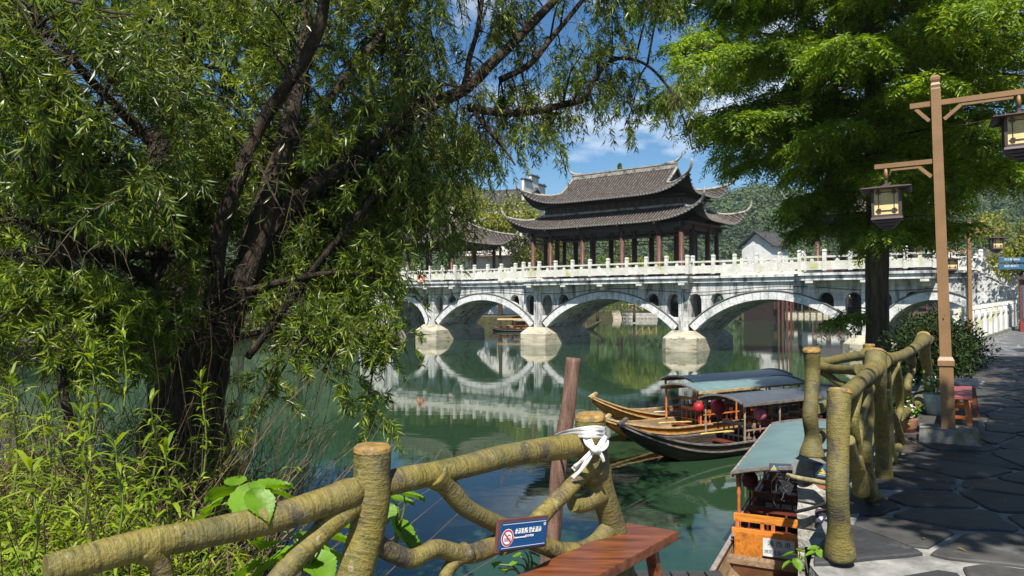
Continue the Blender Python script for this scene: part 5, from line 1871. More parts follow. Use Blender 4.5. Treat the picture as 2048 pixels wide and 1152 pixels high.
limb('branch', [(322, 300, 7.8), (260, 240, 7.5), (190, 170, 7.0), (120, 90, 6.5), (40, 0, 6.0)], [14, 11, 9, 7, 5], 10)
limb('branch', [(345, 520, 7.5), (260, 430, 7.0), (180, 330, 6.4), (90, 240, 5.8), (0, 160, 5.4)], [13, 10, 8, 7, 5], 10)
limb('branch', [(530, 420, 7.2), (640, 230, 7.6), (720, 120, 8.0), (800, 30, 8.4), (850, -40, 8.6)], [12, 10, 8, 7, 5], 10)
limb('branch', [(470, 590, 7.2), (580, 560, 6.9), (680, 545, 6.8), (760, 560, 6.8)], [9, 7, 5, 3], 8)
limb('branch', [(432, 690, 7.2), (520, 665, 7.0), (620, 660, 6.8), (720, 668, 6.6), (800, 690, 6.5)], [8, 6, 5, 4, 2.5], 8)
limb('branch', [(100, 600, 5.2), (112, 660, 5.2), (118, 720, 5.2), (130, 800, 5.2), (150, 880, 5.2)], [6, 7, 8, 9, 10], 8)

# clusters of drooping twigs: (px0, py0, px1, py1, clusters, d0, d1, twig length)
ZONES = [
    (-60, -40, 300, 200, 40, 4.2, 6.8, .7), (-60, 180, 320, 420, 34, 4.4, 7.0, .7), (-60, 400, 270, 560, 22, 4.6, 6.8, .55), (-80, 540, 240, 690, 16, 4.8, 6.6, .45),
    (250, -60, 560, 230, 38, 7.0, 9.2, .75), (260, 210, 520, 440, 34, 7.0, 9.2, .75), (200, 420, 430, 560, 22, 6.8, 8.6, .55), (180, 560, 330, 640, 8, 6.6, 7.6, .4),
    (250, -60, 560, 400, 8, 5.6, 7.0, .6),
    (520, -60, 800, 200, 34, 7.4, 9.6, .8), (500, 190, 780, 380, 40, 7.4, 9.4, .8), (500, 380, 800, 520, 44, 7.2, 9.2, .75), (540, 100, 800, 500, 5, 6.2, 7.2, .6),
    (520, 510, 770, 620, 26, 6.6, 8.2, .5), (560, 600, 790, 670, 11, 6.3, 7.4, .4),
    (780, -60, 1010, 160, 13, 7.8, 9.6, .7), (780, 150, 1010, 300, 23, 7.8, 9.4, .8), (780, 300, 890, 430, 15, 7.4, 8.8, .75),
    (880, 250, 1000, 310, 6, 7.8, 8.8, .6),
    (1000, -60, 1270, 60, 11, 8.2, 9.6, .6), (1010, 60, 1220, 190, 8, 8.2, 9.4, .6), (1020, 200, 1160, 240, 6, 8.4, 9.2, .6),
    (1180, 100, 1330, 150, 6, 8.8, 9.4, .5), (1290, -40, 1360, 20, 3, 8.8, 9.6, .4), (1335, 170, 1380, 230, 3, 9.0, 9.4, .5), (1190, 160, 1290, 200, 2, 9, 9.3, .4),
    (930, 440, 980, 470, 0, 8, 8.6, .5), (520, 680, 800, 790, 5, 6.0, 6.8, .4), (420, 560, 520, 700, 6, 6.9, 7.6, .4),
    (280, 520, 470, 690, 9, 5.6, 6.6, .4), (120, 640, 300, 760, 6, 5.0, 6.2, .35),
]
ALLP = np.concatenate(LIMBS)
A_list, tl_list, SG = [], [], []
R5 = random.Random(11)
cl_paths = []
for (x0, y0, x1, y1, nclu, d0, d1, tl) in ZONES:
    for c in range(nclu):
        px, py = R5.uniform(x0, x1), R5.uniform(y0, y1)
        C = np.array(at(px, py, R5.uniform(d0, d1)))
        dist = np.linalg.norm((ALLP - C) * np.array([1, 1, .8]), axis=1)
        s = ALLP[np.argmin(dist)]
        mid = (s + C) / 2 + np.array([0, 0, .18 * np.linalg.norm(C - s)])
        end = C + unit((C - s)[None])[0] * .35 + np.array([0, 0, -.12])
        cl_paths.append((s, mid, C, end))
        nt_ = R5.randint(11, 20)
        u = rng.uniform(.45, 1.0, nt_)
        base = np.where(u[:, None] < .8, mid + (C - mid) * ((u[:, None] - .45) / .35), C + (end - C) * ((u[:, None] - .8) / .2))
        A_list.append(base + rng.normal(size=(nt_, 3)) * .10)
        tl_list.append(np.full(nt_, tl)); SG.append(np.full(nt_, .42 if px < 760 else .74))
# upper crown, above the picture
for c in range(90):
    y = R5.uniform(4.2, 8.8)
    C = np.array([R5.uniform(-2.6, 1.6), y, 1.6 + .44 * y + R5.uniform(.9, 3.2)])
    s = ALLP[np.argmin(np.linalg.norm(ALLP - C, axis=1))]
    mid = (s + C) / 2 + np.array([0, 0, .2]); end = C + unit((C - s)[None])[0] * .4
    cl_paths.append((s, mid, C, end))
    nt_ = 15
    u = rng.uniform(.45, 1.0, nt_)
    base = np.where(u[:, None] < .8, mid + (C - mid) * ((u[:, None] - .45) / .35), C + (end - C) * ((u[:, None] - .8) / .2))
    A_list.append(base + rng.normal(size=(nt_, 3)) * .16); tl_list.append(np.full(nt_, .8)); SG.append(np.full(nt_, .6))
mb = MB()
for (s, m_, c, e) in cl_paths:
    l = np.linalg.norm(e - s)
    r = .010 + .004 * min(2, l)
    mb.tube([s, m_, c, e], [r, r * .8, r * .55, .003], 5, 12, .05)
put('branchlets', mb, m_bark, willow, world=True, kind='stuff')

SAG = np.concatenate(SG)
A = np.concatenate(A_list); TL = np.concatenate(tl_list) * rng.uniform(.55, 1.25, len(A))
n = len(A); K_ = 6
hd = rng.normal(size=(n, 3)); hd[:, 2] = rng.uniform(-.5, .8, n); hd = unit(hd)
t = np.linspace(0, 1, K_)[None, :, None]
sag = np.array([0, 0, -1.0])
wob = rng.normal(size=(n, K_, 3)) * .015 * np.linspace(0, 1, K_)[None, :, None]
PP = A[:, None, :] + TL[:, None, None] * (hd[:, None, :] * (t * .70 - t * t * .22) + sag * (t ** 1.8) * SAG[:, None, None]) + np.cumsum(wob, axis=1)
RR = np.linspace(.0036, .0011, K_)[None, :] * np.ones((n, 1))
Vt, Ft = twig_tubes(PP, RR)
put('twigs', np_mesh('twigs', Vt, Ft), m_twig, willow, world=True, kind='stuff')
LPT = 46
nl = n * LPT
ti = np.repeat(np.arange(n), LPT)
tt = rng.uniform(.06, 1.0, nl)
f = tt * (K_ - 1); j = np.minimum(f.astype(int), K_ - 2); fr = (f - j)[:, None]
base = PP[ti, j] * (1 - fr) + PP[ti, j + 1] * fr
tan = unit(PP[ti, j + 1] - PP[ti, j])
side = unit(np.cross(tan, rand_unit(nl)))
D = unit(tan * .75 + side * .80 + np.array([0, 0, -.55]) * (SAG[ti][:, None] - .2) + .30 * rng.normal(size=(nl, 3)))
Ln = rng.uniform(.045, .115, nl); Wd = Ln * rng.uniform(.12, .18, nl)
# few leaves hang right in front of the main limbs
keep = np.ones(nl, bool)
lx, lz = base[:, 0] / base[:, 1], (base[:, 2] - CAMZ) / base[:, 1]
for i_ in range(1, 12):
    for p_, r_ in zip(LIMBS[i_], LR[i_]):
        m_ = (np.hypot(lx - p_[0] / p_[1], lz - (p_[2] - CAMZ) / p_[1]) < r_ / p_[1] + .012) & (base[:, 1] < p_[1] + .1)
        keep &= ~(m_ & (rng.random(nl) < .80))
base, D, Ln, Wd = base[keep], D[keep], Ln[keep], Wd[keep]; nl = len(base)
V, Fc = leaf_quads(base, D, rand_unit(nl), Ln, Wd, .18, .38)
put('foliage', np_mesh('foliage', V, Fc), m_willow, willow, world=True, kind='stuff')

# ------------------------------------------------------------------ dawn redwood
RK = 1.22                      # everything on this tree is laid out for 13.5 m and scaled about the camera height
TB = at(1757, 700, 13.5 * RK)
TX, TY = TB.x, 13.5 * RK
rw = thing('conifer_tree', 'tall feathery dawn redwood with bright green fronds standing at the water edge', 'tree', (TX, TY, -1.4))
mb = MB()
mb.tube([(TX, TY, -2.2), (TX, TY, -1.0), (TX - .01, TY, .2), (TX - .02, TY, 1.6), (TX, TY, 3.6), (TX - .02, TY, 7), (TX, TY, 12), (TX, TY, 17.3)], [.44, .33, .26, .245, .23, .20, .13, .03], 18, 60, .05, 3.0)
put('trunk', mb, m_bark_g, rw, world=True)
R6 = random.Random(4)
boughs, sprayA, sprayD = [], [], []
def add_bough(z, az, ln, droop=.20, rise=.10):
    z = 1.6 + (z - 1.6) * RK; ln = ln * RK
    d = np.array([math.cos(az), math.sin(az), 0.0])
    P_ = []
    for k in range(9):
        u = k / 8
        P_.append(np.array([TX, TY, z]) + d * ln * u + np.array([0, 0, ln * (rise * u - droop * u * u)]) + np.array([R6.uniform(-.04, .04), R6.uniform(-.04, .04), R6.uniform(-.03, .03)]))
    P_ = np.array(P_)
    boughs.append((P_, .018 + .008 * ln))
    ns = int(12.5 * ln)
    for q in range(ns):
        u = .22 + .78 * (q + R6.random()) / ns
        f_ = u * 8; j_ = min(int(f_), 7); p = P_[j_] + (P_[j_ + 1] - P_[j_]) * (f_ - j_)
        sdn = 1 if q % 2 else -1
        perp = np.array([-d[1], d[0], 0]) * sdn
        reach = R6.uniform(.05, .85) * min(1.0, ln / 3.5) * (1.1 - .65 * u)
        dd_ = unit((perp * .8 + d * .65 + np.array([0, 0, R6.uniform(-1.1, -.15)]))[None])[0]
        sprayA.append(p + (perp * .9 + d * .3) * reach + np.array([0, 0, -.18 * reach - R6.uniform(0, .16)]))
        sprayD.append(dd_)
        if R6.random() < .55:
            sprayA.append(p + np.array([R6.uniform(-.1, .1), R6.uniform(-.1, .1), -R6.uniform(.05, .2)])); sprayD.append(unit((d * .5 + np.array([R6.uniform(-.4, .4), R6.uniform(-.4, .4), -.8]))[None])[0])
z = 3.15
while z < 14.2:
    nb_ = 5 if z < 9 else 4
    ln0 = float(np.interp(z, [3.1, 4.0, 4.8, 5.8, 7.2, 9.0, 14.5], [1.5, 2.0, 3.0, 3.9, 4.3, 3.6, .6]))
    a0 = R6.uniform(0, 6.28)
    for k in range(nb_):
        add_bough(z + R6.uniform(-.15, .15), a0 + k * 6.283 / nb_ + R6.uniform(-.35, .35), max(.5, ln0 * R6.uniform(.72, 1.12)))
    z += .50 if z < 9 else .62
# long lower boughs reaching out over the river and the walk
for (z, az, ln, dr) in ((4.9, math.pi * 1.06, 3.4, .15), (5.3, math.pi * 1.0, 3.4, .16), (6.3, math.pi * 1.08, 4.1, .12), (7.2, math.pi * 1.03, 4.5, .12), (7.9, math.pi * 1.1, 4.7, .12),
                        (4.3, -.2, 3.0, .16), (5.0, -.1, 3.6, .18), (6.2, -.25, 4.2, .16), (3.7, -1.5, 2.0, .14), (3.9, -1.9, 2.2, .12), (4.4, -1.35, 3.0, .12), (5.0, -1.8, 3.2, .12), (4.6, -2.3, 2.8, .14), (5.6, -2.2, 3.6, .12), (4.0, -1.0, 2.4, .14)):
    add_bough(z, az, ln, dr)
# a loose low sprig over the water
for (az, z, ln) in ((math.pi * .93, 1.5, .85),):
    add_bough(z, az, ln, .35, .15)
mb = MB()
for P_, r in boughs:
    mb.tube([tuple(p) for p in P_[::2]], [r, r * .75, r * .5, r * .3, .004], 6, 12, .05)
put('boughs', mb, m_bark_g, rw, world=True, kind='stuff')
SA, SD = np.array(sprayA), np.array(sprayD)
SA = SA + rng.normal(size=SA.shape) * .05
# each spray: a drooping twig with two flat rows of soft leaflets; three subtwigs
ns = len(SA); KS = 10
sub = []
for g in range(3):
    ang = (g - 1) * .75
    up = np.array([0, 0, 1.0])
    S = unit(np.cross(SD, up)); Dg = unit(SD * math.cos(ang) + S * math.sin(ang))
    start = SA + SD * (.05 * g)
    sub.append((start, Dg, (.52 if g == 1 else .36) * rng.uniform(.7, 1.2, ns)))
Vs_, Fs_, o_ = [], [], 0
for (st, Dg, ln) in sub:
    for k in range(KS):
        u = (k + .5) / KS
        base = st + Dg * (ln * u)[:, None] + np.array([0, 0, -1.0]) * (ln * .35 * u * u)[:, None]
        S = unit(np.cross(Dg, np.array([0, 0, 1.0]) + .35 * rng.normal(size=(ns, 3))))
        for s in (-1, 1):
            D = unit(Dg * .55 + S * s * .9 + np.array([0, 0, -.22]) + .12 * rng.normal(size=(ns, 3)))
            Lf = .150 * (1 - .45 * abs(u - .35)) * rng.uniform(.8, 1.2, ns) * (1.0 if u < .9 else .7)
            Nn = np.cross(S, Dg) + .35 * rng.normal(size=(ns, 3))
            V, Fc = leaf_quads(base, D, Nn, Lf, Lf * .27, .05, .5)
            Vs_.append(V); Fs_.append(Fc + o_); o_ += len(V)
put('foliage', np_mesh('foliage', np.concatenate(Vs_), np.concatenate(Fs_)), m_redw, rw, world=True, kind='stuff')

# ------------------------------------------------------------------ weeds and shrubs on the left bank
def stalks(base, hgt, lean, nleaf, ll, lw, droop=.5):
    """base (n,3); returns twig verts and leaf verts"""
    n = len(base); K_ = 6
    t = np.linspace(0, 1, K_)[None, :, None]
    hd = rng.normal(size=(n, 3)); hd[:, 2] = 0; hd = unit(hd)
    PP = base[:, None, :] + np.array([0, 0, 1.0]) * hgt[:, None, None] * (t - .12 * t * t) + hd[:, None, :] * (hgt * lean)[:, None, None] * t ** 1.7
    tw = twig_tubes(PP, np.linspace(.005, .002, K_)[None, :] * np.ones((n, 1)))
    nl = n * nleaf
    ti = np.repeat(np.arange(n), nleaf); tt = rng.uniform(.12, 1, nl)
    f = tt * (K_ - 1); j = np.minimum(f.astype(int), K_ - 2); fr = (f - j)[:, None]
    b = PP[ti, j] * (1 - fr) + PP[ti, j + 1] * fr
    D = rng.normal(size=(nl, 3)); D[:, 2] = rng.uniform(-.5, .9, nl)
    D = unit(D)
    Ln = ll * rng.uniform(.6, 1.3, nl); Wd = lw * rng.uniform(.7, 1.2, nl)
    # two segments per leaf so that it arches
    S = unit(np.cross(D, np.array([0, 0, 1.0]) + .3 * rng.normal(size=(nl, 3))))
    Ld = Ln[:, None]
    p0 = b; p1 = b + D * Ld * .45 + np.array([0, 0, .06]) * Ld; p2 = b + D * Ld * .95 + np.array([0, 0, -1.0]) * Ld * droop * .5
    w = Wd[:, None] / 2
    V = np.stack([p0 - S * w * .3, p0 + S * w * .3, p1 + S * w, p1 - S * w, p2 + S * w * .08, p2 - S * w * .08], 1).reshape(-1, 3)
    i0 = np.arange(nl)[:, None] * 6
    Fc = np.concatenate([i0 + np.array([[0, 1, 2, 3]]), i0 + np.array([[3, 2, 4, 5]])])
    return tw, (V, Fc)
def bank_pts(nn, xr, yr, zmin=-1.45):
    out = []
    while len(out) < nn:
        x, y = rng.uniform(*xr), rng.uniform(*yr)
        z = bank_h(x, y)
        if z > zmin: out.append((x, y, z))
    return np.array(out)
# ground cover of weeds: one mass
Bp = np.concatenate([bank_pts(760, (-5.2, -1.2), (2.7, 5.0), -1.2), bank_pts(640, (-7, -2.0), (4.5, 8.5))])
hg = np.where(Bp[:, 1] > 4.8, rng.uniform(.5, 1.5, len(Bp)), rng.uniform(.35, .95, len(Bp)))
tw, lf_ = stalks(Bp, hg, .35, 34, .135, .018)
wd = put('bank_weeds', np_mesh('bank_weeds', *lf_), m_weed, kind='stuff')
o = put('bank_weed_stems', np_mesh('bank_weed_stems', *tw), m_dead, kind='stuff')
# dry tangle round the willow foot
Bp = np.concatenate([bank_pts(1500, (-5.6, -1.9), (4.8, 8.0)), bank_pts(90, (-2.6, -1.4), (3.4, 5.0))])
K_ = 7
n = len(Bp)
hd = rand_unit(n); hd[:, 2] = np.abs(hd[:, 2]) * 1.2 + .15
PP = Bp[:, None, :] + np.cumsum(np.concatenate([np.zeros((n, 1, 3)), np.repeat(hd[:, None, :], K_ - 1, 1) * (rng.uniform(.08, .30, n)[:, None, None]) + rng.normal(size=(n, K_ - 1, 3)) * .05], 1), 1)
put('dry_tangle', np_mesh('dry_tangle', *twig_tubes(PP, np.linspace(.006, .002, K_)[None, :] * np.ones((n, 1)))), m_dead, kind='stuff')
# tall weed stalks that stand out, each a plant
tall = [(240, 625, 830, 4.6, 'tallest pale green weed stalk in front of the dark willow trunk'), (180, 690, 870, 4.4, 'upright weed stalk left of the tallest stalk'),
        (300, 800, 960, 4.2, 'bright weed stalk with drooping narrow leaves below the willow trunk'), (20, 740, 1000, 3.9, 'weed stalk at the left edge of the bank'),
        (400, 745, 960, 4.8, 'thin weed stalk close to the right side of the willow foot'), (90, 800, 1040, 3.6, 'bushy yellow-green weed stalk low on the left'),
        (160, 820, 1060, 3.4, 'yellow-green weed stalk rising behind the left end of the fence rail'), (230, 880, 1080, 3.2, 'short bright weed stalk behind the fence rail'),
        (60, 930, 1120, 2.9, 'leafy weed stalk in the lower left corner'), (330, 900, 1060, 3.6, 'leaning weed stalk among dry twigs')]
for (px, ptop, pbot, d, lb) in tall:
    b, tp = at(px + 6, pbot, d), at(px, ptop, d)
    root = thing('tall_weed', lb, 'plant', b, group='tall weed stalks on the bank')
    h = tp.z - b.z
    q = [Vector((0, 0, 0)), Vector((.02, 0, h * .35)), Vector((-.01, .01, h * .7)), Vector((tp.x - b.x, 0, h))]
    mb = MB(); mb.tube(q, [.007, .006, .005, .002], 6, 14); put('stem', mb, M('green_stem', (0.12, 0.16, 0.03), .5, .2, 5), root)
    P_, _ = catmull(q, 30)
    nl = 20 + int(h * 34)
    vs, fs = [], []
    for k in range(nl):
        p = P_[int(30 * (.25 + .75 * k / nl))]
        a = k * 2.4 + R6.uniform(-.4, .4); el = R6.uniform(-.1, .8) if k < nl - 4 else R6.uniform(.7, 1.2)
        d_ = Vector((math.cos(a) * math.cos(el), math.sin(a) * math.cos(el), math.sin(el)))
        l = R6.uniform(.10, .17); w = l * R6.uniform(.055, .085)
        s_ = d_.cross(Vector((0, 0, 1))).normalized()
        o_ = len(vs)
        for (u, ww, dz) in ((0, .3, 0), (.3, 1, .02), (.65, .8, -.06), (1, .05, -.30)):
            c_ = p + d_ * l * u + Vector((0, 0, dz * l))
            vs += [c_ - s_ * w * ww / 1.0, c_ + s_ * w * ww / 1.0]
        for i in range(3): fs.append((o_ + 2 * i, o_ + 2 * i + 1, o_ + 2 * i + 3, o_ + 2 * i + 2))
    mb = MB(); mb.add(vs, fs, True); put('foliage', mb, m_weed, root, kind='stuff')

# broad-leaved plant by the fence: every leaf its own part
def broad_leaf_mesh(l, w):
    mb = MB(); vs, fs = [], []
    prof = []
    for i in range(19):
        u = i / 18
        prof.append((u, max(.01, (math.sin(math.pi * min(1, u * 1.02) ** .62)) ** .85)))
    for i, (u, ww) in enumerate(prof):
        for s in (-1, -.5, 0, .5, 1):
            jag = 1 + .045 * (1 if i % 2 else -1) * (abs(s) == 1)
            back = -.16 * l * abs(s) * max(0, 1 - u * 3.2)
            vs.append((u * l + back, s * ww * w / 2 * jag, -.22 * l * u * u + abs(s) * .20 * w + .020 * l * math.sin(u * 40 - abs(s) * 6) * abs(s)))
    for i in range(len(prof) - 1):
        for k in range(4):
            fs.append((i * 5 + k, i * 5 + k + 1, i * 5 + 6 + k, i * 5 + 5 + k))
    mb.add(vs, fs, True)
    return mb.mesh('leaf')
me_bl = broad_leaf_mesh(.115, .10); me_bl.materials.append(m_broad)
def broad_plant(label, base, leaves, group):
    root = thing('broadleaf_plant', label, 'plant', base, group=group)
    mb = MB()
    for i, (p, sc, a, el) in enumerate(leaves):
        v = p - Vector(base)
        mb.tube([(0, 0, 0), v * .5 + Vector((.02, 0, .05)), v], [.006, .005, .003], 5, 10)
        o = put('leaf', me_bl, None, root, loc=v)
        o.scale = (sc,) * 3
        o.rotation_euler = (R6.uniform(-.3, .3), el, a)
    put('stem', mb, M('green_stem', (0.12, 0.16, 0.03), .5, .2, 5), root)
gl = 'broad-leaved plants by the fence'
D3 = 2.62
broad_plant('bright heart-leaved plant resting on the foreground fence rail', at(478, 1060, 2.75),
            [(at(474, 988, 2.6), 1.25, 2.8, .15), (at(500, 985, 2.5), 1.25, -1.3, .5), (at(512, 978, 2.62), 1.1, .3, -.1), (at(508, 992, 2.42), 1.0, -.7, .6), (at(468, 975, 2.7), .8, 1.7, -.3),
             (at(440, 1010, 2.7), 1.0, 2.6, .3), (at(540, 985, 2.8), .9, .6, .3), (at(420, 1030, 2.8), .9, 3.0, .4)], gl)
broad_plant('dark-leaved plant growing below the rail near the tall fence post', at(610, 1150, 2.9),
            [(at(560, 1060, 3.0), 1.4, 2.6, .3), (at(600, 1085, 3.0), 1.5, -.4, .4), (at(640, 1075, 3.0), 1.3, .5, .2), (at(580, 1110, 2.9), 1.4, 3.3, .4), (at(625, 1120, 2.95), 1.4, -.8, .3), (at(655, 1110, 3.1), 1.2, .3, .5),
             (at(540, 1095, 3.0), 1.3, 2.2, .2), (at(520, 1130, 2.9), 1.3, 3.5, .4), (at(670, 1060, 3.2), 1.0, 1.0, 0)], gl)
broad_plant('small plant with a few leaves peeping out beside the tall fence post', at(790, 1090, 3.05),
            [(at(785, 1000, 3.05), .8, .2, .1), (at(808, 992, 3.0), .8, -.2, .0), (at(790, 1050, 3.05), 1.2, -.5, .7), (at(800, 1075, 3.05), 1.2, .2, .6), (at(778, 1015, 3.05), .7, -1.5, .6)], gl)
broad_plant('thin sprig of small leaves below the blue warning sign', at(1050, 1190, 3.4),
            [(at(1040, 1112, 3.4), .42, 2.5, .2), (at(1060, 1108, 3.4), .42, .3, .2), (at(1033, 1128, 3.4), .42, 3.1, .3), (at(1062, 1128, 3.4), .42, 0, .3), (at(1048, 1100, 3.4), .4, 1.5, -.4), (at(1056, 1142, 3.4), .4, -.4, .4), (at(996, 1128, 3.4), .5, 2.0, .5), (at(1004, 1140, 3.4), .5, 1.2, .5)], gl)
broad_plant('bright green weed rooted in the pillar stones above the near boat', at(1592, 1140, 6.6),
            [(at(1586, 1108, 6.55), .9, 2.6, .3), (at(1598, 1104, 6.55), .9, .6, .1), (at(1590, 1122, 6.5), 1.0, -1.4, .6), (at(1604, 1118, 6.5), .8, -.3, .4), (at(1580, 1125, 6.5), .8, 3.3, .5)], gl)
broad_plant('small leafy weed at the foot of the near fence post', at(1640, 1112, 4.75),
            [(at(1634, 1098, 4.7), .55, 2.6, .1), (at(1645, 1096, 4.7), .55, .6, .0), (at(1638, 1104, 4.65), .6, -1.4, .4), (at(1628, 1106, 4.65), .5, 3.0, .3)], gl)

# ------------------------------------------------------------------ trees beyond the bridge and along the walk
def leaf_tree(name, label, base, h, rad, mat, n=5200, ls=.34, zc=.62, group=None, cone=False, lobes=9, seed=0):
    rr = random.Random(seed * 7 + 3)
    root = thing(name, label, 'tree', base, group=group)
    mb = MB(); mb.tube([(0, 0, -1), (.1, 0, h * .3), (0, .05, h * .6), (.05, 0, h * .9)], [.05 * h * .45, .03 * h * .45, .018 * h * .45, .02], 9, 16)
    for k in range(7):
        a = rr.uniform(0, 6.28); z = h * rr.uniform(.3, .65); l = rad * rr.uniform(.5, .9)
        mb.tube([(0, 0, z), (math.cos(a) * l * .5, math.sin(a) * l * .5, z + l * .4), (math.cos(a) * l, math.sin(a) * l, z + l * .7)], [.05, .035, .015], 6, 8)
    put('trunk', mb, m_bark, root)
    P_, N_ = [], []
    if cone:
        u = rng.uniform(0, 1, n) ** .8
        a = rng.uniform(0, 6.283, n)
        tier = .75 + .25 * np.sin(u * 40 + a * 1.5)
        r = rad * (1 - u) * tier * rng.uniform(.5, 1.05, n) + .1
        Q = np.stack([r * np.cos(a), r * np.sin(a), h * (.22 + .78 * u) - r * .25], 1)
        P_.append(Q); N_.append(np.stack([np.cos(a), np.sin(a), np.full(n, .6)], 1))
    else:
        for q in range(lobes):
            a = rr.uniform(0, 6.28); e = rr.uniform(-.5, 1.0)
            rl = rad * rr.uniform(.35, .55)
            c = np.array([math.cos(a) * rad * .6 * rr.random() ** .5, math.sin(a) * rad * .6 * rr.random() ** .5, h * zc + e * (h * (1 - zc) - rl)])
            m = n // lobes
            d = rand_unit(m); k = rng.uniform(.55, 1.05, m)
            bump = 1 + .18 * np.sin(d[:, 0] * 7 + q) * np.sin(d[:, 1] * 8 + 2 * q) + .12 * np.sin(d[:, 2] * 11)
            P_.append(c + d * (rl * k * bump)[:, None] * np.array([1, 1, .85])); N_.append(d + np.array([0, 0, .4]))
    P_ = np.concatenate(P_); N_ = np.concatenate(N_)
    m = len(P_)
    D = rand_unit(m) + np.array([0, 0, -.3])
    V, Fc = leaf_quads(P_, D, N_ + .5 * rand_unit(m), ls * rng.uniform(.6, 1.3, m), ls * .6 * rng.uniform(.7, 1.2, m), .1, .5)
    put('foliage', np_mesh('foliage', V, Fc), mat, root, kind='stuff')
    return root
gt = 'trees on the far bank behind the bridge'
SPEC = [(690, 560, 84, 17, 5.6, m_tree_d, 'dark tree behind the left bridge stairs'), (780, 560, 92, 17, 5.4, m_tree_g, 'green tree left of the small pavilion roof'),
        (860, 560, 96, 19, 5.4, m_tree_y, 'yellow-green tree directly behind the small left pavilion'), (945, 560, 100, 21, 5.6, m_tree_y, 'tall yellow-green tree between the two left pavilions'),
        (1000, 560, 100, 17.6, 5.2, m_tree_y, 'lower yellow-green tree right of the tall one'), (1050, 565, 104, 16.8, 4.2, m_tree_y, 'yellow-green tree in front of the house with the stepped fire wall'), (1080, 565, 106, 13.0, 4.4, m_tree_y, 'yellow-green tree behind the left end columns of the middle pavilion'),
        (1140, 565, 112, 10.5, 4.4, m_tree_g, 'green tree seen between the middle pavilion columns on the left'),
        (1128, 565, 142, 25, 5.6, m_tree_d, 'dark tree rising over the left half of the middle pavilion roof'), (1195, 575, 118, 10.5, 4.2, m_tree_g, 'darker green tree behind the centre columns of the middle pavilion'),
        (1268, 575, 112, 10, 4.4, m_tree_y, 'light green tree between the right columns of the middle pavilion'), (1345, 575, 118, 10.5, 4.4, m_tree_g, 'green tree behind the right end of the middle pavilion'),
        (1420, 580, 130, 10, 4.4, m_tree_g, 'round green tree just right of the middle pavilion'), (1480, 585, 122, 9.6, 3.9, m_tree_g, 'round green tree in front of the white gabled house'),
        (600, 560, 78, 19, 6.0, m_tree_d, 'dark tree behind the willow trunk'), (480, 560, 74, 20, 6.5, m_tree_d, 'dark tree far behind the willow limbs'), (320, 560, 70, 20, 6.5, m_tree_d, 'dark tree beyond the left water'), (150, 560, 66, 20, 6.5, m_tree_d, 'dark tree beyond the far left water'),
        (20, 560, 62, 18, 6.0, m_tree_d, 'dark tree at the far left edge beyond the water')]
for i, (px, py, d, h, r, mt, lb) in enumerate(SPEC):
    p = at(px, py, d)
    leaf_tree('broadleaf_tree', lb, (p.x, d, -.4), h, r, mt, 4200, .42 if d > 90 else .36, group=gt, seed=i)
p = at(1240, 560, 150)
leaf_tree('fir_tree', 'pointed conifer peeping over the ridge of the middle pavilion', (p.x, 150, -.4), 30.5, 5.2, m_tree_g, 5200, .5, cone=True)
p = at(2050, 560, 34)
leaf_tree('broadleaf_tree', 'yellow-green tree at the right edge beyond the distant lantern post', (p.x + 1.2, 36, .2), 6.3, 2.6, m_tree_y, 5200, .17, seed=40)
p = at(2075, 560, 52)
leaf_tree('broadleaf_tree', 'taller green tree behind the yellow-green tree at the right edge', (p.x + 3, 52, .2), 11.5, 3.6, m_tree_g, 5200, .24, seed=41)
for (px, d, h, r, lb) in ((1895, 70, 6.0, 2.6, 'small round tree left of the distant lantern post'), (1960, 110, 8, 3.4, 'low tree among the far right houses')):
    p = at(px, 560, d)
    leaf_tree('broadleaf_tree', lb, (p.x, d, .2), h, r, m_tree_y, 2600, .28, seed=px)
# shrubs
def shrub(label, base, h, r, mat, n, ls, seed, group):
    root = thing('shrub', label, 'shrub', base, group=group)
    mb = MB()
    rr = random.Random(seed)
    for k in range(16):
        a = rr.uniform(0, 6.28); l = r * rr.uniform(.2, .9)
        mb.tube([(0, 0, 0), (math.cos(a) * l * .4, math.sin(a) * l * .4, h * .5), (math.cos(a) * l, math.sin(a) * l, h * rr.uniform(.7, 1))], [.02, .014, .005], 5, 8)
    put('stem', mb, m_twig, root)
    d = rand_unit(n); k = rng.uniform(.3, 1.08, n) ** .6
    P_ = d * k[:, None] * np.array([r, r, h * .5]) * (1 + .22 * np.sin(d[:, :1] * 9 + seed) * np.cos(d[:, 1:2] * 7)) + np.array([0, 0, h * .52])
    V, Fc = leaf_quads(P_, d * .6 + rand_unit(n) + np.array([0, 0, -.2]), rand_unit(n), ls * rng.uniform(.6, 1.3, n), ls * .33 * rng.uniform(.7, 1.2, n), .15, .4)
    put('foliage', np_mesh('foliage', V, Fc), mat, root, kind='stuff')
gs = 'shrubs'
p = at(1905, 735, 14.4); shrub('dark glossy shrub behind the lamp post at the end of the log fence', (8.25, 14.4, -.05), 1.4, .8, m_tree_d, 3800, .13, 1, gs)
shrub('low dark shrub beside the stone balustrade along the walk', (10.9, 18.2, -.3), 1.35, .9, m_tree_d, 2600, .13, 2, gs)
shrub('leafy shrub between the log fence posts and the conifer trunk', (5.75, 11.3, -.6), .9, .5, m_tree_d, 1300, .10, 3, gs)
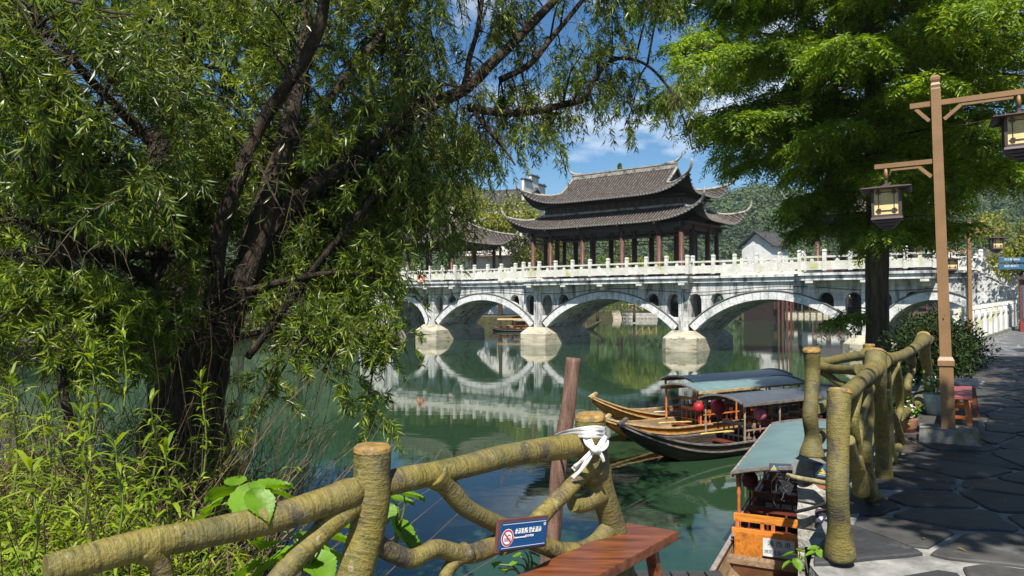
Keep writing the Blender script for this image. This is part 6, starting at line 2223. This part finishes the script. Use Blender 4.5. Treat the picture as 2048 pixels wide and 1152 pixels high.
for i, (px, d, h, r, lb) in enumerate(((1208, 139.5, 2.6, 2.6, 'green bush on the bank under the middle arch'), (1240, 141, 2.2, 2.0, 'bush beside the rustic steps under the middle arch'), (1310, 146, 2.6, 3.2, 'bush on the low wall under the right side of the middle arch'), (1290, 147, 1.8, 2.0, 'small bush by the rustic railing under the middle arch'))):
    p = at(px, 620, d)
    shrub(lb, (p.x, d, -.3), h, r, m_tree_g, 900, .35, 10 + i, gs)

# trees along the right side of the walk, beside and behind the photographer; their crowns shade the paving
def walk_tree(label, base, blobs, seed):
    st = thing('broadleaf_tree', label, 'tree', base)
    b = Vector(base)
    c = sum((Vector(q[:3]) for q in blobs), Vector()) / len(blobs)
    mb = MB(); mb.tube([b - Vector((0, 0, .3)), b + Vector((0, 0, 2.6)), b.lerp(c, .35) + Vector((0, 0, 2.2)), b.lerp(c, .7) + Vector((0, 0, 1.0))], [.34, .25, .20, .10], 14, 24, .05)
    s_ = b.lerp(c, .35) + Vector((0, 0, 2.2))
    for q in blobs:
        e = Vector(q[:3]); mb.tube([s_, s_.lerp(e, .5) + Vector((0, 0, .5)), e], [.11, .08, .03], 8, 12)
    put('trunk', mb, m_bark, st, world=True)
    Pq, Nq = [], []
    for (x, y, z, r) in blobs:
        m = int(1250 * r * r)
        d = rand_unit(m)
        Pq.append(np.array([x, y, z]) + d * (r * rng.uniform(.2, 1.08, m) ** .7)[:, None] * np.array([1, 1, .6])); Nq.append(d)
    Pq = np.concatenate(Pq); Nq = np.concatenate(Nq); m = len(Pq)
    V, Fc = leaf_quads(Pq, rand_unit(m), Nq + np.array([0, 0, 1.2]) + .6 * rand_unit(m), rng.uniform(.15, .28, m), rng.uniform(.10, .18, m), .1, .5)
    put('foliage', np_mesh('foliage', V, Fc), m_tree_g, st, world=True, kind='stuff')
def over(d, k, z):
    """a crown centre whose shadow falls k metres right of the path edge at distance d"""
    e = float(np.interp(d, [q[1] for q in EDGE[8:]], [q[0] for q in EDGE[8:]]))
    return (e + k + SUN_DIR.x / SUN_DIR.z * z, d + SUN_DIR.y / SUN_DIR.z * z, z)
walk_tree('large leafy tree behind the photographer whose crown shades the near paving', (8.6, -2.2, 0),
          [(*over(5.7, .95, 6.8), .85), (*over(6.7, 1.3, 7.0), 1.0), (*over(7.9, 1.4, 7.0), .9), (*over(9.0, 1.7, 7.2), .9), (*over(5.4, 2.5, 6.6), 1.35), (*over(6.2, 4.2, 7.2), 1.8), (*over(7.6, 2.6, 7.2), 1.35), (*over(4.2, 4.6, 6.8), 1.6), (*over(8.5, 4.8, 8.0), 1.9), (*over(2.6, 3.4, 6.5), 1.2)], 1)
walk_tree('leafy tree on the landward side of the walk shading the benches', (11.5, 6.5, 0),
          [(*over(10.6, 1.7, 7.2), .9), (*over(9.6, 3.0, 7.4), 1.4), (*over(11.4, 2.8, 7.4), 1.4), (*over(10.6, 5.4, 8.0), 2.0), (*over(13.2, 3.0, 7.6), 1.5), (*over(13.4, 5.6, 8.2), 2.0)], 2)
walk_tree('leafy tree farther along the landward side of the walk', (17.5, 12.5, 0),
          [(*over(15.4, 3.2, 7.0), 1.5), (*over(17.6, 3.4, 7.0), 1.6), (*over(20, 3.4, 7.0), 1.6), (*over(16.5, 6, 8), 2.1), (*over(19.5, 6, 8), 2.1), (*over(23, 4, 7), 1.6)], 3)
# ------------------------------------------------------------------ houses
def house(label, base, rz, w, dp, h, rh, group='old houses beyond the river', gable_step=False, wall=None, stilts=0, floors=2):
    root = thing('old_house', label, 'house', base, rz, group)
    wall = wall or m_wallw
    mb = MB(); mb.box((0, 0, h * .72), (w, dp, h * .56)); put('wall', mb, wall, root)
    mb = MB(); mb.box((0, .2, h * .22), (w - .6, dp - .6, h * .44 - .02)); put('lower_storey', mb, m_dark_timber if stilts else wall, root)
    mb = MB(); ov = .7
    for s in (-1, 1):
        mb.add([(-w / 2 - ov, s * (dp / 2 + ov), h - .35), (w / 2 + ov, s * (dp / 2 + ov), h - .35), (w / 2 + ov, 0, h + rh), (-w / 2 - ov, 0, h + rh),
                (-w / 2 - ov, s * (dp / 2 + ov), h - .55), (w / 2 + ov, s * (dp / 2 + ov), h - .55), (w / 2 + ov, 0, h + rh - .2), (-w / 2 - ov, 0, h + rh - .2)],
               [(0, 1, 2, 3), (7, 6, 5, 4), (0, 4, 5, 1), (0, 3, 7, 4), (1, 5, 6, 2)])
    n = int(w / .5)
    for k in range(n + 1):
        x = -w / 2 - ov + (w + 2 * ov) * k / n
        for s in (-1, 1): mb.bar((x, s * (dp / 2 + ov), h - .32), (x, 0, h + rh + .03), .14, .1)
    mb.bar((-w / 2 - ov, 0, h + rh + .05), (w / 2 + ov, 0, h + rh + .05), .3, .3)
    put('roof', mb, m_houseroof, root)
    mb = MB()
    for s in (-1, 1):
        x = s * (w / 2 - .12)
        mb.add([(x, -dp / 2, h - .4), (x, dp / 2, h - .4), (x, 0, h + rh - .25)], [(0, 1, 2)])
    put('gable', mb, wall, root)
    for fl in range(floors):
        z0 = h * (fl + .35) / floors
        nw = max(2, int(w / 2.6))
        for k in range(nw):
            x = -w / 2 + w * (k + .5) / nw
            mb = MB(); mb.box((x, -dp / 2 - .03, z0 + .3), (1.1, .12, 1.25)); f_ = put('window', mb, m_housewood, root)
            mb = MB(); mb.box((x, -dp / 2 - .10, z0 + .3), (.9, .03, 1.05)); put('pane', mb, M('dark_window_glass', (0.02, 0.022, 0.025), .15, .2, 5), f_)
    mb = MB(); mb.bar((-w / 2 - .4, -dp / 2 - .5, h * .52), (w / 2 + .4, -dp / 2 - .5, h * .52), 1.1, .12); put('gallery', mb, m_housewood, root)
    if stilts:
        for k in range(stilts):
            x = -w / 2 + w * (k + .5) / stilts
            mb = MB(); mb.box((x, -dp / 2 - .9, h * .32), (.22, .22, h * .75)); put('stilt', mb, m_housewood, root)
    if gable_step:
        mb = MB()
        for k, (x, zz) in enumerate(((-.5, 2.6), (.0, 3.6), (.5, 2.6))):
            mb.box((w / 2 + .1, x * dp * .7, h + zz / 2), (.35, dp * .36, zz + 1))
        put('fire_wall', mb, wall, root)
        mb = MB()
        for k, (x, zz) in enumerate(((-.5, 3.1), (.0, 4.1), (.5, 3.1))):
            mb.box((w / 2 + .1, x * dp * .7, h + zz + .08), (.8, dp * .38, .22)); mb.box((w / 2 + .1, x * dp * .7 + dp * .17, h + zz + .28), (.3, .5, .3), Matrix.Rotation(-.5, 3, 'X'))
        put('fire_wall_cap', mb, m_houseroof, root)
    return root
p = at(1530, 560, 132); house('white gabled house with dark roof seen just right of the middle pavilion', (p.x, 132, WATER - .1), math.radians(38), 5.2, 6.0, 13.6, 2.4, stilts=4)
p = at(1560, 560, 172); house('low white house beside the white gabled house', (p.x + 3, 180, -.5), math.radians(20), 8, 7, 5.5, 2.2, stilts=5)
p = at(1648, 560, 168); house('long dark roofed house behind the bridge balustrade beside the conifer trunk', (p.x + 5, 172, -.3), math.radians(-12), 15, 8, 6.3, 2.6, stilts=8)
p = at(1790, 560, 150); house('white house with grey roof right of the conifer trunk', (p.x + 4, 155, -.3), math.radians(-15), 14, 8, 6.2, 2.4, stilts=6)
p = at(1062, 560, 108); house('white house with a stepped fire wall rising behind the left end of the middle pavilion', (p.x - 4, 116, -.4), math.radians(-25), 10, 8, 17.5, 2.2, gable_step=True)
for (px, d, w, h, rz, lb) in ((1960, 120, 9, 5.4, -20, 'white house left of the group of far right houses'), (2005, 105, 10, 5.0, 10, 'grey roofed white house in the middle of the far right group'), (2040, 92, 8, 6.2, -30, 'tallest white house of the far right group'), (1985, 85, 9, 3.2, 5, 'low grey roofed house in front of the far right group')):
    p = at(px, 560, d); house(lb, (p.x, d, .2), math.radians(rz), w, 6, h, 1.9)

# ------------------------------------------------------------------ stone balustrade along the far walk
sbl = thing('stone_balustrade', 'stone balustrade with square posts along the distant part of the walk', 'balustrade', (16.7, 26.8, 0))
pts = [Vector((x, y, path_z(x, y))) for x, y in ((13.2, 22.2), (16.9, 27.0), (20.4, 31.0), (25.4, 36.8))]
tot = 0
for a, b in zip(pts, pts[1:]):
    nseg = max(1, round((b - a).length / 1.5))
    for k in range(nseg):
        p, q = a.lerp(b, k / nseg), a.lerp(b, (k + 1) / nseg)
        mb = MB(); mb.box((p.x, p.y, p.z + .60), (.20, .20, 1.2)); mb.box((p.x, p.y, p.z + 1.28), (.25, .25, .16)); put('baluster_post', mb, m_stone_w, sbl, world=True)
        mb = MB(); mb.bar(p + Vector((0, 0, .42)), q + Vector((0, 0, .42)), .09, .62); put('railing_panel', mb, m_stone_w, sbl, world=True)
        mb = MB(); mb.bar(p + Vector((0, 0, .95)), q + Vector((0, 0, .95)), .14, .12); put('handrail', mb, m_stone_w, sbl, world=True)
    mb = MB(); mb.bar(a + Vector((0, 0, .05)), b + Vector((0, 0, .05)), .36, .14); put('kerb', mb, m_plinth, sbl, world=True)

# notice case and direction sign at the far right
p = at(2046, 640, 33)
nc_ = thing('notice_case', 'dark framed notice case with a red base at the right edge beyond the walk', 'notice case', (p.x + .62, 33, path_z(0, 33)), math.radians(-25))
mb = MB(); mb.box((0, 0, .22), (1.3, .4, .44)); put('base', mb, M('red_painted_base', (0.22, 0.035, 0.03), .5, .2, 6), nc_)
for x in (-.58, .58):
    mb = MB(); mb.box((x, 0, 1.35), (.12, .14, 2.0)); put('post', mb, M('red_brown_frame', (0.11, 0.035, 0.03), .5, .2, 6), nc_)
mb = MB(); mb.box((0, -.03, 1.35), (1.04, .08, 1.5)); put('board', mb, m_blue2, nc_)
mb = MB(); mb.box((0, 0, 2.42), (1.5, .5, .12)); mb.box((0, 0, 2.52), (1.1, .35, .12)); put('cap', mb, m_lantern, nc_)
ds = thing('direction_sign', 'two blue direction boards with white lettering on a post at the right edge', 'sign', (p.x + .75, 34.5, path_z(0, 34)), math.radians(-6))
mb = MB(); mb.tube([(0.45, 0, 0), (.45, 0, 3.6)], .05, 8, 4); put('post', mb, m_lantern, ds)
for z in (3.30, 2.98):
    mb = MB(); mb.box((-.15, -.03, z), (1.25, .04, .24)); b_ = put('arrow_board', mb, m_blue2, ds)
    lettering(ds, '沱江游船码头' if z > 3.1 else '虹桥 南华门', .12, -.55, z + .02, m_white, 1, -.053)
    
# lifebuoy on the bridge balustrade
lb_ = thing('lifebuoy', 'orange lifebuoy hanging on the bridge balustrade near its left end', 'lifebuoy', Vector(BO) + Matrix.Rotation(BROT, 3, 'Z') @ Vector((-17.35, -1.10, 3.62)), BROT)
mb = MB()
def tor(u, v):
    a, b = 2 * math.pi * u, 2 * math.pi * v
    R_, r_ = .32, .085
    return ((R_ + r_ * math.cos(b)) * math.cos(a), r_ * math.sin(b), (R_ + r_ * math.cos(b)) * math.sin(a))
mb.grid(tor, 28, 10); put('ring', mb, m_orange, lb_)
mb = MB()
for k in range(4):
    a = math.pi / 4 + math.pi / 2 * k
    mb.tube([(.32 * math.cos(a - .13), 0, .32 * math.sin(a - .13)), (.32 * math.cos(a), 0, .32 * math.sin(a)), (.32 * math.cos(a + .13), 0, .32 * math.sin(a + .13))], .092, 10, 4)
put('white_band', mb, m_white, lb_)

# stepping weir and rustic rail on the far bank, seen through the arches
w_ = thing('stepping_stone_weir', 'row of pale stepping stones across the river seen through the right arch', 'weir', at(1560, 632, 165))
for k in range(16):
    p = at(1500 + k * 12.5, 632, 168 - k * .4); p.z = WATER
    mb = MB(); mb.box((p.x, p.y, WATER + .35), (1.0, 1.0, 1.0), None, .9); put('stepping_stone', mb, m_pierbase, w_, world=True)
p0, p1 = at(1488, 625, 170), at(1705, 625, 163)
mb = MB(); mb.bar((p0.x, p0.y, WATER + .15), (p1.x, p1.y, WATER + .15), 1.2, .4); put('sill', mb, m_pierbase, w_, world=True)
rr_ = thing('rustic_railing', 'pale rustic railing and steps on the bank under the middle arch', 'railing', at(1260, 612, 143))
R7 = random.Random(3)
for (x0, y0, x1, y1) in ((1192, 609, 1222, 609), (1232, 626, 1244, 609), (1244, 609, 1312, 609)):
    a, b = at(x0, y0, 142), at(x1, y1, 142)
    nseg = max(2, int((b - a).length / 1.3))
    mb = MB(); mb.tube([a, a.lerp(b, .5), b], .09, 6, 8, .1); put('rail', mb, m_trim, rr_, world=True)
    for k in range(nseg + 1):
        p = a.lerp(b, k / nseg)
        mb = MB(); mb.tube([p + Vector((0, 0, .15)), p + Vector((R7.uniform(-.1, .1), 0, -.6)), p + Vector((R7.uniform(-.2, .2), 0, -1.3))], .09, 6, 6, .1); put('post', mb, m_trim, rr_, world=True)
        if k < nseg:
            q = a.lerp(b, (k + 1) / nseg)
            mb = MB(); mb.bar(p, q + Vector((0, 0, -1.0)), .09, .09); put('brace', mb, m_trim, rr_, world=True)
a = at(1233, 618, 139.5)
st_ = thing('stone_steps', 'pale stone steps down to the water under the middle arch', 'steps', (a.x, 139.5, WATER))
for k in range(6):
    mb = MB(); mb.box((a.x, 138.6 + k * .4, WATER + .15 + k * .28), (1.6, .5, .3)); put('step', mb, m_pierbase, st_, world=True)
rw_ = thing('rubble_wall', 'low rubble retaining wall on the bank under the right half of the middle arch', 'wall', at(1285, 630, 142))
for k in range(26):
    x = 1246 + (k % 13) * 5.4 + R7.uniform(-1, 1)
    p = at(x, 630, 141.6); 
    put('stone', rough_stone((p.x, p.y, WATER + .3 + .55 * (k // 13)), (.62, .9, .56), R7), m_rub, rw_, world=True)

# ------------------------------------------------------------------ person behind the balustrade
def skin_body(name, verts, edges, radii, mat, parent, sub=2):
    me = bpy.data.meshes.new(name)
    me.from_pydata(verts, edges, [])
    o = bpy.data.objects.new(name, me); COL.objects.link(o)
    o.modifiers.new('skin', 'SKIN')
    for i, r in enumerate(radii):
        me.skin_vertices[0].data[i].radius = (r, r) if not hasattr(r, '__len__') else r
    me.skin_vertices[0].data[0].use_root = True
    s = o.modifiers.new('sub', 'SUBSURF'); s.levels = sub; s.render_levels = sub
    me.materials.append(mat)
    o.parent = parent
    return o
pp = Vector(BO) + Matrix.Rotation(BROT, 3, 'Z') @ Vector((14.7, .95, 3.32))
per = thing('person', 'dark-haired person in a dark red top sitting behind the bridge balustrade', 'person', pp, BROT + .2)
body_v = [(0, 0, .50), (0, .01, .68), (0, .0, .86), (0, -.01, .98), (0, -.02, 1.06), (.17, 0, .95), (.23, -.08, .74), (.15, -.26, .64), (-.17, 0, .95), (-.23, -.08, .74), (-.15, -.26, .64),
          (.10, -.02, .47), (.13, -.42, .48), (.13, -.44, .08), (-.10, -.02, .47), (-.13, -.42, .48), (-.13, -.44, .08), (.13, -.56, .05), (-.13, -.56, .05)]
body_e = [(0, 1), (1, 2), (2, 3), (3, 4), (3, 5), (5, 6), (6, 7), (3, 8), (8, 9), (9, 10), (0, 11), (11, 12), (12, 13), (0, 14), (14, 15), (15, 16), (13, 17), (16, 18)]
body_r = [.15, .14, .16, .12, .055, .07, .052, .035, .07, .052, .035, .10, .08, .05, .10, .08, .05, .04, .04]
skin_body('body', body_v, body_e, body_r, m_shirt, per)
mb = MB()
hd_ = [(0, -.12), (.045, -.115), (.07, -.07), (.085, 0), (.082, .06), (.055, .11), (.0, .125)]
mb.lathe([(max(.002, r), z) for r, z in hd_], (0, -.03, 1.22), 16); mb.box((0, -.118, 1.20), (.025, .035, .04)); mb.box((.088, -.03, 1.21), (.02, .04, .055)); mb.box((-.088, -.03, 1.21), (.02, .04, .055))
put('head', mb, m_skin, per)
mb = MB(); mb.lathe([(.097, -.05), (.102, .03), (.095, .08), (.065, .125), (.003, .145)], (0, -.012, 1.22), 16); put('hair', mb, m_hair, per)
mb = MB(); mb.box((0, .05, .22), (.5, .34, .44)); tag(put('stone_bench', mb, m_stone_w, loc=pp), 'low stone bench under the person behind the bridge balustrade', 'bench')

# fallen leaves and bits of litter on the walk
n = 70
ly = rng.uniform(4.5, 14, n); lx = np.interp(ly, [q[1] for q in EDGE[8:]], [q[0] for q in EDGE[8:]]) + rng.uniform(.2, 4.5, n)
V, Fc = leaf_quads(np.stack([lx, ly, np.full(n, .012)], 1), rng.normal(size=(n, 3)) * np.array([1, 1, .05]), np.array([[0, 0, 1.0]]) + .15 * rng.normal(size=(n, 3)), rng.uniform(.04, .09, n), rng.uniform(.015, .03, n), .1, .45)
put('fallen_leaves', np_mesh('fallen_leaves', V, Fc), M('dry_yellow_leaf', (0.22, 0.15, 0.04), .7, .4, 5, island=.5), kind='stuff')

# ------------------------------------------------------------------ thin summer haze filling the valley
hz = MB(); hz.box((40, 165, 43), (760, 400, 106))
mh = bpy.data.materials.new('valley_haze'); mh.use_nodes = True
th_ = mh.node_tree
th_.nodes.remove(th_.nodes['Principled BSDF'])
pv = th_.nodes.new('ShaderNodeVolumePrincipled')
pv.inputs['Color'].default_value = (0.80, 0.88, 0.96, 1)
pv.inputs['Density'].default_value = 0.0002
pv.inputs['Anisotropy'].default_value = 0.1
th_.links.new(pv.outputs[0], th_.nodes['Material Output'].inputs['Volume'])
put('haze', hz, mh, kind='stuff')
